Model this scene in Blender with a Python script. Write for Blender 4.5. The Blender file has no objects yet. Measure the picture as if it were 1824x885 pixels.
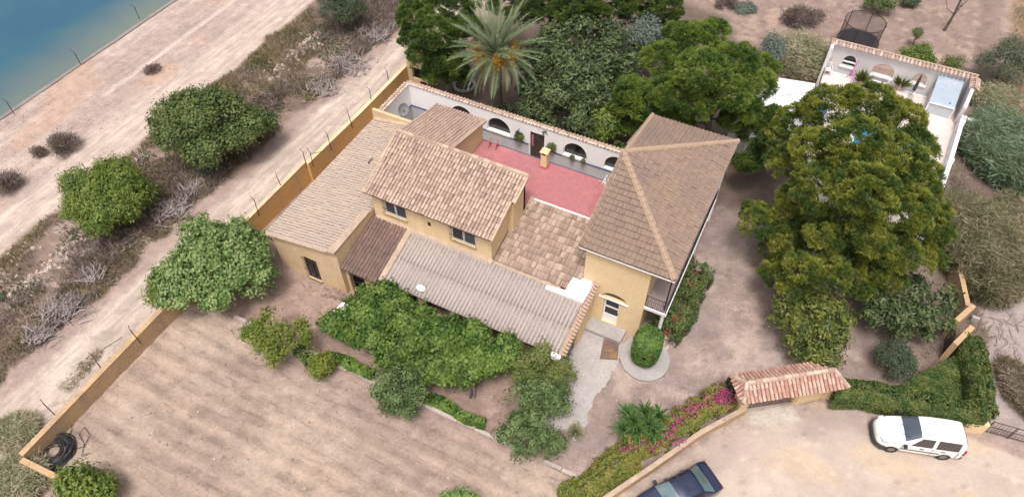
import bpy, math, random
import numpy as np
from mathutils import Vector, Matrix
from mathutils.geometry import tessellate_polygon

# ------------------------------------------------------------------ camera, world, sun, exposure
SC = bpy.context.scene
COL = SC.collection
CAM_H = 35.0
F_PX, PITCH, YAW = 1276.7, math.radians(50.03), math.radians(26.5)
FH = np.array([-math.sin(YAW), math.cos(YAW), 0.0])
FW = FH * math.cos(PITCH) + np.array([0, 0, -math.sin(PITCH)])
RT = np.array([math.cos(YAW), math.sin(YAW), 0.0])
UPV = FH * math.sin(PITCH) + np.array([0, 0, math.cos(PITCH)])
cam = bpy.data.cameras.new("camera")
cam.sensor_fit = 'HORIZONTAL'; cam.sensor_width = 36.0
cam.lens = 36.0 * F_PX / 1824.0
cam.clip_start = 0.5; cam.clip_end = 3000.0
camo = bpy.data.objects.new("camera", cam); COL.objects.link(camo)
camo.location = (0, 0, CAM_H)
camo.rotation_euler = (math.pi / 2 - PITCH, 0, YAW)
SC.camera = camo

SUN_EL = math.radians(68)
sd = RT * 0.22 + FH * 0.9            # the way shadows fall on the ground
sd = sd / np.linalg.norm(sd)
W = bpy.data.worlds.new("World"); SC.world = W; W.use_nodes = True
nt = W.node_tree
bg = nt.nodes.get('Background')
sky = nt.nodes.new('ShaderNodeTexSky'); sky.sky_type = 'NISHITA'; sky.sun_disc = False
sky.sun_elevation = SUN_EL
sky.sun_rotation = math.atan2(-sd[0], -sd[1])
sky.air_density = 1.0; sky.dust_density = 7.0; sky.ozone_density = 1.0
# broken cloud over the blue
wtc = nt.nodes.new('ShaderNodeTexCoord'); wmp = nt.nodes.new('ShaderNodeMapping'); wmp.inputs['Scale'].default_value = (1.0, 1.0, 2.2); nt.links.new(wtc.outputs['Generated'], wmp.inputs[0])
wno = nt.nodes.new('ShaderNodeTexNoise'); wno.inputs['Scale'].default_value = 2.6; wno.inputs['Detail'].default_value = 7.0; nt.links.new(wmp.outputs[0], wno.inputs['Vector'])
wra = nt.nodes.new('ShaderNodeMapRange'); wra.inputs[1].default_value = .40; wra.inputs[2].default_value = .60; nt.links.new(wno.outputs[0], wra.inputs[0])
wbw = nt.nodes.new('ShaderNodeRGBToBW'); nt.links.new(sky.outputs[0], wbw.inputs[0])
wcm = nt.nodes.new('ShaderNodeVectorMath'); wcm.operation = 'SCALE'; wcm.inputs[0].default_value = (1.0, .965, .96); 
wgn = nt.nodes.new('ShaderNodeMath'); wgn.operation = 'MULTIPLY'; wgn.inputs[1].default_value = 1.9; nt.links.new(wbw.outputs[0], wgn.inputs[0]); nt.links.new(wgn.outputs[0], wcm.inputs['Scale'])
wmx = nt.nodes.new('ShaderNodeMix'); wmx.data_type = 'RGBA'; nt.links.new(wra.outputs[0], wmx.inputs[0]); nt.links.new(sky.outputs[0], wmx.inputs[6]); nt.links.new(wcm.outputs[0], wmx.inputs[7])
nt.links.new(wmx.outputs[2], bg.inputs[0]); bg.inputs[1].default_value = 0.105
sl = bpy.data.lights.new("sun", 'SUN'); sl.energy = 1.8; sl.angle = math.radians(13); sl.color = (1.0, 0.93, 0.86)
so = bpy.data.objects.new("sun", sl); COL.objects.link(so)
sv = Vector((sd[0] * math.cos(SUN_EL), sd[1] * math.cos(SUN_EL), -math.sin(SUN_EL)))
so.rotation_euler = sv.to_track_quat('-Z', 'Y').to_euler(); so.location = (-20, 20, 80)
SC.view_settings.view_transform = 'Standard'; SC.view_settings.look = 'None'
SC.view_settings.exposure = 0.36; SC.view_settings.gamma = 1.0

# ------------------------------------------------------------------ helpers
RNG = np.random.default_rng(7)
random.seed(7)

def G(x, y, z=0.0):
    """world point at height z seen at photo pixel (x, y)"""
    d = FW * F_PX + RT * (x - 912) - UPV * (y - 442.5)
    t = (z - CAM_H) / d[2]
    return np.array([d[0] * t, d[1] * t, z])

def px_m(p):
    return F_PX / ((np.array(p, float) - np.array([0, 0, CAM_H])) @ FW)

def tag(o, label=None, cat=None, group=None, kind=None):
    if label: o['label'] = label
    if cat: o['category'] = cat
    if group: o['group'] = group
    if kind: o['kind'] = kind
    return o

ORG = {}
def empty(name, loc, label, cat, group=None, rz=0.0):
    o = bpy.data.objects.new(name, None); COL.objects.link(o)
    o.location = tuple(float(v) for v in loc); o.rotation_euler = (0, 0, rz)
    o.empty_display_size = 0.3
    ORG[o.name] = np.array(loc, float) if rz == 0 else np.zeros(3)
    return tag(o, label, cat, group)

def link_mesh(name, me, m, parent=None, smooth=False):
    if m is not None:
        for mm in (m if isinstance(m, (list, tuple)) else [m]): me.materials.append(mm)
    if smooth: me.polygons.foreach_set('use_smooth', [True] * len(me.polygons))
    o = bpy.data.objects.new(name, me); COL.objects.link(o)
    if parent is not None:
        o.parent = parent
        ORG[o.name] = np.zeros(3)
    return o

def world_org(o):
    p = np.zeros(3)
    while o is not None:
        p += ORG.get(o.name, np.zeros(3)); o = o.parent
    return p

def np_mesh(name, V, Fq, k):
    """mesh from arrays: V (n,3), Fq (m,k)"""
    me = bpy.data.meshes.new(name)
    V = np.ascontiguousarray(V, dtype=np.float32); Fq = np.ascontiguousarray(Fq, dtype=np.int32)
    me.vertices.add(len(V)); me.vertices.foreach_set('co', V.ravel())
    me.loops.add(Fq.size); me.loops.foreach_set('vertex_index', Fq.ravel())
    me.polygons.add(len(Fq)); me.polygons.foreach_set('loop_start', np.arange(len(Fq), dtype=np.int32) * k)
    me.polygons.foreach_set('loop_total', np.full(len(Fq), k, np.int32))
    me.update(calc_edges=True)
    return me

class MB:
    """collects simple shapes, then links them as one mesh object"""
    def __init__(s): s.v = []; s.f = []; s.mi = []
    def add(s, vs, fs, mi=0):
        b = len(s.v); s.v += [tuple(map(float, q)) for q in vs]
        s.f += [tuple(b + i for i in f) for f in fs]; s.mi += [mi] * len(fs)
        return s
    def box(s, x0, x1, y0, y1, z0, z1, mi=0):
        vs = [(x, y, z) for z in (z0, z1) for x, y in ((x0, y0), (x1, y0), (x1, y1), (x0, y1))]
        return s.add(vs, [(3, 2, 1, 0), (4, 5, 6, 7), (0, 1, 5, 4), (1, 2, 6, 5), (2, 3, 7, 6), (3, 0, 4, 7)], mi)
    def prism(s, poly, z0, z1, mi=0, taper=1.0):
        n = len(poly); c = np.mean(np.array(poly)[:, :2], 0)
        a = [(p[0], p[1], z0) for p in poly]
        b = [(c[0] + (p[0] - c[0]) * taper, c[1] + (p[1] - c[1]) * taper, z1) for p in poly]
        return s.add(a + b, [tuple(range(n))[::-1], tuple(range(n, 2 * n))] + [(i, (i + 1) % n, n + (i + 1) % n, n + i) for i in range(n)], mi)
    def slab(s, quad, t, mi=0):
        """a plate: four top corners and a thickness straight down"""
        q = [np.array(p, float) for p in quad]; n = len(q)
        lo = [p - np.array([0, 0, t]) for p in q]
        return s.add(q + lo, [tuple(range(n)), tuple(range(n, 2 * n))[::-1]] + [((i + 1) % n, i, n + i, n + (i + 1) % n) for i in range(n)], mi)
    def tube(s, p0, p1, r0, r1=None, n=6, mi=0, caps=True):
        r1 = r0 if r1 is None else r1
        p0 = np.array(p0, float); p1 = np.array(p1, float); d = p1 - p0; L = np.linalg.norm(d)
        if L < 1e-6: return s
        d /= L; a = np.array([0, 0, 1.]) if abs(d[2]) < .9 else np.array([1., 0, 0])
        u = np.cross(d, a); u /= np.linalg.norm(u); w = np.cross(d, u)
        ring = lambda p, r: [p + (u * math.cos(2 * math.pi * i / n) + w * math.sin(2 * math.pi * i / n)) * r for i in range(n)]
        fs = [(i, (i + 1) % n, n + (i + 1) % n, n + i) for i in range(n)]
        if caps: fs += [tuple(range(n))[::-1], tuple(range(n, 2 * n))]
        return s.add(ring(p0, r0) + ring(p1, r1), fs, mi)
    def path(s, pts, r, n=6, mi=0):
        rr = r if isinstance(r, (list, tuple)) else [r] * len(pts)
        for i in range(len(pts) - 1): s.tube(pts[i], pts[i + 1], rr[i], rr[i + 1], n, mi, caps=(i == 0 or i == len(pts) - 2))
        return s
    def lathe(s, c, prof, n=16, mi=0, sx=1.0, sy=1.0):
        vs = []; m = len(prof)
        for r, z in prof:
            vs += [(c[0] + r * sx * math.cos(2 * math.pi * i / n), c[1] + r * sy * math.sin(2 * math.pi * i / n), c[2] + z) for i in range(n)]
        fs = [(j * n + i, j * n + (i + 1) % n, (j + 1) * n + (i + 1) % n, (j + 1) * n + i) for j in range(m - 1) for i in range(n)]
        fs += [tuple(range(n))[::-1], tuple(range((m - 1) * n, m * n))]
        return s.add(vs, fs, mi)
    def torus(s, c, R, r, n=24, k=8, mi=0, sy=1.0, tilt=(0, 0)):
        vs = []
        for i in range(n):
            a = 2 * math.pi * i / n
            for j in range(k):
                b = 2 * math.pi * j / k; q = R + r * math.cos(b)
                x, y = q * math.cos(a), q * math.sin(a) * sy
                vs.append((c[0] + x, c[1] + y, c[2] + r * math.sin(b) + x * tilt[0] + y * tilt[1]))
        return s.add(vs, [(i * k + j, ((i + 1) % n) * k + j, ((i + 1) % n) * k + (j + 1) % k, i * k + (j + 1) % k) for i in range(n) for j in range(k)], mi)
    def wall(s, o, u, n, t, outer, holes=(), mi=0):
        """upright wall: 2D outline (along u, up) with holes, thickness t against n"""
        o = np.array(o, float); u = np.array(u, float); n = np.array(n, float); z = np.array([0, 0, 1.])
        loops = [list(outer)] + [list(h) for h in holes]
        flat = [p for l in loops for p in l]
        tris = tessellate_polygon([[Vector((p[0], p[1], 0)) for p in l] for l in loops])
        fr = [o + u * p[0] + z * p[1] for p in flat]; bk = [p - n * t for p in fr]; N = len(flat)
        fs = []
        for a, b, c in tris:
            nn = np.cross(fr[b] - fr[a], fr[c] - fr[a])
            if nn @ n < 0: b, c = c, b
            fs += [(a, b, c), (N + a, N + c, N + b)]
        k = 0
        for l in loops:
            m = len(l)
            for i in range(m):
                a, b = k + i, k + (i + 1) % m
                fs.append((a, b, N + b, N + a))
            k += m
        return s.add(fr + bk, fs, mi)
    def build(s, name, m, parent=None, smooth=False, tagd=None):
        org = world_org(parent) if parent is not None else np.zeros(3)
        me = bpy.data.meshes.new(name)
        me.from_pydata([tuple(np.array(v) - org) for v in s.v], [], s.f)
        if isinstance(m, (list, tuple)): me.polygons.foreach_set('material_index', s.mi)
        me.validate(); me.update()
        return link_mesh(name, me, m, parent, smooth)

def rect(x0, x1, z0, z1): return [(x0, z0), (x1, z0), (x1, z1), (x0, z1)]
def arch(x0, x1, z0, zs, rise, n=12):
    c = (x0 + x1) / 2; h = (x1 - x0) / 2
    return [(x0, z0), (x1, z0)] + [(c + h * math.cos(math.pi * i / n), zs + rise * math.sin(math.pi * i / n)) for i in range(n + 1)]
def lunette(x0, x1, zs, rise, n=12):
    c = (x0 + x1) / 2; h = (x1 - x0) / 2
    return [(c + h * math.cos(math.pi * i / n), zs + rise * math.sin(math.pi * i / n)) for i in range(n + 1)]

# value noise in numpy (for the ground and for scatter)
def vnoise(x, y, seed=0, oct=4, gain=.5):
    x = np.asarray(x, float); y = np.asarray(y, float); r = np.zeros(np.broadcast(x, y).shape); a = 1.0; tot = 0
    for o in range(oct):
        g = np.random.default_rng(seed * 31 + o).random((256, 256))
        xi = np.floor(x).astype(int); yi = np.floor(y).astype(int); fx = x - xi; fy = y - yi
        fx = fx * fx * (3 - 2 * fx); fy = fy * fy * (3 - 2 * fy)
        q = lambda i, j: g[(xi + i) % 256, (yi + j) % 256]
        r += a * ((q(0, 0) * (1 - fx) + q(1, 0) * fx) * (1 - fy) + (q(0, 1) * (1 - fx) + q(1, 1) * fx) * fy)
        tot += a; a *= gain; x = x * 2.03 + 17.1; y = y * 2.03 + 5.7
    return r / tot

# ------------------------------------------------------------------ materials
def lin(r, g, b):
    f = lambda c: (c / 255 / 12.92) if c <= 10 else ((c / 255 + .055) / 1.055) ** 2.4
    return (f(r), f(g), f(b), 1.0)

def new_mat(name):
    m = bpy.data.materials.new(name); m.use_nodes = True
    t = m.node_tree; return m, t, t.nodes['Principled BSDF']

def N(t, kind, **kw):
    n = t.nodes.new(kind)
    for k, v in kw.items():
        if k in n.inputs.keys(): n.inputs[k].default_value = v
        else: setattr(n, k, v)
    return n

def mixc(t, fac, a, b, blend='MIX'):
    n = t.nodes.new('ShaderNodeMix'); n.data_type = 'RGBA'; n.blend_type = blend
    for i, v in ((0, fac), (6, a), (7, b)):
        if hasattr(v, 'links') or hasattr(v, 'is_linked'): t.links.new(v, n.inputs[i])
        else: n.inputs[i].default_value = v
    return n.outputs[2]

def ramp(t, src, a, b):
    n = t.nodes.new('ShaderNodeMapRange'); n.inputs[1].default_value = a; n.inputs[2].default_value = b
    t.links.new(src, n.inputs[0]); return n.outputs[0]

def surf(name, c1, c2=None, c3=None, scale=1.5, rough=.85, bump=.3, bscale=20, spec=.3, metal=0, detail=6, thr=(.35, .65), fine=.25, rnd=None, island=False, rvar=.5, streak=False):
    """weathered surface: two tones in broad blotches, a third in patches, fine grain, bump; rnd = second colour per object or per piece"""
    m, t, b = new_mat(name)
    tc = N(t, 'ShaderNodeTexCoord'); c2 = c2 or tuple(v * .8 for v in c1[:3]) + (1,)
    n1 = N(t, 'ShaderNodeTexNoise', Scale=scale, Detail=detail, Roughness=.6); t.links.new(tc.outputs['Object'], n1.inputs['Vector'])
    col = mixc(t, ramp(t, n1.outputs[0], *thr), c1, c2)
    if c3:
        n3 = N(t, 'ShaderNodeTexNoise', Scale=scale * .6, Detail=8, Roughness=.7); n3.noise_dimensions = '4D'; n3.inputs['W'].default_value = 7.3
        if streak:
            mp = N(t, 'ShaderNodeMapping'); mp.inputs['Scale'].default_value = (2.2, 2.2, .22); t.links.new(tc.outputs['Object'], mp.inputs[0]); t.links.new(mp.outputs[0], n3.inputs['Vector'])
        else: t.links.new(tc.outputs['Object'], n3.inputs['Vector'])
        col = mixc(t, ramp(t, n3.outputs[0], .54, .68), col, c3)
    if rnd:
        if island: g = N(t, 'ShaderNodeNewGeometry'); r = g.outputs['Random Per Island']
        else: g = N(t, 'ShaderNodeObjectInfo'); r = g.outputs['Random']
        pw = N(t, 'ShaderNodeMath', operation='POWER'); t.links.new(r, pw.inputs[0]); pw.inputs[1].default_value = 1.6
        ml = N(t, 'ShaderNodeMath', operation='MULTIPLY'); t.links.new(pw.outputs[0], ml.inputs[0]); ml.inputs[1].default_value = rvar
        col = mixc(t, ml.outputs[0], col, rnd)
    n2 = N(t, 'ShaderNodeTexNoise', Scale=bscale, Detail=6, Roughness=.65); t.links.new(tc.outputs['Object'], n2.inputs['Vector'])
    if fine:
        mr = N(t, 'ShaderNodeMapRange'); mr.inputs[1].default_value = .3; mr.inputs[2].default_value = .7; mr.inputs[3].default_value = 1 - fine; mr.inputs[4].default_value = 1 + fine * .5
        t.links.new(n2.outputs[0], mr.inputs[0])
        col = mixc(t, 1.0, col, mr.outputs[0], 'MULTIPLY')
    t.links.new(col, b.inputs['Base Color'])
    b.inputs['Roughness'].default_value = rough; b.inputs['Specular IOR Level'].default_value = spec; b.inputs['Metallic'].default_value = metal
    if bump:
        bp = N(t, 'ShaderNodeBump', Strength=bump, Distance=.03); t.links.new(n2.outputs[0], bp.inputs['Height']); t.links.new(bp.outputs[0], b.inputs['Normal'])
    return m

def leafmat(name, c1, c2, c3=None, transl=.3, rough=.55, nscale=.6):
    """leaves: each leaf takes its own tone, tones drift in clumps, light comes through"""
    m, t, b = new_mat(name); g = N(t, 'ShaderNodeNewGeometry'); tc = N(t, 'ShaderNodeTexCoord')
    col = mixc(t, g.outputs['Random Per Island'], c1, c2)
    if c3:
        n = N(t, 'ShaderNodeTexNoise', Scale=nscale, Detail=3.0); t.links.new(tc.outputs['Object'], n.inputs['Vector'])
        col = mixc(t, ramp(t, n.outputs[0], .42, .62), col, c3)
    t.links.new(col, b.inputs['Base Color']); b.inputs['Roughness'].default_value = rough; b.inputs['Specular IOR Level'].default_value = .35
    tr = N(t, 'ShaderNodeBsdfTranslucent'); t.links.new(col, tr.inputs[0])
    mx = N(t, 'ShaderNodeMixShader'); mx.inputs[0].default_value = transl
    t.links.new(b.outputs[0], mx.inputs[1]); t.links.new(tr.outputs[0], mx.inputs[2])
    t.links.new(mx.outputs[0], t.nodes['Material Output'].inputs[0])
    return m

def flat(name, c, rough=.5, spec=.5, metal=0, coat=0):
    m, t, b = new_mat(name); b.inputs['Base Color'].default_value = c; b.inputs['Roughness'].default_value = rough
    b.inputs['Specular IOR Level'].default_value = spec; b.inputs['Metallic'].default_value = metal; b.inputs['Coat Weight'].default_value = coat
    b.inputs['Coat Roughness'].default_value = .05
    return m

M = {}
M['cream'] = surf('cream_render', (.74, .565, .34, 1), (.69, .52, .305, 1), (.60, .45, .30, 1), scale=.8, bump=.2, bscale=9, fine=.12, streak=True)
M['annexwall'] = surf('annex_render', (.68, .50, .31, 1), (.60, .44, .28, 1), (.48, .36, .26, 1), scale=.8, bump=.25, bscale=8, fine=.18, streak=True)
M['ochre'] = surf('ochre_render', (.68, .40, .15, 1), (.60, .37, .16, 1), (.46, .32, .20, 1), scale=.6, bump=.25, bscale=9, fine=.2, streak=True)
M['oldochre'] = surf('weathered_ochre_render', (.52, .35, .19, 1), (.42, .29, .18, 1), (.33, .25, .18, 1), scale=.7, bump=.3, bscale=8, fine=.25, streak=True)
M['white'] = surf('white_wash', (.87, .865, .87, 1), (.82, .815, .825, 1), scale=.5, bump=.12, bscale=10, fine=.08)
M['dado'] = surf('grey_dado', (.50, .51, .545, 1), (.44, .45, .485, 1), scale=1., bump=.1, fine=.1)
M['blue_trim'] = flat('blue_trim', (.06, .09, .17, 1), .5)
M['mortar'] = surf('mortar', (.50, .38, .28, 1), (.38, .29, .22, 1), scale=2, bump=.4, fine=.25)
M['tile_main'] = surf('pale_barrel_tile', (.56, .42, .33, 1), (.46, .335, .27, 1), (.25, .18, .155, 1), scale=.42, bump=.3, bscale=18, fine=.3, rnd=(.25, .17, .14, 1), rvar=.75)
M['tile_main_i'] = surf('pale_barrel_tiles', (.56, .42, .33, 1), (.46, .335, .27, 1), (.25, .18, .155, 1), scale=.42, bump=.3, bscale=18, fine=.3, rnd=(.25, .17, .14, 1), island=True, rvar=.75)
M['tile_mid'] = surf('brown_tile', (.34, .245, .19, 1), (.27, .19, .155, 1), (.20, .135, .115, 1), scale=.8, bump=.3, bscale=18, fine=.3, rnd=(.56, .44, .345, 1), rvar=.65)
M['tile_hip'] = surf('hip_tile', (.29, .205, .15, 1), (.225, .165, .135, 1), (.38, .245, .12, 1), scale=.3, bump=.3, bscale=18, fine=.28, rnd=(.20, .14, .125, 1), rvar=.55)
M['tile_hip_i'] = surf('hip_tiles', (.29, .205, .15, 1), (.225, .165, .135, 1), (.38, .245, .12, 1), scale=.3, bump=.3, bscale=18, fine=.28, rnd=(.20, .14, .125, 1), island=True, rvar=.55)
M['tile_ridge'] = surf('ridge_tile', (.40, .29, .205, 1), (.33, .24, .185, 1), scale=1.2, bump=.3, fine=.25, rnd=(.36, .25, .18, 1), rvar=.6)
M['tile_annex'] = surf('annex_tiles', (.47, .375, .305, 1), (.40, .325, .285, 1), (.50, .39, .27, 1), scale=.3, bump=.3, bscale=14, fine=.3, rnd=(.38, .29, .23, 1), island=True, rvar=.45)
M['tile_dark'] = surf('dark_tiles', (.24, .15, .12, 1), (.17, .115, .10, 1), (.31, .20, .16, 1), scale=.8, bump=.3, fine=.3, rnd=(.12, .085, .08, 1), island=True, rvar=.6)
M['tile_box'] = surf('box_tiles', (.48, .34, .26, 1), (.38, .27, .22, 1), scale=.8, bump=.3, fine=.3, rnd=(.27, .19, .16, 1), island=True, rvar=.6)
M['tile_gate'] = surf('gate_tile', (.42, .22, .165, 1), (.36, .19, .15, 1), (.54, .36, .28, 1), scale=1.2, bump=.3, fine=.25, rnd=(.60, .44, .36, 1), rvar=.8)
M['tile_cope'] = surf('coping_tile', (.40, .25, .19, 1), (.33, .21, .17, 1), scale=2, bump=.3, fine=.25, rnd=(.60, .49, .41, 1), rvar=.9)
M['pan'] = surf('tile_pan', (.22, .15, .12, 1), (.15, .11, .10, 1), scale=1.5, bump=.3, fine=.3)
M['pan_hip'] = surf('tile_pan_brown', (.20, .14, .115, 1), (.15, .11, .10, 1), scale=1.5, bump=.3, fine=.3)
M['pan_pale'] = surf('tile_pan_pale', (.34, .25, .20, 1), (.26, .19, .16, 1), scale=1.5, bump=.3, fine=.3)
M['cement'] = surf('fibre_cement', (.45, .39, .355, 1), (.36, .31, .285, 1), (.47, .36, .27, 1), scale=.7, bump=.35, bscale=12, fine=.3, rnd=(.27, .24, .23, 1), rvar=.35)
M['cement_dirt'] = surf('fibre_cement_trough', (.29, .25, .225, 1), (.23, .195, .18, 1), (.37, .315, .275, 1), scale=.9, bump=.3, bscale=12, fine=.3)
M['terrace'] = surf('red_terrace_paint', (.40, .145, .15, 1), (.37, .155, .16, 1), (.47, .21, .205, 1), scale=.75, bump=.15, bscale=7, fine=.2, rough=.6)
M['concrete'] = surf('concrete', (.40, .37, .36, 1), (.33, .31, .30, 1), (.28, .25, .235, 1), scale=.6, bump=.3, bscale=8, fine=.2)
M['whitepaint'] = flat('white_paint', (.78, .77, .77, 1), .45)
M['plastic_white'] = flat('white_plastic', (.75, .75, .76, 1), .35)
M['iron'] = flat('black_iron', (.025, .024, .028, 1), .5)
M['rust'] = surf('rusty_iron', (.16, .085, .055, 1), (.10, .06, .045, 1), scale=6, bump=.2, fine=.3)
M['galv'] = surf('galvanised', (.22, .21, .21, 1), (.15, .13, .12, 1), scale=5, bump=.1, fine=.2, rough=.5, metal=.4)
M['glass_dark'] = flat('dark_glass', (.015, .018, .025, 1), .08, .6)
M['glass_blue'] = flat('window_glass', (.07, .085, .12, 1), .1, .6)
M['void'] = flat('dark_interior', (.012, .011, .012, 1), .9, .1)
M['wood'] = surf('dark_wood', (.07, .045, .035, 1), (.05, .035, .03, 1), scale=4, bump=.2)
M['bark'] = surf('bark', (.16, .125, .105, 1), (.10, .08, .07, 1), scale=3, bump=.6, bscale=14, fine=.4)
M['barkgrey'] = surf('grey_bark', (.27, .24, .22, 1), (.19, .165, .155, 1), scale=3, bump=.5, bscale=14, fine=.35)
M['twig'] = surf('dry_twig', (.30, .25, .235, 1), (.21, .17, .17, 1), scale=2, bump=0, fine=.2, rnd=(.44, .39, .37, 1), island=True, rvar=1.)
M['stone'] = surf('pale_stone', (.46, .36, .30, 1), (.37, .285, .245, 1), scale=2, bump=.4, fine=.25, rnd=(.60, .51, .44, 1), island=True, rvar=.9)

# ------------------------------------------------------------------ roof tiles
def tile_barrel(w=.2, l=.42, h=.075, lift=.05, n=5):
    vs = []; 
    for y, s, dz in ((0, 1.0, lift), (l, .86, 0.0)):
        for k in range(n + 1):
            a = math.pi * k / n; vs.append((-math.cos(a) * w / 2 * s, y, math.sin(a) * h * s + dz))
    m = n + 1
    fs = [(k, k + 1, m + k + 1, m + k) for k in range(n)]
    vs += [(-w / 2 * .8, .004, lift), (w / 2 * .8, .004, lift)]
    fs.append(tuple(range(n, -1, -1)))
    return np.array(vs), fs

def tile_flat(w=.3, l=.40, h=.04, lift=.058):
    """interlocking tile: a flat pan and a rounded roll, butt edge raised over the row below"""
    prof = [(-.5, .0), (-.08, .0), (.02, .012), (.16, h), (.32, h), (.45, .012), (.5, .0)]
    vs = [(x * w, 0, z + lift) for x, z in prof] + [(x * w, l, z) for x, z in prof]
    m = len(prof); fs = [(k, k + 1, m + k + 1, m + k) for k in range(m - 1)]
    b = len(vs); vs += [(x * w, .0, z + .004) for x, z in prof]
    fs += [(b + k, b + k + 1, k + 1, k) for k in range(m - 1)]
    return np.array(vs), fs

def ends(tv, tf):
    """picks the lower end faces of tiles, painted dark as the shade under each row"""
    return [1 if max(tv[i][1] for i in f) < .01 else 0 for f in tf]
M['tile_end'] = surf('tile_end_shade', (.13, .09, .075, 1), (.08, .06, .05, 1), scale=4, bump=0)  # shade under the tile butts, put into the colour of the end faces

def basis(U, V):
    U = np.array(U, float); U /= np.linalg.norm(U); V = np.array(V, float); V /= np.linalg.norm(V)
    n = np.cross(U, V); n /= np.linalg.norm(n); return U, V, n

def tile_field(roof, O, U, V, lu, lv, pu, pv, tile, m_part, m_rest, nparts=300, inside=None, jit=.008, name='roof_tile', rest='roof_tiles', lift=.01):
    U, V, n = basis(U, V); O = np.array(O, float); org = world_org(roof)
    tv, tf = tile; nu = int(round(lu / pu)); nv = int(round(lv / pv)); pu = lu / nu; pv = lv / nv
    spots = []
    for j in range(nv):
        for i in range(nu):
            a = (i + .5) * pu; b = j * pv
            if inside and not inside(a, b + pv * .5): continue
            p = O + U * a + V * (b - .03) + n * (lift + RNG.normal(0, jit * .5)) + U * RNG.normal(0, jit) + V * RNG.normal(0, jit)
            spots.append((np.linalg.norm(p - np.array([0, 0, CAM_H])), p, RNG.normal(0, .03)))
    order = sorted(range(len(spots)), key=lambda k: spots[k][0])
    me = None
    R = np.stack([U, V, n], 1)
    for k in order[:nparts]:
        d, p, tw = spots[k]
        if me is None:
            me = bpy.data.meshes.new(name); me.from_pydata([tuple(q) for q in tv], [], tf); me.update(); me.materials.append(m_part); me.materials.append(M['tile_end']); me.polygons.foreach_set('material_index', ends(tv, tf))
        o = bpy.data.objects.new(name, me); COL.objects.link(o); o.parent = roof
        c, s = math.cos(tw), math.sin(tw); Rz = np.array([[c, -s, 0], [s, c, 0], [0, 0, 1.]])
        A = R @ Rz; q = p - org
        o.matrix_local = Matrix(((A[0, 0], A[0, 1], A[0, 2], q[0]), (A[1, 0], A[1, 1], A[1, 2], q[1]), (A[2, 0], A[2, 1], A[2, 2], q[2]), (0, 0, 0, 1)))
    if order[nparts:]:
        b = MB()
        for k in order[nparts:]:
            d, p, tw = spots[k]
            c, s = math.cos(tw), math.sin(tw); Rz = np.array([[c, -s, 0], [s, c, 0], [0, 0, 1.]])
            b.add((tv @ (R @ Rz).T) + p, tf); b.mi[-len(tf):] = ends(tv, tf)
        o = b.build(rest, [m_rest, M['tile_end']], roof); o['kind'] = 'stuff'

def ridge_run(roof, p0, p1, up=(0, 0, 1), w=.27, h=.12, step=.38, m='tile_ridge', name='ridge_tile', bed=True):
    """a row of half-round ridge tiles on a mortar bed"""
    p0 = np.array(p0, float); p1 = np.array(p1, float); L = np.linalg.norm(p1 - p0); d = (p1 - p0) / L
    side = np.cross(d, np.array(up, float)); side /= np.linalg.norm(side)
    k = max(1, int(round(L / step))); st = L / k; org = world_org(roof)
    tv, tf = tile_barrel(w, st * 1.12, h, .03, 6)
    me = bpy.data.meshes.new(name); me.from_pydata([tuple(q) for q in tv], [], tf); me.update(); me.materials.append(M[m])
    u, v, n = basis(side, d)
    for i in range(k):
        p = p0 + d * st * i + n * .0 - org; tw = random.gauss(0, .03)
        A = np.stack([u * math.cos(tw) + v * math.sin(tw), v * math.cos(tw) - u * math.sin(tw), n], 1)
        o = bpy.data.objects.new(name, me); COL.objects.link(o); o.parent = roof
        o.matrix_local = Matrix(((A[0, 0], A[0, 1], A[0, 2], p[0]), (A[1, 0], A[1, 1], A[1, 2], p[1]), (A[2, 0], A[2, 1], A[2, 2], p[2]), (0, 0, 0, 1)))
    if bed:
        b = MB(); a = side * w * .56
        q = [p0 - a, p0 + a, p1 + a, p1 - a]
        b.add([x + n * .03 for x in q] + [x - n * .08 for x in q], [(0, 1, 2, 3), (0, 4, 5, 1), (2, 6, 7, 3), (1, 5, 6, 2), (3, 7, 4, 0)])
        b.build('mortar_bed', M['mortar'], roof)

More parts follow.
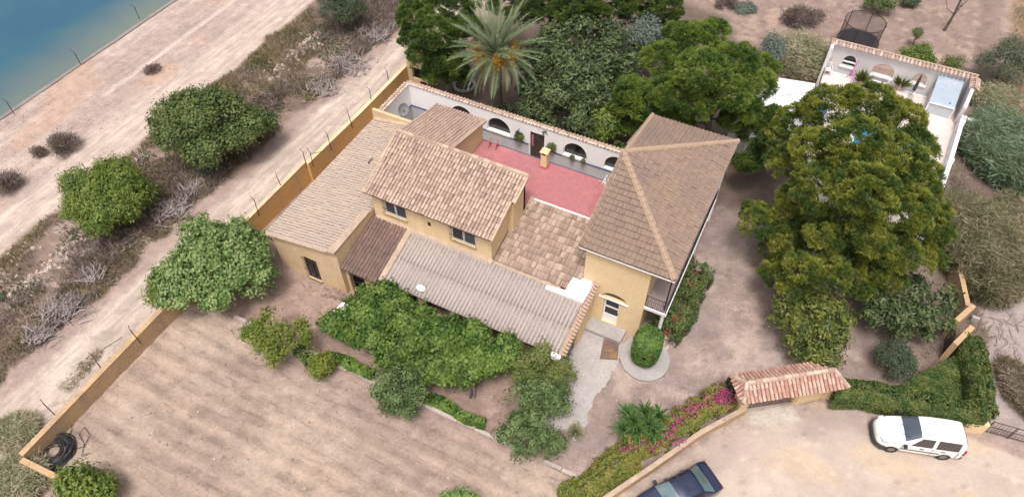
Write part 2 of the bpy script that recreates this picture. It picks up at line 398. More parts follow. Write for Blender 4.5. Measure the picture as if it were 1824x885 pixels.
def window(parent, o, u, n, x0, x1, z0, z1, sashes=2, frame='whitepaint', glass='glass_blue', grille=False, depth=.08, open_sash=False):
    """casement window in a wall hole: frame, panes, and a bar grille standing proud"""
    o = np.array(o, float); u = np.array(u, float); n = np.array(n, float); z = np.array([0, 0, 1.])
    P = lambda a, b, d: o + u * a + z * b + n * d
    def bar(b, a0, a1, c0, c1, d0, d1):
        vs = [P(a, c, d) for d in (d0, d1) for a, c in ((a0, c0), (a1, c0), (a1, c1), (a0, c1))]
        b.add(vs, [(3, 2, 1, 0), (4, 5, 6, 7), (0, 1, 5, 4), (1, 2, 6, 5), (2, 3, 7, 6), (3, 0, 4, 7)])
    f = MB(); w = .07
    bar(f, x0, x1, z0, z0 + w, -depth - .05, -depth + .02); bar(f, x0, x1, z1 - w, z1, -depth - .05, -depth + .02)
    for a in (x0, x1 - w): bar(f, a, a + w, z0 + w, z1 - w, -depth - .05, -depth + .02)
    for k in range(1, sashes):
        a = x0 + (x1 - x0) * k / sashes; bar(f, a - .06, a + .06, z0 + w, z1 - w, -depth - .05, -depth + .03)
    fo = f.build('window', M[frame], parent)
    for k in range(sashes):
        a0 = x0 + (x1 - x0) * k / sashes + .06; a1 = x0 + (x1 - x0) * (k + 1) / sashes - .06
        g = MB(); bar(g, a0, a1, z0 + w, z1 - w, -depth - .03, -depth - .015)
        g.build('pane', M['glass_dark'] if (open_sash and k == 0) else M[glass], fo)
    sl_ = MB(); bar(sl_, x0 - .05, x1 + .05, z0 - .06, z0 - .003, -.1, .09); sl_.build('sill', M['cream'], fo)
    if grille:
        gr = MB(); d0 = .10
        for zz in (z0 + .02, z0 + (z1 - z0) * .45, z1 - .02): bar(gr, x0 - .08, x1 + .08, zz - .012, zz + .012, d0, d0 + .02)
        k = int((x1 - x0) / .11)
        for i in range(k + 1):
            a = x0 - .05 + (x1 - x0 + .1) * i / k; gr.tube(P(a, z0 + .03, d0 + .01), P(a, z1 - .03, d0 + .01), .009, n=4)
        for a in (x0 - .06, x1 + .06):
            for c in (z0 + .03, z1 - .03): gr.tube(P(a, c, 0), P(a, c, d0 + .01), .009, n=4)
        gr.build('window_grille', M['iron'], fo)
    return fo

X_ = np.array([1., 0, 0]); Y_ = np.array([0, 1., 0])

# ================================================================== two-storey house with the hip roof (right)
H2 = empty('house', (-5.6, 29, 0), 'two-storey cream house under a brown hip roof with a balcony along its side', 'house')
HX0, HX1, HY0, HY1, HZ = -7.3, -3.68, 23.5, 34.5, 6.3
b = MB()
dw = (1.38, 2.32)                                               # door, along u from HX0
hole_d = rect(dw[0], dw[1], .3, 2.5); hole_l = lunette(1.18, 2.68, 2.56, .52)
b.wall((HX0, HY0, 0), X_, -Y_, .25, rect(0, HX1 - HX0, 0, HZ), [hole_d, hole_l])
b.box(HX0, HX0 + .25, HY0 + .252, HY1, 0, HZ); b.box(HX0 + .252, HX1, HY1 - .25, HY1 - .002, 0, HZ)
bx = MB(); 
b.wall((HX1, HY0 + .252, 0), Y_, X_, .25, rect(0, HY1 - HY0 - .504, 0, HZ), [rect(2, 3, 3.15, 5.3), rect(5, 6.4, 3.15, 5.3), rect(8, 9, 4, 5.2), rect(2.5, 3.7, .2, 2.3), rect(6, 7.5, 1, 2.2)])
# gable triangle under the cut hip on the left
b.add([(HX0 + .02, HY0 + .05, HZ), (HX0 + .02, HY1 - .05, HZ), (HX0 + .02, 29.0, 8.05), (HX0 + .25, HY0 + .05, HZ), (HX0 + .25, HY1 - .05, HZ), (HX0 + .25, 29.0, 8.05)],
      [(0, 2, 1), (3, 4, 5), (0, 1, 4, 3), (1, 2, 5, 4), (2, 0, 3, 5)])
b.build('wall', M['cream'], H2)
MB().box(HX0 + .3, HX1 - .3, HY0 + .45, HY1 - .5, .1, HZ - .1).build('interior', M['void'], H2)
# hip roof: three faces
EZ = 6.4; A = np.array([-7.65, 29.02, 8.2]); FL = np.array([-7.62, 23.2, EZ]); FR = np.array([-2.44, 23.2, EZ]); BR = np.array([-2.36, 34.85, EZ]); BL = np.array([-7.82, 34.85, EZ])
b = MB()
for q in ((FL, FR, A), (FR, BR, A), (BR, BL, A)): b.slab(q, .1)
RF = b.build('roof', M['pan_hip'], H2)
flat_t = tile_flat(.245, .40)
def hip_face(p, q, np_):
    U = q - p; lu = np.linalg.norm(U); U = U / lu
    foot = p + U * ((A - p) @ U); V = A - foot; lv = np.linalg.norm(V); V = V / lv; af = (A - p) @ U
    def ins(a, c):
        t = c / lv; return a > af * t - .02 and a < lu - (lu - af) * t + .02
    return U, V, lu, lv, ins
U, V, lu, lv, ins = hip_face(FL, FR, 0)
tile_field(RF, FL, U, V, lu, lv, .245, .355, flat_t, M['tile_hip'], M['tile_hip_i'], 190, ins)
U, V, lu, lv, ins = hip_face(FR, BR, 0)
tile_field(RF, FR, U, V, lu, lv, .245, .355, tile_flat(.245, .40, .04, .085), M['tile_hip'], M['tile_hip_i'], 110, ins, rest='right_slope_tiles')
U, V, lu, lv, ins = hip_face(BR, BL, 0)
tile_field(RF, BR, U, V, lu, lv, .245, .355, tile_flat(.245, .40, .045, .075), M['tile_hip'], M['tile_hip_i'], 0, ins, rest='back_slope_tiles')
up = np.array([0, 0, .07])
ridge_run(RF, FR + up, A + up, w=.30); ridge_run(RF, BR + up, A + up, w=.30)
ridge_run(RF, FL + np.array([.05, 0, .06]), A + np.array([.05, 0, .06]), w=.24, m='tile_hip'); ridge_run(RF, BL + np.array([.12, 0, .06]), A + np.array([.12, 0, .06]), w=.26)
MB().slab([FL + [-.0, -.03, -.1], FR + [.02, -.03, -.1], FR + [.02, .25, -.1], FL + [0, .25, -.1]], .06).build('fascia', M['whitepaint'], H2)
MB().box(-2.5, -2.42, 23.5, 34.8, EZ - .18, EZ - .105).build('fascia', M['wood'], H2)
# front door under the arch
dr = MB(); y = HY0 + .14
dr.box(HX0 + dw[0] + .0, HX0 + dw[0] + .09, y, y + .08, .3, 2.5); dr.box(HX0 + dw[1] - .09, HX0 + dw[1], y, y + .08, .3, 2.5)
dr.box(HX0 + dw[0] + .09, HX0 + dw[1] - .09, y, y + .08, 2.38, 2.5); dr.box(HX0 + dw[0] + .09, HX0 + dw[1] - .09, y, y + .08, 1.58, 1.68)
dr.box(HX0 + dw[0] + .09, HX0 + dw[1] - .09, y + .01, y + .07, .3, .95)
D = dr.build('door', M['whitepaint'], H2)
for z0, z1 in ((.952, 1.578), (1.682, 2.378)): MB().box(HX0 + dw[0] + .092, HX0 + dw[1] - .092, y + .03, y + .045, z0, z1).build('pane', M['glass_dark'], D)
MB().box(HX0 + dw[1] - .07, HX0 + dw[1] - .03, y - .05, y, 1.2, 1.34).build('handle', M['iron'], D)
MB().box(HX0 + 1.05, HX0 + 2.8, HY0 - .07, HY0 + .1, 2.502, 2.556).build('transom_ledge', M['whitepaint'], H2)
b = MB(); b.add([(HX0 + p[0], HY0 + .2, p[1]) for p in hole_l], [tuple(range(len(hole_l)))]); b.build('fanlight', M['glass_dark'], H2)
# doorstep
s0 = G(1057, 572, .3); s1 = G(1118, 592, .3)
MB().prism([(-6.6, 22.55), (-4.35, 22.55), (-4.35, 23.49), (-6.6, 23.49)], .0, .3).build('doorstep', M['concrete'], H2)
# balcony
b = MB(); b.box(HX1 + .003, -2.42, 23.5, 33.2, 2.82, 3.02); BAL = b.build('balcony', M['whitepaint'], H2)
MB().box(HX1 + .005, -2.5, 23.58, 33.1, 3.022, 3.03).build('balcony_floor', surf('balcony_tiles', (.36, .28, .27, 1), (.31, .25, .24, 1), scale=1, fine=.12), BAL)
def railing(p0, p1, z, h, parent, n, mat='iron', name='railing', bars='bar'):
    p0 = np.array([*p0, z], float); p1 = np.array([*p1, z], float); uz = np.array([0, 0, 1.])
    r = MB()
    for hh, rr in ((.08, .015), (h * .62, .012), (h, .024)): r.tube(p0 + uz * hh, p1 + uz * hh, rr, n=6)
    ro = r.build(name, M[mat], parent)
    q = MB()
    for i in range(n + 1):
        p = p0 + (p1 - p0) * i / n; q.tube(p, p + uz * h, .018 if i in (0, n) else .011, n=4)
        if i < n and i % 2 == 0:
            c = p0 + (p1 - p0) * (i + .5) / n + uz * h * .81; q.torus(c, .045, .008, 8, 4)
    qo = q.build(bars, M[mat], ro); qo['kind'] = 'stuff'
railing((HX1 + .05, 23.56), (-2.48, 23.56), 3.02, .95, BAL, 11)
railing((-2.48, 23.6), (-2.48, 33.1), 3.02, .95, BAL, 80)
for yy in (23.7, 27, 30.5, 34.2): MB().tube((-2.6, yy, 0), (-2.6, yy, 2.82 if yy < 34 else EZ - .1), .1, n=10).build('porch_post', M['whitepaint'], H2)
MB().tube((-2.62, 23.75, 3.02), (-2.62, 23.75, EZ - .1), .045, n=8).build('balcony_post', M['iron'], H2)

# ================================================================== farmhouse: gabled block in the middle
FHs = empty('house', (-16.3, 24, 0), 'cream farmhouse block with a pale barrel-tiled gable roof and two grilled windows', 'house')
MX0, MX1, MX2, MY0 = -20.3, -12.45, -12.12, 22.4
RX0, RX1, RX2 = -20.45, -12.25, -12.0
ez, rz_, ey, ry = 5.62, 7.1, 22.0, 26.0
ms = (rz_ - ez) / (ry - ey); zr = lambda y_: ez + ms * (y_ - ey)
b = MB()
# windows on the front wall from the photograph
def on_y(px, py, Y):
    d = FW * F_PX + RT * (px - 912) - UPV * (py - 442.5); t = Y / d[1]; return np.array([d[0] * t, Y, CAM_H + d[2] * t])
w1a, w1b = on_y(683, 360, MY0), on_y(727, 395, MY0); w2a, w2b = on_y(803, 407, MY0), on_y(848, 441, MY0)
va, vb = on_y(760, 390, MY0), on_y(767, 402, MY0)
wz0, wz1 = 3.98, 5.12
W1 = (w1a[0] - MX0, w1a[0] - MX0 + 1.5); W2 = (w2a[0] - MX0, w2a[0] - MX0 + 1.55); VX = (va[0] - MX0, va[0] - MX0 + .24)
b.wall((MX0, MY0, 0), X_, -Y_, .25, rect(0, MX1 - MX0, 0, zr(MY0) - .08), [rect(*W1, wz0, wz1), rect(*W2, wz0, wz1), rect(*VX, 4.25, 4.65)])
def side_wall(b, x, ya, yb, n, t=.25):
    b.wall((x, 0, 0), Y_, n, t, [(ya, 0), (yb, 0), (yb, zr(yb) - .08), (ya, zr(ya) - .08)])
side_wall(b, MX0, MY0 + .252, ry, -X_); side_wall(b, MX1, MY0 + .252, 24.45, X_)
b.wall((MX1 - .25, 24.45, 0), X_, -Y_, .2, rect(.252, MX2 - MX1 + .25, 0, zr(24.45) - .08))
side_wall(b, MX2, 24.652, ry, X_)
b.box(MX0, MX2, ry - .2, ry, 0, zr(ry) - .12)
b.build('wall', M['cream'], FHs)
MB().box(MX0 + .3, MX1 - .3, MY0 + .5, ry - .4, .1, 5.3).build('interior', M['void'], FHs)
window(FHs, (MX0, MY0, 0), X_, -Y_, *W1, wz0, wz1, 2, grille=True)
window(FHs, (MX0, MY0, 0), X_, -Y_, *W2, wz0, wz1, 2, grille=True, open_sash=True)
MB().box(MX0 + VX[0] + .002, MX0 + VX[1] - .002, MY0 + .06, MY0 + .09, 4.252, 4.648).build('vent', M['wood'], FHs)
# main slope
b = MB()
b.slab([(RX0, ey, ez), (RX1, ey, ez), (RX1, 24.35, zr(24.35)), (RX2, 24.35, zr(24.35)), (RX2, ry, rz_), (RX0 - .05, ry, rz_)], .09)
RM = b.build('roof', M['pan'], FHs)
bar_t = tile_barrel(.185, .44, .07)
Vv = np.array([0, ry - ey, rz_ - ez]); LV = np.linalg.norm(Vv)
def ins_main(a, c):
    return a < (RX1 - RX0 - .02) or c / LV * (ry - ey) + ey > 24.3
tile_field(RM, (RX0, ey, ez), X_, Vv, RX2 - RX0, LV, .212, .36, bar_t, M['tile_main'], M['tile_main_i'], 300, ins_main, lift=.0)
ridge_run(RM, (RX0 - .05, ry, rz_ + .05), (RX2, ry, rz_ + .05), w=.24, m='tile_main')
# verges in mortar
def one(nm, q, t, m, par): MB().slab(q, t).build(nm, m, par)
one('verge', [(RX1 - .02, ey - .03, ez + .06), (RX1 + .12, ey - .03, ez + .06), (RX1 + .12, 24.35, zr(24.35) + .06), (RX1 - .02, 24.35, zr(24.35) + .06)], .15, M['mortar'], RM)
one('verge', [(RX2 - .02, 24.3, zr(24.3) + .06), (RX2 + .1, 24.3, zr(24.3) + .06), (RX2 + .1, ry + .05, rz_ + .06), (RX2 - .02, ry + .05, rz_ + .06)], .15, M['mortar'], RM)
one('verge', [(RX0 - .12, ey - .03, ez + .06), (RX0 + .03, ey - .03, ez + .06), (RX0 + .0, ry, rz_ + .06), (RX0 - .17, ry, rz_ + .06)], .15, M['mortar'], RM)
# cement flashing along the foot of the front wall
MB().slab([(MX0 + .1, MY0 - .32, 3.36), (MX1 + .1, MY0 - .32, 3.36), (MX1 + .1, MY0 - .003, 3.52), (MX0 + .1, MY0 - .003, 3.52)], .1).build('flashing', M['mortar'], FHs)
# the narrower rear slope and the wall below it
bz = 6.05; BY1 = 30.2; bxr = -16.9
b = MB(); b.slab([(RX0 - .02, ry + .02, rz_ - .01), (bxr, ry + .02, rz_ - .01), (bxr, BY1, bz), (RX0 - .02, BY1, bz)], .09)
RB = b.build('roof', M['pan_pale'], FHs)
tile_field(RB, (bxr, BY1, bz), -X_, np.array([0, ry - BY1, rz_ - bz]), bxr - RX0, math.hypot(BY1 - ry, rz_ - bz), .205, .36, bar_t, M['tile_box'], M['tile_box'], 0, lift=.0, rest='rear_slope_tiles')
b = MB()
b.wall((bxr - .12, 0, 0), Y_, X_, .25, [(ry + .05, 0), (BY1 - .15, 0), (BY1 - .15, bz - .05), (ry + .05, rz_ - .12)])
b.box(MX0, bxr - .372, BY1 - .4, BY1 - .152, 0, bz - .08); b.wall((MX0, 0, 0), Y_, -X_, .25, [(ry + .05, 0), (BY1 - .402, 0), (BY1 - .402, bz - .06), (ry + .05, rz_ - .12)])
b.build('wall', M['cream'], FHs)
MB().slab([(bxr - .02, ry + .1, rz_ + .04), (bxr + .1, ry + .1, rz_ + .04), (bxr + .1, BY1, bz + .07), (bxr - .02, BY1, bz + .07)], .14).build('verge', M['mortar'], RB)

# ================================================================== wing with the red roof terrace and the brown tiled slope
TWing = empty('house_wing', (-10, 27, 0), 'house wing with a red roof terrace and brown tiled slope between the two houses', 'house wing')
TZ, TY0, TY1 = 4.65, 26.9, 29.95
b = MB(); b.box(-16.95, -7.32, TY0 + .3, TY1 - .02, 0, TZ - .12); b.box(-12.1, -7.32, 22.75, TY0 + .298, 0, 3.1); b.build('wall', M['cream'], TWing)
MB().prism([(-17.0, ry + .06), (-12.13, ry + .06), (-12.13, TY0 - .13), (-7.31, TY0 - .13), (-7.31, TY1), (-17.0, TY1)], TZ - .118, TZ).build('terrace', M['terrace'], TWing)
MB().box(-17.0, -7.31, TY1 + .003, TY1 + .06, TZ - .12, TZ + .02).build('terrace_edge', M['blue_trim'], TWing)
MB().box(-11.95, -7.31, TY0 - .22, TY0 - .132, TZ - .1, TZ + .04).build('terrace_kerb', M['whitepaint'], TWing)
my0, mz0, my1, mz1 = 22.55, 3.3, TY0 - .12, TZ - .02
b = MB(); b.slab([(-12.42, my0, mz0), (-7.9, my0, mz0), (-7.9, 23.5, mz0 + (23.5 - my0) * (mz1 - mz0) / (my1 - my0)), (-7.31, 23.5, mz0 + (23.5 - my0) * (mz1 - mz0) / (my1 - my0)), (-7.31, my1, mz1), (-12.12, my1, mz1)], .1)
RMid = b.build('roof', M['pan'], TWing)
Vm = np.array([0, my1 - my0, mz1 - mz0])
tile_field(RMid, (-12.4, my0, mz0), X_, Vm, 5.05, np.linalg.norm(Vm), .235, .40, tile_flat(.235, .46, .035), M['tile_mid'], M['tile_mid'], 300,
           lambda a, c: not (a < .28 and c > 1.9) and not (a > 4.5 and c < .9), jit=.014)
MB().slab([(-12.42, my0 - .22, mz0 - .04), (-8.2, my0 - .22, mz0 - .04), (-8.2, my0 + .02, mz0 + .0), (-12.42, my0 + .02, mz0 + .0)], .16).build('eave_mortar', M['mortar'], TWing)
MB().slab([(-12.11, 24.7, 3.97), (-11.9, 24.7, 3.97), (-11.85, my1, mz1 + .1), (-12.11, my1, mz1 + .1)], .12).build('flashing', M['mortar'], TWing)
# white flat slab at the corner of the wing
MB().slab([(-8.9, 21.92, 3.5), (-6.66, 21.92, 3.5), (-6.62, 23.48, 3.5), (-7.85, 23.48, 3.5), (-7.85, 22.3, 3.5), (-8.9, 22.15, 3.5)], .18).build('flat_roof', surf('white_flat_roof', (.72, .72, .72, 1), (.62, .63, .64, 1), (.50, .46, .42, 1), scale=1.2, fine=.15), TWing)

# chimney standing on the terrace
cp = G(968, 299, TZ); CH = empty('chimney', (cp[0], cp[1], TZ), 'small cream chimney with a tiled cap standing on the red terrace', 'chimney')
cx, cy = cp[0], cp[1] + .15; b = MB(); b.box(cx - .2, cx + .2, cy - .2, cy + .2, TZ, TZ + 1.0)
for sx in (-1, 1):
    for sy in (-1, 1): b.box(cx + sx * .2 - (.08 if sx > 0 else 0), cx + sx * .2 + (.08 if sx < 0 else 0), cy + sy * .2 - (.08 if sy > 0 else 0), cy + sy * .2 + (.08 if sy < 0 else 0), TZ + 1.0, TZ + 1.25)
b.build('shaft', M['cream'], CH); MB().box(cx - .16, cx + .16, cy - .16, cy + .16, TZ + 1.001, TZ + 1.23).build('flue', M['void'], CH)
MB().box(cx - .235, cx + .235, cy - .235, cy + .235, TZ + .001, TZ + .14).build('base_band', M['terrace'], CH)
MB().prism([(cx - .27, cy - .27), (cx + .27, cy - .27), (cx + .27, cy + .27), (cx - .27, cy + .27)], TZ + 1.251, TZ + 1.38, taper=.55).build('cap', M['cream'], CH)

# aerial on the terrace near the hip roof
ap = G(1073, 362, TZ); AE = empty('television_aerial', (ap[0], ap[1], TZ), 'thin white television aerial on a pole beside the hip roof', 'aerial')
b = MB(); b.tube((ap[0], ap[1], TZ), (ap[0], ap[1], TZ + 1.9), .025, n=6); b.build('pole', M['plastic_white'], AE)
b = MB(); a0 = np.array([ap[0] - .1, ap[1] - .15, TZ + 1.85]); a1 = a0 + np.array([.95, -.35, .1]); b.tube(a0, a1, .025, n=6)
dd = (a1 - a0) / np.linalg.norm(a1 - a0); pp = np.cross(dd, [0, 0, 1])
for k in range(6): c = a0 + (a1 - a0) * (k + .4) / 6; b.tube(c - pp * .2, c + pp * .2, .014, n=4)
c = a0; b.tube(c - pp * .35 + [0, 0, .3], c + [0, 0, 0], .02, n=4); b.tube(c + pp * .35 + [0, 0, .3], c, .02, n=4)
b.build('antenna', M['plastic_white'], AE)

# small terracotta folding stand at the far corner of the terrace
fp = G(879, 262, TZ); FS = empty('clothes_horse', (fp[0], fp[1], TZ), 'small red folding rack at the far left corner of the terrace', 'rack')
b = MB()
for dx in (-.25, .25):
    b.tube((fp[0] + dx, fp[1] - .22, TZ), (fp[0] + dx, fp[1] + .18, TZ + .5), .03, n=5); b.tube((fp[0] + dx, fp[1] + .22, TZ), (fp[0] + dx, fp[1] - .18, TZ + .5), .03, n=5)
b.build('legs', flat('red_paint', (.36, .10, .08, 1)), FS)
b = MB()
for dy in (-.17, .17): b.tube((fp[0] - .3, fp[1] + dy, TZ + .5), (fp[0] + .3, fp[1] + dy, TZ + .5), .025, n=5)
b.build('rails', M['terrace'], FS)

# ================================================================== annex: long low wing at the left
AN = empty('annex', (-22.8, 24, 0), 'long low cream annex at the left with a wide pale tiled roof', 'annex')
AX0, AX1, AY0, AY1 = -25.2, -20.42, 18.62, 30.2
az0, az1 = 3.02, 3.86
da, db = on_y(540, 458, AY0), on_y(571, 502, AY0)
DX = (da[0] - AX0, da[0] - AX0 + .95)
b = MB()
b.wall((AX0, AY0, 0), X_, -Y_, .25, [(0, 0), (AX1 - AX0, 0), (AX1 - AX0, az1 - .1), (0, az0 - .02)], [rect(*DX, .15, 2.1)])
b.box(AX0, AX0 + .25, AY0 + .252, AY1, 0, az0); b.box(AX1 - .25, AX1, AY0 + .252, 30.1, 0, az1 - .05)
b.box(-25.7, AX1 - .3, 30.2, 30.42, 0, 3.75)
b.build('wall', M['annexwall'], AN)
MB().box(AX0 + .3, AX1 - .3, AY0 + .5, AY1 - .4, .05, 2.9).build('interior', M['void'], AN)
fo = window(AN, (AX0, AY0, 0), X_, -Y_, *DX, .15, 2.1, 2, frame='wood', glass='glass_dark', grille=True)
b = MB(); b.slab([(-25.55, 18.48, az0), (-20.47, 18.48, 3.86), (-20.47, 30.15, 3.86), (-25.55, 30.15, az0)], .1)
RA = b.build('roof', M['pan_pale'], AN)
Va = np.array([5.06, 0, 3.86 - az0])
tile_field(RA, (-25.55, 30.15, az0), -Y_, Va, 11.6, np.linalg.norm(Va), .205, .40, tile_barrel(.185, .5, .06), M['tile_annex'], M['tile_annex'], 0, lift=.0)
MB().slab([(-20.86, 18.46, 3.95), (-20.40, 18.46, 3.97), (-20.40, 22.0, 3.97), (-20.86, 22.0, 3.95)], .14).build('parapet_cap', M['mortar'], AN)
MB().slab([(-25.5, 18.44, az0 + .05), (-20.99, 18.44, 3.80), (-20.99, 18.6, 3.81), (-25.5, 18.6, az0 + .06)], .14).build('verge', M['mortar'], AN)
MB().slab([(-25.55, 29.95, az0 + .1), (-21.0, 29.95, 3.86), (-21.0, 30.198, 3.92), (-25.55, 30.198, az0 + .16)], .1).build('flashing', M['mortar'], AN)
# a stick left on the annex roof
q0 = G(655, 291, 3.62); q1 = G(663, 281, 3.66)
b = MB(); b.tube(q0, q1, .03, n=5); tag(b.build('wooden_stick', M['wood']), 'short dark stick lying on the annex roof', 'stick')

# ================================================================== porch: dark tiled part and the corrugated part
PO = empty('porch', (-13, 20.5, 0), 'lean-to porch roofed with grey corrugated sheets in front of the farmhouse', 'porch')
pz0, pz1, py0, py1 = 2.45, 3.36, 18.9, 22.12
PXa, PXb = -17.75, -6.75
b = MB()
ncol, nrow = 10, 2
PU = (PXb - PXa) / ncol; Vp = np.array([0, py1 - py0, pz1 - pz0]); LP = np.linalg.norm(Vp); Vp = Vp / LP; Pn = np.cross(X_, Vp)
PR = MB().slab([(PXa - .1, py0 + .15, pz0 - .05), (PXb, py0 + .15, pz0 - .05), (PXb, py1, pz1 - .08), (PXa - .1, py1, pz1 - .08)], .06).build('roof', M['wood'], PO)
def sheet(w, l, amp=.034, pitch=.205):
    n = int(round(w / pitch)) * 6; vs = []; 
    for r in (0, .5, 1):
        for i in range(n + 1): vs.append((w * i / n, l * r, amp * math.sin(i / 6 * 2 * math.pi) + amp + .03 * (1 - r)))
    m = n + 1; fs = [(r * m + i, r * m + i + 1, (r + 1) * m + i + 1, (r + 1) * m + i) for r in (0, 1) for i in range(n)]
    b0 = len(vs); vs += [(w * i / n, 0, amp * math.sin(i / 6 * 2 * math.pi) + amp + .02) for i in range(n + 1)]
    fs += [(b0 + i, b0 + i + 1, i + 1, i) for i in range(n)]
    return vs, fs
sv_, sf_ = sheet(PU * 1.02, LP / nrow * 1.08)
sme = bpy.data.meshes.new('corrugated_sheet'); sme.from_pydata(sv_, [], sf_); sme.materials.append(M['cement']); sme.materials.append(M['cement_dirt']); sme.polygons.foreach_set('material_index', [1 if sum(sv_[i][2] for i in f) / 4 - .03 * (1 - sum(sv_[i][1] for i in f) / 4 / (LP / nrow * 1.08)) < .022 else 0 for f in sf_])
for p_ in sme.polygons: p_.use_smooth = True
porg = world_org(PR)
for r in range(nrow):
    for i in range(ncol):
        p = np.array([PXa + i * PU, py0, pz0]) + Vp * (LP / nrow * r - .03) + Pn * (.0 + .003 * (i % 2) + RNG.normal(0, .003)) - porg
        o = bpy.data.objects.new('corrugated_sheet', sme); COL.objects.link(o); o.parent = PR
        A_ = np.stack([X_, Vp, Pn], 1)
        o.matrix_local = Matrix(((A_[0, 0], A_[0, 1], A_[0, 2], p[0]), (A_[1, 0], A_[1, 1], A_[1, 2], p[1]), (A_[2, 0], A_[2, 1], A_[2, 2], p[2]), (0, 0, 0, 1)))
MB().slab([(PXa - .22, py0, pz0 + .09), (PXa + .12, py0, pz0 + .1), (PXa + .12, py1, pz1 + .1), (PXa - .22, py1, pz1 + .09)], .12).build('verge', M['mortar'], PR)
# right-hand verge of short tiles laid across
b = MB()
vt, vf = tile_barrel(.17, .40, .06, .02, 5); vme = bpy.data.meshes.new('verge_tile'); vme.from_pydata([tuple(q) for q in vt], [], vf); vme.materials.append(M['tile_box'])
for k in range(22):
    t = (k + .5) / 22; p = np.array([PXb + .42, 18.95 + (23.5 - 18.95) * t, 2.5 + (3.45 - 2.5) * t])
    U3 = np.array([0, (23.5 - 18.95), .95]); U3 /= np.linalg.norm(U3); V3 = np.array([-1, 0, .22]); V3 /= np.linalg.norm(V3)
    A_ = np.stack([U3, V3, np.cross(U3, V3)], 1)
    o = bpy.data.objects.new('verge_tile', vme); COL.objects.link(o); o.parent = PR; p = p - porg
    o.matrix_local = Matrix(((A_[0, 0], A_[0, 1], A_[0, 2], p[0]), (A_[1, 0], A_[1, 1], A_[1, 2], p[1]), (A_[2, 0], A_[2, 1], A_[2, 2], p[2]), (0, 0, 0, 1)))
b = MB()
b.wall((PXb + .2, 19.0, 0), Y_, X_, .25, [(0, 0), (4.45, 0), (4.45, 3.42), (0, 2.48)], [arch(.55, 2.35, .02, 1.35, .75)])
b.box(PXb - .42, PXb + .19, 18.95, 18.998, 0, 2.5)
b.build('wall', M['cream'], PO)
for k in range(5): MB().box(PXa + .1 + k * 2.1, PXa + .45 + k * 2.1, 19.15, 19.45, 0, pz0).build('porch_pillar', M['cream'], PO)
MB().box(PXb - .32, PXb + .22, 18.72, 18.95, 2.2, 2.56).build('corner_block', M['whitepaint'], PO)
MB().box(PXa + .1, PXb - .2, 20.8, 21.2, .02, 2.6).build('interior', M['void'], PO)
b = MB()
for k in range(9):
    yy = 19.62 + k * .2; b.tube((PXb + .08, yy, .05), (PXb + .08, yy, 1.75), .012, n=4)
for zz in (.1, .9, 1.7): b.tube((PXb + .08, 19.58, zz), (PXb + .08, 21.3, zz), .014, n=4)
b.build('iron_gate', M['iron'], PO)
lump = G(750, 513, 2.75); b = MB(); b.lathe((lump[0], lump[1], 2.72), [(.30, 0), (.27, .1), (.15, .2), (.03, .24)], 10, sx=1.0, sy=.7)
tag(b.build('cement_lump', M['white']), 'pale lump of cement sheeting on the corrugated porch roof', 'roof patch')

DP = empty('side_porch', (-19.2, 20.5, 0), 'small side porch under dark brown barrel tiles beside the annex', 'porch')
qx0, qx1 = -20.4, -17.95
b = MB(); b.slab([(qx0 + .01, 18.62, 2.5), (qx1 - .03, 18.62, 2.5), (qx1 - .03, 22.2, 3.42), (qx0 + .01, 22.2, 3.42)], .1); RD = b.build('roof', M['pan'], DP)
Vd = np.array([0, 3.58, .92])
tile_field(RD, (qx0, 18.62, 2.5), X_, Vd, qx1 - qx0, np.linalg.norm(Vd), .215, .38, tile_barrel(.19, .46, .07), M['tile_dark'], M['tile_dark'], 0, lift=.0)
b = MB(); b.wall((qx0 + .02, 18.9, 0), X_, -Y_, .25, rect(0, 2.4, 0, 2.42), [rect(.28, 1.35, .25, 2.0)]); b.build('wall', M['annexwall'], DP)
MB().box(qx0 + .1, qx1 - .1, 19.3, 21.9, .02, 2.35).build('interior', M['void'], DP)
gw = MB()
for k in range(8): gw.tube((qx0 + .32 + k * .14, 18.84, .27), (qx0 + .32 + k * .14, 18.84, 1.98), .012, n=4)
for zz in (.3, .8, 1.4, 1.95): gw.tube((qx0 + .3, 18.84, zz), (qx0 + 1.38, 18.84, zz), .014, n=4)
gw.build('window_grille', M['iron'], DP)

# ================================================================== white gallery wall with arches behind the terrace
GW = empty('garden_wall', (-15, 34.3, 0), 'white courtyard wall with dark arches and a tiled coping behind the red terrace', 'wall')
gy = 34.3; gx0, gx1, gz = -25.4, -5.2, 3.2
def gx(px, py=None):
    y_ = 145 + (px - 727) * .33 + 45 if py is None else py
    return on_y(px, y_, gy)[0]
holes = []
for (pa, pb_, py) in ((803, 842, 200), (868, 909, 225), (1003, 1046, 272), (1075, 1118, 298)):
    holes.append(arch(gx(pa, py) - gx0, gx(pb_, py) - gx0, 1.42, 1.75, .95))
holes.append(rect(gx(944, 252) - gx0, gx(969, 262) - gx0, .12, 2.5))
b = MB(); b.wall((gx0, gy, 0), X_, -Y_, .3, rect(0, gx1 - gx0, 0, gz), holes)
b.wall((gx0, 0, 0), Y_, X_, .3, rect(30.45, gy, 0, gz)); b.build('wall', M['white'], GW)
dx0, dx1 = gx(944, 252), gx(969, 262)
for xa, xb in ((gx0 + .02, dx0 - .08), (dx1 + .08, gx1)):
    MB().box(xa, xb, gy - .06, gy - .003, 0, 1.3).build('dado', M['dado'], GW)
    MB().box(xa, xb, gy - .09, gy - .002, 1.3, 1.36).build('trim', M['blue_trim'], GW)
MB().box(gx0 + .003, gx0 + .06, 30.6, gy - .065, 0, 1.3).build('dado', M['dado'], GW); MB().box(gx0 + .002, gx0 + .09, 30.6, gy - .095, 1.3, 1.36).build('trim', M['blue_trim'], GW)
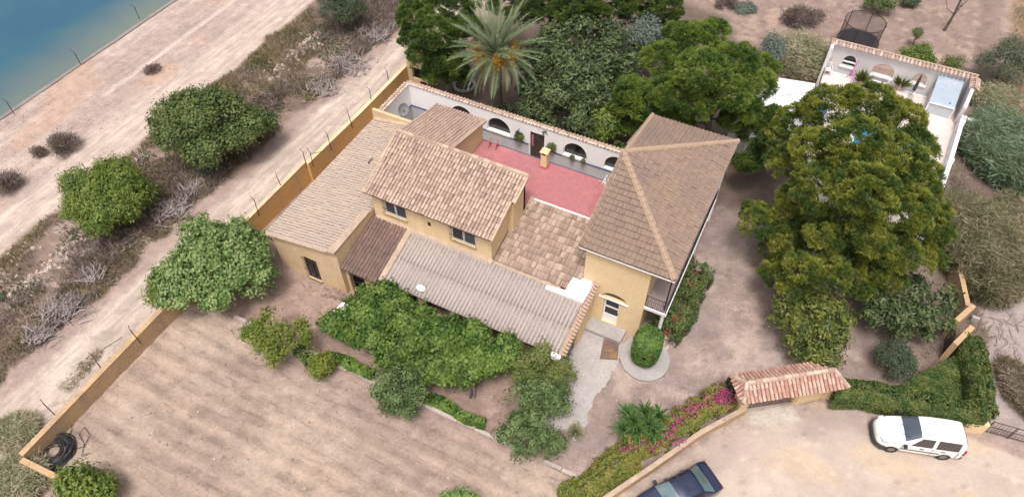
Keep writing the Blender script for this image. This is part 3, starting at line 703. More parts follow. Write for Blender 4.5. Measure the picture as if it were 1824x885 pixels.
for xa, xb in [(gx(868, 225), gx(909, 225)), (gx(1003, 272), gx(1046, 272)), (gx(803, 200), gx(842, 200))]:
    MB().box(xa - .02, xb + .02, gy - .12, gy + .28, 1.362, 1.419).build('arch_sill', M['concrete'], GW)
def coping(wall, p0, p1, z, side, step=.26, w=.21, l=.34, mt='tile_cope', drop=.12):
    """barrel tiles laid across a wall top, both ways from a ridge"""
    p0 = np.array([*p0, z], float); p1 = np.array([*p1, z], float); L = np.linalg.norm(p1 - p0); d = (p1 - p0) / L
    s = np.array([*side, 0], float); n = int(L / step); org = world_org(wall)
    tv, tf = tile_barrel(w, l, .07, .0, 4)
    me = bpy.data.meshes.new('coping_tile'); me.from_pydata([tuple(q) for q in tv], [], tf); me.materials.append(M[mt])
    for k in range(n):
        p = p0 + d * (k + .5) * L / n
        for sg in (1, -1):
            V = -s * sg + np.array([0, 0, drop / l]); V /= np.linalg.norm(V); U = d * sg; n_ = np.cross(U, V)
            if n_[2] < 0: U = -U; n_ = np.cross(U, V)
            q = p + s * sg * l * .93 + np.array([0, 0, -.02]) - org
            o = bpy.data.objects.new('coping_tile', me); COL.objects.link(o); o.parent = wall
            o.matrix_local = Matrix(((U[0], V[0], n_[0], q[0]), (U[1], V[1], n_[1], q[1]), (U[2], V[2], n_[2], q[2]), (0, 0, 0, 1)))
    bb = MB(); bb.path([p0 + [0, 0, drop + .01], p1 + [0, 0, drop + .01]], .06, 6); bb.build('ridge_mortar', M['mortar'], wall)
coping(GW, (gx0 - .15, gy + .15), (gx1, gy + .15), gz, (0, 1), l=.24, drop=.07); coping(GW, (gx0 - .15, 30.5), (gx0 - .15, gy + .1), gz, (1, 0), l=.24, drop=.07)
# the doorway: dark leaf, pink curtain
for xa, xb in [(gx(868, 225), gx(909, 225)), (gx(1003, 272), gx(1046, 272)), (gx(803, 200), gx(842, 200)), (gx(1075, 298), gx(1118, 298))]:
    MB().box(xa - .05, xb + .05, gy + .305, gy + .33, 1.3, 2.85).build('arch_shade_pane', M['glass_dark'], GW)  # dark panes added in the arches to stand for the shade behind them
MB().box(dx0 + .03, dx1 - .03, gy + .12, gy + .18, .12, 2.48).build('door', M['wood'], GW)
MB().box(dx0 + .12, dx0 + .24, gy + .05, gy + .1, 1.2, 2.2).build('curtain', flat('pink_cloth', (.42, .16, .17, 1), .9), GW)
# satellite dish
sp = G(757 * .132 + 660 - 46, 193, 3.2) if False else G(717, 196, 2.9)
SD = empty('satellite_dish', (sp[0], sp[1], 0), 'grey satellite dish behind the annex parapet', 'satellite dish')
b = MB(); b.tube((sp[0] + .1, sp[1], 2.0), (sp[0] + .1, sp[1], 2.95), .03); b.build('mast', M['galv'], SD)
b = MB(); prof = [(.02, .0), (.2, .02), (.36, .07), (.46, .13), (.44, .13), (.2, .04)]
m_ = MB(); m_.lathe((0, 0, 0), prof, 18); Rm = Matrix.Rotation(math.radians(70), 3, Vector((.3, 1, 0)).normalized())
b.add([np.array(Rm @ Vector(v)) + np.array([sp[0], sp[1], 2.95]) for v in m_.v], m_.f); b.build('dish', surf('dish_grey', (.30, .30, .31, 1), (.24, .24, .25, 1), scale=2, bump=0), SD)
b = MB(); b.tube((sp[0], sp[1], 2.8), (sp[0] + .45, sp[1] - .15, 3.02), .02); b.build('feed_arm', M['galv'], SD)
# wall plants beside the doorway

# ================================================================== ground
def sstep(a, b, x): 
    t = np.clip((x - a) / (b - a), 0, 1); return t * t * (3 - 2 * t)

def poly_mask(X, Y, poly, soft, wob=.5, ws=.5, seed=3):
    """1 inside a polygon, fading over 'soft' metres, with a ragged edge"""
    X = X + (vnoise(X * ws, Y * ws, seed) - .5) * 2 * wob; Y = Y + (vnoise(X * ws + 50, Y * ws, seed + 1) - .5) * 2 * wob
    P_ = [np.array(p[:2], float) for p in poly]; n = len(P_); ins = np.zeros(X.shape, bool); dist = np.full(X.shape, 1e9)
    for i in range(n):
        a, b_ = P_[i], P_[(i + 1) % n]
        c = ((a[1] > Y) != (b_[1] > Y)) & (X < (b_[0] - a[0]) * (Y - a[1]) / (b_[1] - a[1] + 1e-12) + a[0]); ins ^= c
        e = b_ - a; t = np.clip(((X - a[0]) * e[0] + (Y - a[1]) * e[1]) / (e @ e), 0, 1)
        dist = np.minimum(dist, np.hypot(X - a[0] - t * e[0], Y - a[1] - t * e[1]))
    sd_ = np.where(ins, dist, -dist)
    return sstep(-soft, soft, sd_)

STEP = .25
gxs = np.arange(-53.0, 28.01, STEP); gys = np.arange(-8, 84.01, STEP)
GX, GY = np.meshgrid(gxs, gys, indexing='ij')
n_big = vnoise(GX * .16, GY * .16, 11); n_mid = vnoise(GX * .7, GY * .7, 12); n_fine = vnoise(GX * 2.2, GY * 2.2, 13, 5)
n_ax = vnoise(GX * .25, GY * 1.1, 14); n_ay = vnoise(GX * 1.1, GY * .22, 15)
C_ = lambda *c: np.array(c)
def px_poly(pts, z=0): return [G(x, y, z)[:2] for x, y in pts]
field = [(-28.5, -9), (-28.5, 14.2), (-2.5, 14.3), (-1.2, 13.2), (-3, 11), (-8, 6), (-16, -9)]
front = px_poly([(1300, 760), (1330, 722), (1412, 722), (1470, 712), (1600, 745), (1760, 790), (1850, 830), (1850, 1000), (1000, 1000), (1085, 895)])
col = np.zeros(GX.shape + (3,)); zone = np.zeros(GX.shape, int); hz = np.zeros(GX.shape)
base_c = C_(.40, .315, .28) * (1 - n_big[..., None] * .0)
col[:] = base_c
def lay(mask, c, zid=None):
    global col
    col = col * (1 - mask[..., None]) + np.array(c) * mask[..., None] if np.ndim(c) == 1 else col * (1 - mask[..., None]) + c * mask[..., None]
    if zid is not None: zone[mask > .5] = zid
two = lambda a, b_, t: np.array(a) * (1 - t[..., None]) + np.array(b_) * t[..., None]
# embankment of the reservoir and the upper track
emb = poly_mask(GX, GY, [(-60, -20), (-41.6, -20), (-41.6, 90), (-60, 90)], .4, .8, .35, 20)
lay(emb, two((.47, .385, .35), (.55, .46, .41), sstep(.35, .65, n_ay)), 1)
lay(emb * sstep(.5, .66, vnoise(GX * .5, GY * .16, 23)) * sstep(-45.2, -46.5, GX) * .75, (.42, .335, .30))
lay(emb * sstep(.58, .72, vnoise(GX * .3, GY * .2, 24)) * .5, (.52, .36, .27))
utr = poly_mask(GX, GY, [(-45.0, -20), (-41.9, -20), (-41.9, 90), (-45.0, 90)], .5, .6, .3, 21)
lay(utr, two((.55, .46, .41), (.61, .515, .46), n_mid), 2)
lay(sstep(-48.6, -48.45, GX) * sstep(-48.1, -48.25, GX) * sstep(.4, .5, vnoise(GX * .2, GY * .15, 25)) * .7, (.68, .60, .54))
# scrub strip
scr = poly_mask(GX, GY, [(-41.7, -20), (-34.6, -20), (-33.6, 30), (-32.6, 50), (-34, 90), (-41.7, 90)], .35, .7, .5, 22)
lay(scr, two((.27, .205, .17), (.18, .135, .115), sstep(.35, .65, n_mid)), 3)
lay(scr * sstep(.5, .62, vnoise(GX * .45, GY * .3, 26)), (.27, .215, .115))
lay(scr * sstep(.6, .72, vnoise(GX * .5, GY * .5, 27)) * .8, (.47, .38, .33))
# lower track along the wall
trk = poly_mask(GX, GY, [(-33.4, -20), (-28.3, -20), (-28.3, 90), (-31.6, 90), (-32.3, 30)], .4, .4, .5, 28)
lay(trk, two((.53, .45, .395), (.62, .535, .47), sstep(.3, .7, n_ay)), 4)
lay(trk * sstep(-30.9, -30.2, GX) * sstep(-29.2, -29.8, GX) * sstep(.42, .6, n_ay) * .5, (.46, .39, .345))
# field with furrows
fld = poly_mask(GX, GY, field, .15, .1, .5, 29)
fur = .5 + .5 * np.sin(GY * 2 * math.pi / .95 + (n_big - .5) * 7 + (n_mid - .5) * 2.2)
fc = two((.45, .355, .29), (.375, .295, .25), sstep(.35, .65, n_ax))
fc = fc * (1 - .12 * ((fur ** 3) * sstep(.36, .56, n_big * .6 + .4 * vnoise(GX * .35, GY * .9, 52)))[..., None]); fc = fc * (1 + .08 * ((1 - fur) ** 4)[..., None])
fc = two((0, 0, 0), (0, 0, 0), n_mid) + fc * (1 - sstep(.55, .7, n_mid)[..., None] * .15)
lay(fld, fc, 5); lay(fld * sstep(.52, .66, vnoise(GX * .22, GY * .4, 31)) * .6, (.50, .41, .34))
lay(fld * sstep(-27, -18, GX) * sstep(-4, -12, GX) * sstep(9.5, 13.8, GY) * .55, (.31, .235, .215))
# garden strip between the kerb and the house
grd = poly_mask(GX, GY, [(-28.4, 14.2), (-28.4, 30), (-25.2, 30), (-25.2, 18.5), (-6.8, 19), (-5.2, 14.3)], .2, .15, .6, 32)
lay(grd, two((.38, .285, .24), (.31, .225, .195), sstep(.35, .65, n_mid)), 6)
lay(grd * sstep(.55, .68, n_fine) * .5, (.45, .36, .31))
# yard to the right of the houses
yrd = poly_mask(GX, GY, [(-5.2, 14.2), (-1, 14.2), (3, 20), (9, 25.5), (13.5, 28), (13, 40), (2, 42), (-3, 40), (-3.4, 23), (-6.5, 19)], .3, .2, .5, 33)
lay(yrd, two((.43, .345, .31), (.31, .245, .225), sstep(.34, .62, n_big * .5 + n_mid * .5)), 7)
lay(yrd * sstep(.5, .66, vnoise(GX * .55, GY * .55, 34, 5)) * .6, (.29, .235, .23))
lay(yrd * sstep(.56, .7, vnoise(GX * .9, GY * .9, 35, 5)) * .55, (.56, .46, .41))
# forecourt
fro = poly_mask(GX, GY, front, .2, .15, .5, 36)
lay(fro, two((.58, .50, .43), (.52, .44, .385), sstep(.4, .6, n_mid)), 8)
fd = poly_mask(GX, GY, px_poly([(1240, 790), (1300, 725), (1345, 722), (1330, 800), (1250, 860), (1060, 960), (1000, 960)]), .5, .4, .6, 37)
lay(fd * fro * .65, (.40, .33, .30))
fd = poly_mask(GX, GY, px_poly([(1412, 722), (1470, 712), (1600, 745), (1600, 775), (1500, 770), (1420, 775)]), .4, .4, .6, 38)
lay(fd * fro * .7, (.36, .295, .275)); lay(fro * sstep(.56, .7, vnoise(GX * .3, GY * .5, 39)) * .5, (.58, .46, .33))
thr = poly_mask(GX, GY, px_poly([(1333, 727), (1405, 722), (1428, 748), (1340, 758)]), .12, .1, .5, 40); lay(thr * .8, (.60, .56, .50))
# lane at the right
lan = poly_mask(GX, GY, px_poly([(1745, 760), (1760, 600), (1740, 540), (1850, 500), (1850, 800)]), .3, .3, .5, 41)
lay(lan, two((.44, .39, .37), (.35, .30, .285), n_mid), 9)
# plot at the back, and the dark litter under the garden trees
bck = poly_mask(GX, GY, [(-14, 44), (2, 52.5), (12, 53.5), (13.5, 90), (-30, 90), (-18, 60)], .5, .6, .4, 42)
lay(bck, two((.34, .26, .23), (.27, .205, .185), sstep(.35, .65, n_mid)), 10); lay(bck * sstep(.5, .64, n_fine * .5 + n_mid * .5) * .6, (.48, .375, .30))
rgt = poly_mask(GX, GY, [(13.8, 50), (40, 50), (40, 90), (14.5, 90)], .6, .6, .4, 43)
lay(rgt, two((.30, .22, .15), (.24, .18, .145), n_mid), 11); lay(rgt * sstep(.52, .66, vnoise(GX * .4, GY * .4, 44)) * .7, (.37, .27, .17))
pth = poly_mask(GX, GY, [(11.6, 52), (13.3, 52), (13.8, 90), (11.9, 90)], .3, .2, .5, 45); lay(pth * .7, (.25, .19, .165))
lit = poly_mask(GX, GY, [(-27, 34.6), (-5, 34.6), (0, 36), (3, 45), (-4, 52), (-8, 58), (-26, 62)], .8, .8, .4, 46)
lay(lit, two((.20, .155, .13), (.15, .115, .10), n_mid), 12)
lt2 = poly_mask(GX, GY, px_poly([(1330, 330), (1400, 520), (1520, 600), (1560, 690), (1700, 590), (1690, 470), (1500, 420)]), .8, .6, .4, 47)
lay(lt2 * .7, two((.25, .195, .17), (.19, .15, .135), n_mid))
wild = poly_mask(GX, GY, [(11.2, 28), (40, 24), (40, 50), (11, 51)], .4, .4, .4, 48); lay(wild * (1 - lan), two((.22, .17, .14), (.17, .13, .115), n_mid), 13)
col *= (.83 + .27 * (.5 * n_fine + .5 * n_mid)[..., None]) * np.array([.855, .825, .80])
# speckle of small stones and dead leaves
sp_ = RNG.random(GX.shape); col[(sp_ > .985)] *= 1.16; col[(sp_ < .02)] *= .8
hz = (n_mid - .5) * .07 + (n_fine - .5) * .05
hz += fld * (fur - .5) * -.11 + scr * (n_mid - .35) * .25 + emb * sstep(-45.5, -52, GX) * .0
hz -= .02
flat_m = poly_mask(GX, GY, [(-27.2, 18.0), (-4, 18.0), (-2, 36), (-27.2, 36)], 1.5, 0, 1, 50); hz = hz * (1 - .6 * flat_m)
grain = np.ones(GX.shape) * .8; grain = grain * (1 - fro) + .35 * fro; grain = grain * (1 - utr) + .5 * utr; grain = grain * (1 - trk) + .55 * trk; grain = grain * (1 - yrd) + .75 * yrd
GRN = np.stack([grain, fld, np.clip(trk + utr * .8 + emb * .5, 0, 1)], -1).reshape(-1, 3)
znames = {0: 'earth', 1: 'embankment', 2: 'upper_dirt_track', 3: 'scrub_strip', 4: 'dirt_track', 5: 'ploughed_field', 6: 'garden_earth', 7: 'yard', 8: 'forecourt', 9: 'lane', 10: 'dry_plot', 11: 'rough_ground', 12: 'garden_floor', 13: 'wild_ground'}
gm, gt, gb = new_mat('bare_earth')
at = N(gt, 'ShaderNodeAttribute'); at.attribute_name = 'tone'; tc = N(gt, 'ShaderNodeTexCoord')
gr = N(gt, 'ShaderNodeAttribute'); gr.attribute_name = 'grain'; sx_ = N(gt, 'ShaderNodeSeparateXYZ'); gt.links.new(gr.outputs['Vector'], sx_.inputs[0])   # x: coarse grain, y: streaks along the furrows, z: streaks along the tracks
def math_(op, a_, b_):
    n = N(gt, 'ShaderNodeMath', operation=op)
    for i, v in enumerate((a_, b_)):
        if hasattr(v, 'is_linked'): gt.links.new(v, n.inputs[i])
        else: n.inputs[i].default_value = v
    return n.outputs[0]
def gnoise(scale, sc=(1, 1, 1), det=10.0, rough=.7, w=0.0):
    mp = N(gt, 'ShaderNodeMapping'); mp.inputs['Scale'].default_value = sc; mp.inputs['Location'].default_value = (w, w * 1.7, 0); gt.links.new(tc.outputs['Object'], mp.inputs[0])
    n = N(gt, 'ShaderNodeTexNoise', Scale=scale, Detail=det, Roughness=rough); gt.links.new(mp.outputs[0], n.inputs['Vector']); return n.outputs[0]
n1o = gnoise(6.0, det=8.0, rough=.75); n1b = gnoise(1.3, det=9.0, rough=.6, w=3.3)
def mult(fac_src, lo, hi, src, a0, a1, amount):
    m_ = N(gt, 'ShaderNodeMapRange'); m_.inputs[1].default_value = a0; m_.inputs[2].default_value = a1; m_.inputs[3].default_value = lo; m_.inputs[4].default_value = hi; gt.links.new(src, m_.inputs[0])
    return mixc(gt, amount, fac_src, mixc(gt, 1.0, fac_src, m_.outputs[0], 'MULTIPLY'))
cc = at.outputs['Color']
cc = mult(cc, .70, 1.24, n1o, .3, .7, sx_.outputs[0])
cc = mult(cc, .82, 1.14, n1b, .32, .68, sx_.outputs[0])
# broken dark streaks along the furrows, pale and dark streaks along the tracks
st1 = gnoise(1.0, (.42, 3.0, 1), 6.0, .6, 9.1); cc = mult(cc, 1.0, .80, st1, .555, .64, math_('MULTIPLY', sx_.outputs[1], .9))
st2 = gnoise(1.0, (.9, 5.0, 1), 5.0, .6, 2.7); cc = mult(cc, 1.0, .78, st2, .60, .66, math_('MULTIPLY', sx_.outputs[1], .9))
st3 = gnoise(1.0, (2.6, .30, 1), 6.0, .6, 5.1); cc = mult(cc, .84, 1.10, st3, .42, .6, math_('MULTIPLY', sx_.outputs[2], .9))
# sparse crisp dark marks: clods, twigs, dead weeds
mk_ = gnoise(3.6, (1, 1.7, 1), 9.0, .8, 12.0); cc = mult(cc, 1.0, .56, mk_, .635, .69, sx_.outputs[0])
class _o: pass
n1 = _o(); n1.outputs = [n1o]
gt.links.new(cc, gb.inputs['Base Color']); gb.inputs['Roughness'].default_value = .95; gb.inputs['Specular IOR Level'].default_value = .1
bp = N(gt, 'ShaderNodeBump', Strength=.5, Distance=.06); gt.links.new(n1.outputs[0], bp.inputs['Height']); gt.links.new(bp.outputs[0], gb.inputs['Normal'])
nx, ny = GX.shape
idx = np.arange(nx * ny).reshape(nx, ny)
quads = np.stack([idx[:-1, :-1], idx[1:, :-1], idx[1:, 1:], idx[:-1, 1:]], -1).reshape(-1, 4)
zq = zone[:-1, :-1].reshape(-1)
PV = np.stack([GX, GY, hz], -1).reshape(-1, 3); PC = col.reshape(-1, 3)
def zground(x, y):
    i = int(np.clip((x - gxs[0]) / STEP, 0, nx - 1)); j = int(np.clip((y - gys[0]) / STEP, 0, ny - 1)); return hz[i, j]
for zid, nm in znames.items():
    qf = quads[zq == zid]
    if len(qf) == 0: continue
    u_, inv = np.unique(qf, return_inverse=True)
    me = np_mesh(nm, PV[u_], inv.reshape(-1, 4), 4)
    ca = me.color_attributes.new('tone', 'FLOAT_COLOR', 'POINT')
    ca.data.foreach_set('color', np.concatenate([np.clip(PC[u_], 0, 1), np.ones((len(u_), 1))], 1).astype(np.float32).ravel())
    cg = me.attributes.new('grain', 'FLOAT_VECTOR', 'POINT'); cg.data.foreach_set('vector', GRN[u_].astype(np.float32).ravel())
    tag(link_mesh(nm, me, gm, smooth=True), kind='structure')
tm = surf('far_earth', (.36, .285, .25, 1), (.28, .22, .18, 1), (.20, .18, .12, 1), scale=.03, bump=0)
b = MB()
for (x0, x1, y0, y1) in ((-900, -76, -900, 900), (27.9, 900, -900, 900), (-76, 27.9, -900, -7.9), (-76, 27.9, 83.9, 900)): b.add([(x0, y0, -.12), (x1, y0, -.12), (x1, y1, -.12), (x0, y1, -.12)], [(0, 1, 2, 3)])
tag(b.build('terrain', tm), kind='structure')
# reservoir: lined bank, kerb, water
wm, wt, wb = new_mat('green_blue_water'); tc = N(wt, 'ShaderNodeTexCoord')
nn = N(wt, 'ShaderNodeTexNoise', Scale=.12, Detail=3.0); wt.links.new(tc.outputs['Object'], nn.inputs['Vector'])
wsx = N(wt, 'ShaderNodeSeparateXYZ'); wt.links.new(tc.outputs['Object'], wsx.inputs[0]); wad = N(wt, 'ShaderNodeMath', operation='MULTIPLY_ADD'); wt.links.new(nn.outputs[0], wad.inputs[0]); wad.inputs[1].default_value = 5.0; wt.links.new(wsx.outputs[0], wad.inputs[2])
wt.links.new(mixc(wt, ramp(wt, wad.outputs[0], -57.5, -50.5), mixc(wt, ramp(wt, nn.outputs[0], .4, .65), (.032, .095, .15, 1), (.045, .12, .155, 1)), (.15, .17, .145, 1)), wb.inputs['Base Color'])
wb.inputs['Roughness'].default_value = .06; wb.inputs['IOR'].default_value = 1.33
wv = N(wt, 'ShaderNodeTexNoise', Scale=2.2, Detail=6.0); wt.links.new(tc.outputs['Object'], wv.inputs['Vector'])
bp = N(wt, 'ShaderNodeBump', Strength=.22, Distance=.05); wt.links.new(wv.outputs[0], bp.inputs['Height']); wt.links.new(bp.outputs[0], wb.inputs['Normal'])
b = MB(); b.add([(-76, -8, -.75), (-54.0, -8, -.75), (-54.0, 84, -.75), (-76, 84, -.75)], [(0, 1, 2, 3)]); tag(b.build('reservoir_water', wm), kind='structure')
lm = surf('bank_lining', (.27, .235, .225, 1), (.20, .18, .175, 1), (.34, .29, .26, 1), scale=.8, fine=.3)
b = MB(); b.add([(-54.6, -8, -.9), (-53.3, -8, .03), (-53.3, 84, .03), (-54.6, 84, -.9)], [(0, 1, 2, 3)])
b.box(-53.3, -52.95, -8, 84, -.3, .06); tag(b.build('reservoir_bank', lm), kind='structure')
fw_ = MB()
for k in range(6):
    p = G(235 + RNG.normal(0, 6), 82 + RNG.normal(0, 4), -.74); fw_.lathe((p[0], p[1], -.745), [(.12, 0), (.1, .03), (.02, .04)], 7)
tag(fw_.build('foam_patch', M['white']), 'small white patch of foam floating on the blue water', 'foam')
# reservoir fence posts
for i, (tp, bs) in enumerate((((237, 8), (249, 35)), ((139, 98), (144, 116)), ((16, 186), (26, 204)))):
    g = G(*bs); b = MB(); b.tube((g[0], g[1], 0), (g[0] - .05, g[1] + .05, 1.15), .03, n=5); b.tube((g[0] - .05, g[1] + .05, 1.13), (g[0] - .4, g[1], 1.35), .022, n=5)
    tag(b.build('fence_post', M['iron']), ['thin bent post at the reservoir edge near the top of the photo', 'middle thin post at the reservoir edge', 'thin post at the reservoir edge nearest the left border'][i], 'fence post', 'posts along the reservoir edge')

# ================================================================== perimeter walls
def wall_run(name, label, pts, h, t, mat, cat='wall', cap=None):
    """a wall following ground points, thickness to both sides, with a slightly rough coping"""
    o = empty(name, (pts[0][0], pts[0][1], 0), label, cat)
    b = MB(); c = MB()
    P_ = [np.array(p[:2], float) for p in pts]; n = len(P_)
    hs = h if isinstance(h, (list, tuple)) else [h] * n
    off = []
    for i in range(n):
        d = (P_[min(i + 1, n - 1)] - P_[max(i - 1, 0)]); d /= np.linalg.norm(d); off.append(np.array([-d[1], d[0]]) * t / 2)
    for i in range(n - 1):
        a, e = P_[i], P_[i + 1]; oa, oe = off[i], off[i + 1]
        vs = [(*(a + oa), -.3), (*(e + oe), -.3), (*(e - oe), -.3), (*(a - oa), -.3)]; vt_ = [(*(a + oa), hs[i]), (*(e + oe), hs[i + 1]), (*(e - oe), hs[i + 1]), (*(a - oa), hs[i])]
        fs = [(4, 7, 6, 5), (0, 4, 5, 1), (2, 6, 7, 3)]
        if i == 0: fs.append((3, 7, 4, 0))
        if i == n - 2: fs.append((1, 5, 6, 2))
        b.add(vs + vt_, fs)
        k = 1.12; cs = [(*(a + oa * k), hs[i] + .003), (*(e + oe * k), hs[i + 1] + .003), (*(e - oe * k), hs[i + 1] + .003), (*(a - oa * k), hs[i] + .003)]; ct = [(x, y, z + .05) for x, y, z in cs]
        c.add(cs + ct, [(3, 2, 1, 0), (4, 5, 6, 7), (0, 1, 5, 4), (1, 2, 6, 5), (2, 3, 7, 6), (3, 0, 4, 7)])
    b.build('wall_body', M[mat], o); c.build('wall_coping', M[cap or mat], o)
    return o
PW = wall_run('perimeter_wall', 'tall orange rendered wall along the dirt track beside the annex', [(-28.0, 25.4), (-27.85, 31), (-27.75, 38.2)], [1.85, 1.85, 1.95], .25, 'ochre', cap='cream')
wall_run('perimeter_wall', 'orange wall section left of the annex running down behind the pale fig tree', [(-28.55, 13.6), (-28.5, 20), (-28.3, 25.6)], [1.3, 1.6, 1.8], .25, 'ochre', cap='annexwall')
wall_run('perimeter_wall', 'low weathered tan wall between the ploughed field and the dirt track', [(-28.55, 2.55), (-28.6, 8), (-28.56, 13.59)], [1.1, 1.15, 1.3], .28, 'oldochre')
e0 = G(106, 852, .8); wall_run('perimeter_wall', 'short low end wall at the bottom left corner of the field', [(-28.4, 2.4), (e0[0], e0[1]), (e0[0] + 3.5, e0[1] - .5)], [1.0, .8, .7], .25, 'oldochre')
# wire fence posts standing on the wall
posts = [(690, 120, 692, 145), (657, 155, 661, 180), (620, 192, 626, 219), (581, 231, 588, 258), (548, 262, 556, 288), (533, 262, 544, 290), (494, 306, 502, 331), (448, 347, 458, 375), (180, 622, 176, 652), (77, 718, 93, 734), (237, 588, 246, 604)]
plabel = ['farthest thin post on the orange wall near the kiosk', 'thin post on the orange wall left of the satellite dish', 'thin post on the orange wall, third from the kiosk', 'thin post on the orange wall, fourth from the kiosk', 'braced thin post at the step in the orange wall, upper of the pair', 'thin post at the step in the orange wall, lower of the pair', 'thin post on the orange wall below the step', 'thin post on the orange wall just above the pale fig tree', 'bent thin post on the weathered tan wall', 'leaning thin post by the reeds at the lower end of the tan wall', 'thin post on the tan wall just below the pale fig tree']
for (x0, y0, x1, y1), lb in zip(posts, plabel):
    zt = 1.85 if y1 < 300 else (1.7 if y1 < 500 else 1.15)
    g = G(x1, y1, zt); b = MB(); lean = RNG.normal(0, .06, 2)
    b.tube((g[0], g[1], zt - .5), (g[0] + lean[0], g[1] + lean[1], zt + .95), .028, n=5); b.tube((g[0] + lean[0], g[1] + lean[1], zt + .93), (g[0] - .25, g[1] + .1, zt + 1.08), .02, n=5)
    if 'braced' in lb: b.tube((g[0] + .02, g[1], zt + .7), (g[0] + .1, g[1] + 1.2, zt), .02, n=5)
    if 'bent' in lb: b.path([(g[0], g[1], zt + .8), (g[0] + .3, g[1] + .8, zt + 1.0), (g[0] + .5, g[1] + 1.7, zt + .9)], .02, 5)
    tag(b.build('fence_post', M['rust']), lb, 'fence post', 'posts along the perimeter wall')
# kiosk niche at the top of the wall
kp = G(738, 135, 0); KX, KY = -26.9, 37.4
KI = empty('wall_kiosk', (KX, KY, 0), 'small cream gate recess with a dark opening at the top end of the orange wall', 'gate recess')
b = MB(); b.wall((-27.6, KY, 0), X_, -Y_, .35, [(0, 0), (1.75, 0), (1.75, 2.25), (.9, 2.55), (0, 2.5)], [rect(.42, 1.35, 1.05, 2.1)]); b.build('wall', M['cream'], KI)
MB().box(-27.15, -26.3, KY + .2, KY + .3, .9, 2.2).build('opening', M['void'], KI); MB().box(-26.45, -26.0, KY - .3, KY - .01, 0, 1.0).build('cupboard', M['wood'], KI)
wall_run('perimeter_wall', 'short orange wall piece running on above the cream gate recess', [(-27.75, 38.25), (-27.6, 41.0)], [1.95, 1.9], .25, 'ochre')
wall_run('perimeter_wall', 'ochre boundary wall under the pines at the right of the yard', px_poly([(1705, 568), (1692, 505), (1688, 440)]), 1.3, .25, 'oldochre')
# kerb between field and garden, as lengths of concrete block
KB = empty('garden_kerb', (-15, 14.2, 0), 'low grey kerb wall between the ploughed field and the garden strip', 'kerb')
xk = -25.3; bme = MB().box(-.49, .49, -.1, .1, -.2, .24); bme_ = bpy.data.meshes.new('kerb_block'); bme_.from_pydata(bme.v, [], bme.f); bme_.materials.append(surf('kerb_concrete', (.43, .36, .32, 1), (.34, .285, .26, 1), scale=2, fine=.25, rnd=(.52, .45, .40, 1)))
while xk < -2.4:
    if not (-6.9 < xk < -5.6):
        o = bpy.data.objects.new('kerb_block', bme_); COL.objects.link(o); o.parent = KB
        o.location = (xk + .5 + 15, RNG.normal(0, .025) + (xk + 15) * .004, RNG.normal(0, .015)); o.rotation_euler = (RNG.normal(0, .02), RNG.normal(0, .01), RNG.normal(0, .012))
    xk += 1.0
# front wall right of the bougainvillea and the wall below the hedge
wall_run('front_wall', 'low cream front wall under the bougainvillea beside the dark car', [G(1324, 735)[:2], G(1245, 778)[:2], G(1160, 838)[:2], G(1060, 905)[:2]], .55, .22, 'oldochre', cap='mortar')
wall_run('front_wall', 'cream front wall below the clipped hedge behind the white van', [G(1413, 717)[:2], G(1463, 705)[:2], G(1602, 738)[:2], G(1700, 763)[:2], G(1748, 768)[:2]], [1.0, 1.0, .8, .8, .8], .24, 'cream')
# concrete apron and the round slab at the topiary
def sheet_poly(name, poly, z, mat, parent=None):
    pl = [p[:2] for p in poly]; b = MB(); n = len(pl)
    tr = tessellate_polygon([[Vector((p[0], p[1], 0)) for p in pl]])
    vs = [(p[0], p[1], z) for p in pl]; fs = []
    for t in tr:
        a = [np.array(vs[i]) for i in t]; fs.append(t if np.cross(a[1] - a[0], a[2] - a[0])[2] > 0 else t[::-1])
    ar = sum(pl[i][0] * pl[(i + 1) % n][1] - pl[(i + 1) % n][0] * pl[i][1] for i in range(n))
    b.add(vs, fs); lo = [(p[0], p[1], z - .2) for p in pl]
    b.add(vs + lo, [((i, n + i, n + (i + 1) % n, (i + 1) % n) if ar > 0 else ((i + 1) % n, n + (i + 1) % n, n + i, i)) for i in range(n)])
    return b.build(name, mat, parent)
ap_ = px_poly([(1030, 590), (1058, 572), (1105, 598), (1110, 625), (1096, 655), (1088, 668), (1078, 690), (1060, 705), (1050, 730), (1040, 762), (1012, 765), (950, 762), (960, 700), (1000, 640), (1015, 610)])
pt2 = []
for i in range(len(ap_)):
    a, c = np.array(ap_[i]), np.array(ap_[(i + 1) % len(ap_)])
    for k in range(4): pt2.append(a + (c - a) * k / 4 + (RNG.normal(0, .07, 2) if k else 0))
tag(sheet_poly('concrete_path', pt2, .05, surf('worn_concrete', (.42, .39, .375, 1), (.35, .32, .31, 1), (.30, .255, .235, 1), scale=.5, bump=.3, bscale=7, fine=.2)), kind='structure')
mx_ = px_poly([(1078, 590), (1103, 598), (1100, 642), (1068, 640)])
tag(sheet_poly('stained_patch', mx_, .056, surf('rust_stain', (.17, .115, .09, 1), (.14, .10, .085, 1), (.42, .22, .055, 1), scale=1.1, fine=.3)), kind='structure')
oc = G(1148, 637, .08); s_ = px_m(oc); rx_, ry_ = 44 / s_, 36 / s_ / .766
ell = [oc[:2] + RT[:2] * math.cos(a) * rx_ * (1 + RNG.normal(0, .012)) + FH[:2] * math.sin(a) * ry_ for a in np.linspace(0, 2 * math.pi, 36, endpoint=False)]
tag(sheet_poly('round_slab', ell, .12, M['concrete']), kind='structure')
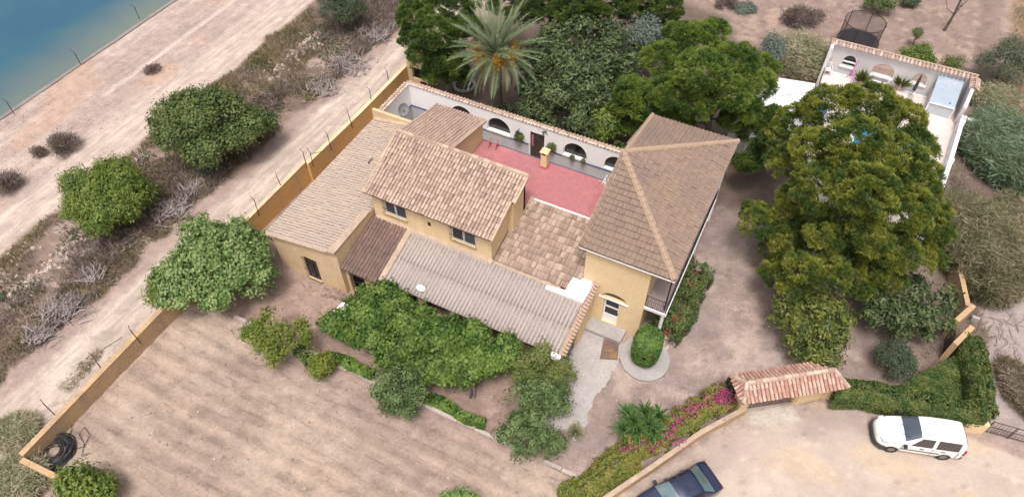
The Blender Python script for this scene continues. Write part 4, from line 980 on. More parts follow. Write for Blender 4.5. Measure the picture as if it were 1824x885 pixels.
# white sheet lying in the garden strip and the pierced brick edging
for poly, lb in ((px_poly([(580, 572), (612, 541), (632, 552), (607, 575)], .1), 'grey white sheet lying by the side porch'), (px_poly([(622, 570), (650, 566), (655, 606), (622, 598)], .3), 'white table-like panel beside the vine pergola')):
    tag(sheet_poly('panel', poly, .32, M['white']), lb, 'panel')
p0, p1 = G(572, 588), G(640, 613)
BR_ = empty('brick_edging', (p0[0], p0[1], 0), 'row of pierced red bricks edging the white panel', 'brick edging')
bv = MB(); bv.box(-.11, .11, -.06, .06, 0, .16)
for q in (-.05, .05): bv.box(q - .025, q + .025, -.03, .03, .16, .163, 1)
bm_ = bpy.data.meshes.new('brick'); bm_.from_pydata(bv.v, [], bv.f); bm_.materials.append(surf('brick', (.40, .25, .20, 1), (.34, .22, .18, 1), scale=3, rnd=(.45, .36, .31, 1))); bm_.materials.append(M['void']); bm_.polygons.foreach_set('material_index', bv.mi)
for k in range(11):
    o = bpy.data.objects.new('brick', bm_); COL.objects.link(o); o.parent = BR_; q = (p1 - p0) * k / 10
    o.location = (q[0], q[1], .0); o.rotation_euler = (0, 0, math.atan2(p1[1] - p0[1], p1[0] - p0[0]) + RNG.normal(0, .04))

# ================================================================== entrance gate with its tiled roof
GT = empty('gateway', (4.7, 22.2, 0), 'entrance gateway with a small red and cream tiled roof', 'gateway')
gd = np.array([7.28 - 2.72, 23.7 - 20.4]); gl = np.linalg.norm(gd); gd = gd / gl; gnrm = np.array([-gd[1], gd[0]])
gO = np.array([2.72, 20.4]); GP = lambda a, c, z: np.array([*(gO + gd * a + gnrm * c), z])
D_ = 1.62; re, rr = 2.6, 3.1
gFL, gFR, gBR, gBL = GP(0, 0, re), GP(5.6, 0, re), GP(4.35, D_, re), GP(-.05, D_, re); gRL, gRR = GP(.38, .82, rr), GP(5.05, .82, rr)
b = MB()
for q in ((gFL, gFR, gRR, gRL), (gBR, gBL, gRL, gRR), (gBL, gFL, gRL), (gFR, gBR, gRR)): b.slab(q, .08)
RG = b.build('roof', M['pan'], GT)
def face_tiles(roof, quad, pu, pv, tile, m1, m2, np_, **k):
    p0, p1, p2, p3 = [np.array(q, float) for q in quad]; U = p1 - p0; lu = np.linalg.norm(U); U /= lu; n_ = np.cross(U, p3 - p0); n_ /= np.linalg.norm(n_); V = np.cross(n_, U)
    a3, a2 = (p3 - p0) @ U, (p2 - p0) @ U; lv = (p3 - p0) @ V
    amin, amax = min(0, a3), max(lu, a2)
    tile_field(roof, p0 + U * amin, U, V, amax - amin, lv, pu, pv, tile, m1, m2, np_, lambda a, c: (a + amin) > a3 * c / lv + .02 and (a + amin) < lu + (a2 - lu) * c / lv - .02, **k)
gt_ = tile_barrel(.175, .42, .07)
face_tiles(RG, (gFL, gFR, gRR, gRL), .205, .34, gt_, M['tile_gate'], M['tile_gate'], 120)
face_tiles(RG, (gBR, gBL, gRL, gRR), .205, .34, gt_, M['tile_gate'], M['tile_gate'], 120)
face_tiles(RG, (gBL, gFL, gRL, gRL), .205, .34, gt_, M['tile_gate'], M['tile_gate'], 40)
face_tiles(RG, (gFR, gBR, gRR, gRR), .205, .34, gt_, M['tile_gate'], M['tile_gate'], 40)
uu = np.array([0, 0, .06]); ridge_run(RG, gRL + uu, gRR + uu, w=.24, m='tile_cope'); ridge_run(RG, gFL + uu, gRL + uu, w=.2, m='tile_cope'); ridge_run(RG, gBL + uu, gRL + uu, w=.2, m='tile_cope'); ridge_run(RG, gFR + uu, gRR + uu, w=.2, m='tile_cope')
b = MB()
def gbox(b, a0, a1, c0, c1, z0, z1): b.prism([GP(a0, c0, 0)[:2], GP(a1, c0, 0)[:2], GP(a1, c1, 0)[:2], GP(a0, c1, 0)[:2]], z0, z1)
gbox(b, .55, .98, .66, 1.4, -.1, 2.6); b.build('pier', M['cream'], GT); b = MB(); gbox(b, 3.75, 5.2, .78, 1.1, -.1, 2.62); b.build('pier', M['cream'], GT); b = MB(); gbox(b, .982, 3.748, .7, 1.3, 2.4, 2.64); b.build('lintel', M['wood'], GT)
b = MB()
for k in range(16): a = 1.02 + k * .17; b.tube(GP(a, .9, .08), GP(a, .9, 2.1), .014, n=4)
for zz in (.1, 1.1, 2.1): b.tube(GP(1.0, .9, zz), GP(3.74, .9, zz), .02, n=4)
b.build('iron_gate', M['rust'], GT)

# pedestrian gate on the right, iron field gate
SG = empty('side_gate', (*G(1705, 590)[:2], 0), 'side entrance with two ochre wall stubs and a small dark iron gate', 'gate')
def stub(b, pts, h, t):
    P0, P1 = [np.array(p[:2]) for p in pts]; d = (P1 - P0) / np.linalg.norm(P1 - P0); nn_ = np.array([-d[1], d[0]]) * t / 2
    b.prism([P0 - nn_, P1 - nn_, P1 + nn_, P0 + nn_], -.1, h)
for a_, e_ in (((1705, 570), (1735, 543)), ((1702, 612), (1733, 581))):
    b = MB(); stub(b, (G(*a_, 1.7), G(*e_, 1.7)), 1.7, .28); b.build('wall_stub', M['oldochre'], SG)
p0, p1 = G(1701, 611, .0), G(1703, 572, .0); b = MB(); p0 = np.array([*G(1700, 604, 1.4)[:2], 0]); p1 = np.array([*G(1704, 578, 1.4)[:2], 0])
for k in range(9): q = p0 + (p1 - p0) * k / 8; b.tube(q, q + [0, 0, 1.4], .016, n=4)
for zz in (.15, .75, 1.38): b.tube(p0 + [0, 0, zz], p1 + [0, 0, zz], .02, n=4)
b.build('iron_gate', M['iron'], SG)
q = G(1733, 572); CBk = empty('block_stack', (q[0], q[1], 0), 'two grey hollow concrete blocks stacked behind the side entrance', 'concrete blocks')
for k in range(2):
    b = MB(); b.box(q[0] - .2, q[0] + .2, q[1] - .1, q[1] + .1, .21 * k, .21 * k + .2)
    for s in (-.09, .09): b.box(q[0] + s - .05, q[0] + s + .05, q[1] - .103, q[1] - .1, .21 * k + .05, .21 * k + .15)
    b.build('block', M['concrete'], CBk)
FG = empty('field_gate', (*G(1752, 768)[:2], 0), 'low rusty iron field gate at the right edge behind the van', 'gate')
p0, p1 = np.array([*G(1752, 768)[:2], 0]), np.array([*G(1836, 792)[:2], 0]); b = MB()
for zz in (.12, .6, 1.1): b.tube(p0 + [0, 0, zz], p1 + [0, 0, zz], .03, n=5)
for k in (0, .5, 1): b.tube(p0 + (p1 - p0) * k, p0 + (p1 - p0) * k + [0, 0, 1.15], .035, n=5)
b.build('gate_frame', M['rust'], FG); b = MB()
for k in range(14): q = p0 + (p1 - p0) * (k + .5) / 14; b.tube(q + [0, 0, .12], q + [0, 0, 1.1], .01, n=4)
o = b.build('bars', M['rust'], FG); o['kind'] = 'stuff'

# ================================================================== pool terrace at the back right
PT = empty('pool_terrace', (6, 48, 0), 'white raised pool terrace behind the big pine', 'terrace')
fz = .8
tl = [(.9, 53.1), (10.85, 53.1), (11.25, 49.5), (10.2, 38.0), (2.5, 38.0), (1.0, 47.0)]
b = MB(); b.prism(tl, -.1, fz); b.build('platform', M['white'], PT)
pave = surf('pale_paving', (.64, .57, .54, 1), (.57, .50, .48, 1), scale=.8, bump=.1, fine=.12)
sheet_poly('paving', [(.95, 53.0), (10.8, 53.0), (11.2, 49.5), (10.15, 38.05), (2.55, 38.05), (1.05, 47.0)], fz + .005, pave, PT)
PL = empty('swimming_pool', (6.5, 43.5, 0), 'bright blue swimming pool half hidden under the big pine', 'pool')
MB().box(4.2, 9.45, 40.2, 47.6, fz + .01, fz + .12).build('pool_rim', M['whitepaint'], PL); pw_ = flat('pool_water', (.03, .27, .62, 1), .05, .5)
MB().box(4.5, 9.15, 40.5, 47.3, fz + .05, fz + .125).build('pool_water', pw_, PL)
PWl = empty('terrace_wall', (6, 53.2, 0), 'white terrace wall pierced by three arched openings under a tiled coping', 'wall')
wy, wx0, wx1, wz = 53.1, .8, 10.95, 3.25
def wx(px, py): return on_y(px, py, wy)
def hole_px(xa, xb, yb_, yt): 
    a = wx(xa, yb_); c = wx(xb, yb_ + 3); t = wx((xa + xb) / 2, yt); return a[0] - wx0, c[0] - wx0, (a[2] + c[2]) / 2, t[2]
h1 = hole_px(1498, 1521, 117, 98); h2 = hole_px(1549, 1590, 134, 113); h3 = hole_px(1621, 1647, 148, 129)
holes = []
for h in (h1, h2, h3): holes.append(arch(h[0], h[1], h[2], h[2] + (h[3] - h[2]) * .45, (h[3] - h[2]) * .55))
b = MB(); b.wall((wx0, wy, 0), X_, -Y_, .28, rect(0, wx1 - wx0, 0, wz), holes)
b.wall((wx0, 0, 0), Y_, -X_, .25, [(51.4, 0), (wy - .002, 0), (wy - .002, wz), (52.2, wz)]); b.wall((wx1, 0, 0), Y_, X_, .25, [(50.6, 0), (wy - .002, 0), (wy - .002, wz), (51.6, wz), (50.6, 2.3)])
b.build('wall', surf('grey_white_render', (.60, .58, .575, 1), (.54, .52, .52, 1), scale=.7, fine=.08), PWl)
MB().box(wx0 + .002, wx1 - .26, wy - .03, wy - .003, fz, fz + .3).build('skirting', M['dado'], PWl)
for h in (h1, h2, h3): MB().box(wx0 + h[0] - .12, wx0 + h[1] + .12, wy - .12, wy + .22, h[2] - .12, h[2] - .003).build('sill', M['whitepaint'], PWl)
MB().box(wx0 + h1[0], wx0 + h1[1], wy + .06, wy + .12, h1[2] + .28, h1[2] + .4).build('window_bar', M['whitepaint'], PWl)
MB().box(wx0 + h1[0], wx0 + h1[1], wy + .22, wy + .26, h1[2], h1[3]).build('window_backing', M['glass_dark'], PWl)
coping(PWl, (wx0 - .1, wy + .1), (wx1 + .1, wy + .1), wz - .02, (0, 1), step=.27, w=.2, l=.42, drop=.2); coping(PWl, (wx1 - .02, 51.6), (wx1 - .02, wy), wz - .02, (1, 0), step=.27, w=.2, l=.36, drop=.2)
# bluish lean-to cabin at the right end of the wall
LT = empty('glazed_cabin', (9.5, 52, 0), 'bluish translucent lean-to cabin against the right end of the white terrace wall', 'cabin')
gl_ = surf('cloudy_glazing', (.25, .32, .40, 1), (.32, .38, .45, 1), (.42, .47, .52, 1), scale=1.2, rough=.25, spec=.5, bump=0, fine=.1)
b = MB(); b.slab([(8.62, 51.0, 1.75), (10.35, 51.0, 1.75), (10.35, 53.05, 2.85), (8.62, 53.05, 2.85)], .06); b.build('glazed_roof', gl_, LT)
pale_gl = surf('pale_glazing', (.52, .55, .58, 1), (.45, .49, .54, 1), scale=1.5, rough=.3, bump=0)
MB().box(8.7, 10.3, 51.04, 51.09, fz + .01, 1.68).build('front_panel', pale_gl, LT); MB().box(8.68, 8.73, 51.1, 53.0, fz + .01, 1.74).build('side_panel', pale_gl, LT)
b = MB()
for xx in (8.6, 10.3): b.box(xx, xx + .08, 50.98, 51.03, fz, 1.74)
b.box(8.681, 10.299, 50.97, 51.03, 1.69, 1.77); b.build('frame', M['whitepaint'], LT)
c_ = G(1698, 182, 1.9); b = MB(); b.tube((9.95, 51.3, 1.95), (9.75, 51.1, 1.35), .05); b.build('handle', M['iron'], LT)
# balustrades
def balustrade(label, pts, z):
    o = empty('balustrade', (*pts[0], z), label, 'balustrade')
    r = MB()
    for i in range(len(pts) - 1):
        a, e = np.array([*pts[i], z]), np.array([*pts[i + 1], z]); d = (e - a) / np.linalg.norm(e - a); s = np.array([-d[1], d[0], 0]) * .13
        for zz, t in ((.0, .12), (.85, .12)):
            r.slab([a - s + [0, 0, zz + t], e - s + [0, 0, zz + t], e + s + [0, 0, zz + t], a + s + [0, 0, zz + t]], t - .002)
    r.build('rail', M['whitepaint'], o)
    prof = [(.07, .12), (.05, .2), (.085, .36), (.075, .48), (.04, .66), (.06, .78), (.07, .85)]
    bm = MB(); bm.lathe((0, 0, 0), prof, 8); me = bpy.data.meshes.new('baluster'); me.from_pydata(bm.v, [], bm.f); me.materials.append(M['whitepaint'])
    for i in range(len(pts) - 1):
        a, e = np.array(pts[i]), np.array(pts[i + 1]); L = np.linalg.norm(e - a); k = int(L / .28)
        for j in range(1, k):
            ob = bpy.data.objects.new('baluster', me); COL.objects.link(ob); ob.parent = o; q = a + (e - a) * j / k - np.array(pts[0]); ob.location = (q[0], q[1], 0)
    for p in pts:
        q = MB(); q.box(p[0] - .17, p[0] + .17, p[1] - .17, p[1] + .17, z, z + 1.12); q.build('pedestal', M['whitepaint'], o)
balustrade('white balustrade down the right side of the pool terrace', [(10.95, 49.6), (10.6, 45), (10.25, 41.2), (10.0, 38.2)], fz)
balustrade('short white balustrade corner stub by the glazed cabin', [(11.0, 50.1), (12.1, 50.5)], fz)
RLg = empty('terrace_railing', (1.0, 49, fz), 'thin dark railing along the left edge of the white pool terrace', 'railing')
railing((.98, 52.3), (1.06, 46.8), fz, .95, RLg, 30, bars='bar')
# white flat canopy roof left of the terrace
CN = empty('flat_roofed_shed', (-.5, 46.5, 0), 'low outbuilding with a bright white flat roof left of the pool terrace', 'outbuilding')
cn = [G(x, y, 2.2)[:2] for x, y in ((1388, 140), (1452, 150), (1438, 199), (1352, 203), (1335, 236), (1298, 230), (1330, 185))]
b = MB(); b.prism([np.array(c) * .985 + np.array([-.01, .7]) * 1 for c in cn], 0, 2.04); b.build('wall', M['white'], CN); sheet_poly('flat_roof', cn, 2.25, surf('bright_white_roof', (.80, .80, .80, 1), (.72, .73, .75, 1), scale=.6, fine=.06), CN)
b = MB(); a0, a1 = G(1391, 171, 2.3), G(1444, 163, 2.3); b.tube(a0, a1, .015, n=4); b.build('cable', M['galv'], CN)

# white plastic chair
def plastic_chair(p, rz, label):
    o = empty('plastic_chair', p, label, 'chair', rz=rz)
    MB().box(-.22, .22, -.22, .2, .42, .45).build('seat', M['plastic_white'], o)
    b = MB()
    for k in range(7):
        a = math.radians(-55 + k * 18.3); b.tube((.22 * math.sin(a), .2 + .05 * math.cos(a), .45), (.26 * math.sin(a), .27 + .06 * math.cos(a), .86), .022, n=4)
    b.path([(.27 * math.sin(math.radians(t)), .27 + .06 * math.cos(math.radians(t)), .86) for t in range(-60, 61, 20)], .03, 5); b.build('backrest', M['plastic_white'], o)
    for s in (-1, 1):
        MB().path([(s * .25, .24, .66), (s * .27, -.1, .66), (s * .26, -.2, .45)], .025, 5).build('armrest', M['plastic_white'], o)
        for y in (-.2, .2): MB().tube((s * .2, y, .42), (s * .24, y * 1.15, 0), .028, .022, 5).build('leg', M['plastic_white'], o)
q = G(1472, 132, fz); plastic_chair((q[0], q[1], fz + .006), .3, 'white plastic armchair at the left corner of the pool terrace')
q = G(1513, 139, fz); b = MB(); PK = empty('pink_stand', (q[0], q[1], fz), 'pink folded beach stand leaning at the terrace wall', 'stand'); pk = flat('pink_plastic', (.62, .13, .42, 1), .5)
b = MB()
for s in (-.25, 0, .25): b.tube((q[0] + s, q[1] - .12 * abs(s) / .25, fz), (q[0] + .03, q[1] + .1, fz + .75), .03, n=5)
b.build('legs', pk, PK); b = MB(); b.tube((q[0] + .03, q[1] + .1, fz + .7), (q[0] + .15, q[1] + .18, fz + 1.6), .045, .03, 6); b.build('pole', pk, PK)
q = G(1560, 156, fz); BN = empty('garden_bench', (q[0], q[1], fz), 'white round-backed bench in front of the middle arch', 'bench')
MB().box(q[0] - .6, q[0] + .6, q[1] - .25, q[1] + .2, fz + .4, fz + .46).build('seat', M['plastic_white'], BN)
MB().path([(q[0] - .68, q[1] + .22, fz + .2), (q[0] - .7, q[1] + .24, fz + .7), (q[0] - .55, q[1] + .25, fz + .92), (q[0] + .55, q[1] + .25, fz + .92), (q[0] + .7, q[1] + .24, fz + .7), (q[0] + .68, q[1] + .22, fz + .2)], .05, 6).build('backrest', M['plastic_white'], BN)
for s in (-.55, .55): MB().box(q[0] + s - .04, q[0] + s + .04, q[1] - .2, q[1] + .18, fz + .006, fz + .398).build('leg', M['plastic_white'], BN)
q = G(1622, 172, fz); PR_ = empty('closed_parasol', (q[0], q[1], fz), 'closed dark grey parasol standing at the terrace wall', 'parasol')
MB().lathe((q[0], q[1], fz + .006), [(.22, 0), (.22, .06), (.05, .1), (.03, .5)], 10).build('base', M['concrete'], PR_); MB().lathe((q[0], q[1], fz + .5), [(.05, 0), (.13, .15), (.1, 1.0), (.03, 1.5)], 8).build('canopy', surf('grey_cloth', (.07, .06, .065, 1), scale=3), PR_)
q = G(1459, 203, fz); BB = empty('blue_barrel', (q[0], q[1], fz), 'small blue plastic tub on the left of the pool terrace', 'tub')
MB().lathe((q[0], q[1], fz + .006), [(.36, 0), (.42, .1), (.44, .5), (.46, .52), (.40, .53), (.38, .4)], 16).build('body', flat('blue_plastic', (.05, .2, .48, 1), .4), BB)
MB().torus((q[0], q[1], fz + .54), .43, .03, 20, 6).build('rim', flat('blue_rim', (.12, .33, .6, 1), .4), BB)

# trampoline with its net
tp_ = G(1528, 72, .75); TR = empty('trampoline', (tp_[0], tp_[1], 0), 'round trampoline with a dark safety net behind the terrace wall', 'trampoline')
MB().lathe((tp_[0], tp_[1], .7), [(1.45, 0), (1.45, .02)], 32).build('jump_mat', flat('black_mat', (.022, .022, .026, 1), .7), TR)
MB().torus((tp_[0], tp_[1], .72), 1.58, .1, 32, 6).build('edge_pad', flat('dark_pad', (.04, .04, .05, 1), .6), TR)
nm_, ntt, nb = new_mat('netting'); nb.inputs['Base Color'].default_value = (.04, .03, .035, 1); nb.inputs['Alpha'].default_value = .38
b = MB(); k = 40
for i in range(k):
    a0, a1 = 2 * math.pi * i / k, 2 * math.pi * (i + 1) / k
    b.add([(tp_[0] + 1.56 * math.cos(a), tp_[1] + 1.56 * math.sin(a), z) for z in (.8, 2.5) for a in (a0, a1)], [(0, 1, 3, 2)])
b.build('safety_net', nm_, TR); MB().torus((tp_[0], tp_[1], 2.5), 1.58, .03, 36, 5).build('top_ring', M['iron'], TR)
for i in range(6):
    a = 2 * math.pi * (i + .3) / 6; x, y = tp_[0] + 1.64 * math.cos(a), tp_[1] + 1.64 * math.sin(a); MB().tube((x, y, 0), (x, y, 2.55), .035, n=6).build('post', M['galv'] if i % 2 else M['iron'], TR)

# black hose coil in the field corner
hc = G(95, 803, .15); HC = empty('hose_coil', (hc[0], hc[1], 0), 'big coil of black irrigation hose in the corner of the field', 'hose coil')
hm = flat('black_hose', (.03, .03, .036, 1), .45)
b = MB()
for k in range(34):
    R_ = RNG.uniform(.35, 1.02); oz = .05 + RNG.uniform(0, .32) * (1.15 - abs(R_ - .75)); b.torus((hc[0] + RNG.normal(0, .06), hc[1] + RNG.normal(0, .06), oz), R_, .02, 40, 5, sy=RNG.uniform(.9, 1.05), tilt=(RNG.normal(0, .06), RNG.normal(0, .06)))
o = b.build('hose_loops', hm, HC, smooth=True)
b = MB(); pts = [G(x, y, .06) for x, y in ((128, 800), (150, 795), (160, 775), (150, 760), (140, 772), (150, 790), (145, 812), (160, 806))]; b.path(pts, .016, 5); pts = [G(x, y, .06) for x, y in ((124, 780), (128, 757), (130, 738))]; b.path(pts, .016, 5)
b.build('loose_hose', hm, HC)

# ================================================================== vegetation
def unit(v): return v / np.maximum(np.linalg.norm(v, axis=-1, keepdims=True), 1e-9)
def rand_dirs(n, zmin=-1.0):
    z = RNG.uniform(zmin, 1, n); a = RNG.uniform(0, 2 * math.pi, n); r = np.sqrt(1 - z * z)
    return np.stack([r * np.cos(a), r * np.sin(a), z], 1)

def leaf_quads(pos, nrm, L, Wd, droop=.25, jit=.25):
    """broad leaves: diamond blades lying in the plane of nrm"""
    n = len(pos); nrm = unit(nrm + RNG.normal(0, jit, (n, 3)))
    d = unit(np.cross(nrm, RNG.normal(0, 1, (n, 3)))); d[:, 2] -= droop; d = unit(d); s = unit(np.cross(nrm, d))
    l = (L * RNG.uniform(.65, 1.25, n))[:, None]; w = (Wd * RNG.uniform(.75, 1.2, n))[:, None]
    V = np.stack([pos - d * l * .5, pos + s * w * .5 - d * l * .05, pos + d * l * .5 - np.array([0, 0, 1]) * l * .08, pos - s * w * .5 - d * l * .05], 1)
    return V.reshape(-1, 3)
def blade_quads(pos, d, L, Wd):
    """narrow blades or needles growing along d"""
    n = len(pos); d = unit(d); s = unit(np.cross(d, RNG.normal(0, 1, (n, 3)))); l = (L * RNG.uniform(.6, 1.2, n))[:, None]; w = (Wd * RNG.uniform(.7, 1.2, n))[:, None]
    V = np.stack([pos, pos + d * l * .45 + s * w * .5, pos + d * l, pos + d * l * .45 - s * w * .5], 1)
    return V.reshape(-1, 3)
def quads_obj(name, V, m, parent=None):
    if parent is not None: V = V - world_org(parent)
    me = np_mesh(name, V, np.arange(len(V)).reshape(-1, 4), 4)
    return link_mesh(name, me, m, parent)

AX3 = np.stack([RT, FH, np.array([0, 0, 1.])], 0)      # crown axes: along, away, up
def crown_px(cx, cy, hw, hh, zc, rz):
    C = G(cx, cy, zc); s = px_m(C); rx = hw / s; ry = math.sqrt(max((hh / s) ** 2 - (rz * .643) ** 2, (hh / s * .45) ** 2)) / .766
    return C, np.array([rx, ry, rz])
def lobes_for(C, R, n, f, zmin=-.35):
    d = rand_dirs(n, zmin); k = RNG.uniform(.66, 1.12, n)[:, None]
    lc = d * k * (1 - f) * R; lr = f * RNG.uniform(.75, 1.2, n)[:, None] * R
    lc = np.concatenate([lc, np.zeros((1, 3))]); lr = np.concatenate([lr, R[None] * .6])
    return C + lc @ AX3, lr
def foliage(C, R, nl, f, nclump, cr, per, up=.45, zmin=-.35, cut=.0):
    lc, lr = lobes_for(C, R, nl, f, zmin); k = RNG.integers(0, len(lc), nclump); d = rand_dirs(nclump, -.55)
    rad = np.where(RNG.random(nclump) < .8, RNG.uniform(.86, 1.04, nclump), RNG.uniform(.35, .85, nclump))[:, None]
    cc = lc[k] + (d * lr[k] * rad) @ AX3
    q = ((cc - C) @ AX3.T) / R; keep = (np.linalg.norm(q, axis=1) > .55) | (RNG.random(nclump) < .35); keep &= vnoise(cc[:, 0] * 1.1 + cc[:, 2] * .9, cc[:, 1] * 1.1 - cc[:, 2] * .7, 71, 2) > .36; cc, d = cc[keep], d[keep]
    dw_ = unit(d @ AX3); o = RNG.normal(0, 1, (len(cc), per, 3)) * cr * .55
    pos = cc[:, None] + o; nrm = unit(dw_[:, None] * .7 + unit(o) * .75 + np.array([0, 0, up]))
    pos = pos.reshape(-1, 3); nrm = nrm.reshape(-1, 3); ok = pos[:, 2] > .06
    return pos[ok], nrm[ok], lc, lr
def trunk(parent, base, top, r, lobes, bark, n=7, limbs=8):
    b = MB(); base = np.array(base, float); top = np.array(top, float); mid = base + (top - base) * .5 + np.array([RNG.normal(0, .12), RNG.normal(0, .12), 0])
    b.path([base - [0, 0, .15], base + [0, 0, .1], mid, top], [r * 1.5, r * 1.05, r * .8, r * .55], n); b.build('trunk', M[bark], parent, smooth=True)
    if len(lobes):
        q = MB(); sel = RNG.permutation(len(lobes))[:limbs]
        for i in sel:
            t = RNG.uniform(.35, .95); s = base + (top - base) * t; e = lobes[i]; m_ = (s + e) / 2 + np.array([0, 0, .12 * np.linalg.norm(e - s)]) + RNG.normal(0, .1, 3)
            q.path([s, m_, e], [r * .45, r * .3, r * .12], 5)
            for _ in range(3): q.tube(m_ + (e - m_) * RNG.random(), e + RNG.normal(0, .45, 3), r * .12, r * .03, 4)
        q.build('limbs', M[bark], parent, smooth=True)

def lobe_foliage(lobes, cr, per, up, dens):
    P_, N_, cs, rs = [], [], [], []
    for x, y, z, r in lobes:
        C = G(x, y, z); R_ = r / px_m(C); p, n_, *_r = foliage(C, np.array([R_, R_, R_ * .8]), 7, .5, int(dens * R_ * R_), cr, per, up); P_.append(p); N_.append(n_); cs.append(C)
    return np.concatenate(P_), np.concatenate(N_), np.array(cs)

def tree(name, label, cat, px, z, leaf, mat, bark='bark', lobes=None, dens=85, nl=14, f=.42, ncl=700, cr=.4, per=26, tr=.16, group=None, base=None, up=.45, zmin=-.35, droop=.25, limbs=8, jit=.25, crown='crown', style='leaf'):
    cx, cy, hw, hh = px; zc, rz = z
    C, R = crown_px(cx, cy, hw, hh, zc, rz); bs = np.array([C[0], C[1], 0.]) if base is None else np.array(base, float)
    o = empty(name, bs, label, cat, group)
    if lobes: pos, nrm, lc = lobe_foliage(lobes, cr, per, up, dens)
    else: pos, nrm, lc, lr = foliage(C, R, nl, f, ncl, cr, per, up, zmin)
    V = leaf_quads(pos, nrm, leaf[0], leaf[1], droop, jit) if style == 'leaf' else blade_quads(pos, nrm + RNG.normal(0, .45, nrm.shape), leaf[0], leaf[1])
    quads_obj(crown, V, M[mat], o)
    if tr: trunk(o, bs, C + [0, 0, R[2] * .2], tr, lc, bark, limbs=limbs)
    return o

def pine(name, label, lobes, base, npuff, mat, tr=.3, group=None, needle=(.17, .045), per=115, pr=.31):
    """stone-pine habit: rounded puffs of needles on spreading grey limbs"""
    o = empty(name, base, label, 'pine tree', group); V = []; cen = []
    wts = np.array([l[3] ** 2 for l in lobes]); wts = wts / wts.sum()
    for (x, y, z, r), w in zip(lobes, wts):
        C = G(x, y, z); r = r * .84; cen.append(C); n = max(6, int(npuff * w)); d = rand_dirs(n, -.35)
        cc = C + d * np.array([r, r, r * .78]) * np.where(RNG.random(n) < .85, RNG.uniform(.82, 1.02, n), RNG.uniform(.4, .8, n))[:, None]
        dd = rand_dirs(n * per).reshape(n, per, 3); dd[..., 2] = np.abs(dd[..., 2]) * 1.0 - .25; dd = unit(dd + d[:, None] * .45)
        rad = (pr * RNG.uniform(.65, 1.25, n))[:, None, None]
        pos = cc[:, None] + dd * rad * RNG.uniform(.25, .8, (n, per, 1)) * np.array([1, 1, .75]); nd = unit(dd + np.array([0, 0, .35]) + RNG.normal(0, .4, dd.shape))
        V.append(blade_quads(pos.reshape(-1, 3), nd.reshape(-1, 3), needle[0], needle[1]))
    quads_obj('crown', np.concatenate(V), M[mat], o)
    cen = np.array(cen); top = cen[np.argmax(cen[:, 2])] * np.array([.7, .7, .8]) + np.array([base[0], base[1], 0]) * np.array([.3, .3, 0])
    trunk(o, base, top, tr, cen, 'barkgrey', n=9, limbs=len(cen))
    return o

M['fig_dark'] = leafmat('fig_leaf', (.045, .08, .02, 1), (.11, .155, .045, 1), (.16, .205, .065, 1), nscale=1.3)
M['bright'] = leafmat('bright_leaf', (.055, .105, .018, 1), (.15, .215, .035, 1), (.21, .27, .055, 1), nscale=1.3)
M['fig_pale'] = leafmat('pale_fig_leaf', (.07, .145, .035, 1), (.20, .295, .09, 1), (.285, .37, .145, 1), nscale=1.6)
M['lemon'] = leafmat('lemon_leaf', (.09, .13, .02, 1), (.25, .275, .035, 1), (.14, .20, .035, 1), nscale=1.2)
M['lemon_dark'] = leafmat('dark_lemon_leaf', (.04, .085, .025, 1), (.12, .18, .06, 1), (.185, .245, .095, 1), nscale=1.8)
M['vine'] = leafmat('vine_leaf', (.03, .075, .014, 1), (.095, .175, .03, 1), (.165, .25, .05, 1), nscale=1.3, transl=.3)
M['shrub'] = leafmat('shrub_leaf', (.085, .125, .03, 1), (.15, .19, .05, 1), (.20, .23, .07, 1), nscale=1.2)
M['pine'] = leafmat('pine_needle', (.03, .068, .014, 1), (.095, .14, .026, 1), (.24, .26, .04, 1), nscale=.9, transl=.15)
M['pine_g'] = leafmat('green_pine_needle', (.035, .075, .016, 1), (.095, .155, .03, 1), (.185, .25, .042, 1), nscale=.9, transl=.15)
M['pine_d'] = leafmat('dark_pine_needle', (.022, .052, .013, 1), (.06, .105, .022, 1), (.12, .17, .03, 1), nscale=.9, transl=.15)
M['loquat'] = leafmat('loquat_leaf', (.018, .038, .012, 1), (.05, .08, .026, 1), (.115, .15, .055, 1), nscale=1.8, transl=.12, rough=.5)
M['loquat_y'] = leafmat('yellow_loquat_leaf', (.04, .065, .016, 1), (.105, .135, .03, 1), (.19, .21, .045, 1), nscale=1.4, transl=.2, rough=.5)
M['olive'] = leafmat('olive_leaf', (.105, .13, .075, 1), (.18, .20, .135, 1), (.14, .16, .10, 1), nscale=1.0)
M['olive_d'] = leafmat('dark_olive_leaf', (.06, .085, .05, 1), (.11, .14, .085, 1), (.085, .12, .06, 1), nscale=1.0)
M['silver'] = leafmat('silver_leaf', (.13, .17, .13, 1), (.21, .25, .21, 1), (.16, .2, .16, 1), nscale=1.)
M['reed'] = leafmat('reed_blade', (.26, .29, .16, 1), (.45, .45, .29, 1), (.52, .47, .33, 1), nscale=.8, transl=.45)
M['reed_g'] = leafmat('blue_green_reed', (.15, .23, .14, 1), (.32, .42, .29, 1), (.20, .27, .15, 1), nscale=.7, transl=.4)
M['dryreed'] = leafmat('dry_reed', (.25, .225, .13, 1), (.40, .355, .23, 1), (.20, .21, .105, 1), nscale=.8, transl=.4)
M['ivy'] = leafmat('ivy_leaf', (.035, .075, .018, 1), (.095, .145, .035, 1), (.14, .165, .045, 1), nscale=1.6)
M['topiary'] = leafmat('clipped_leaf', (.035, .09, .018, 1), (.10, .19, .04, 1), (.15, .24, .05, 1), nscale=2.2)
M['boug'] = leafmat('bougainvillea_leaf', (.12, .16, .03, 1), (.23, .25, .05, 1), (.28, .26, .06, 1), nscale=1.)
M['magenta'] = leafmat('magenta_bract', (.48, .05, .24, 1), (.62, .11, .38, 1), (.42, .04, .16, 1), nscale=3)
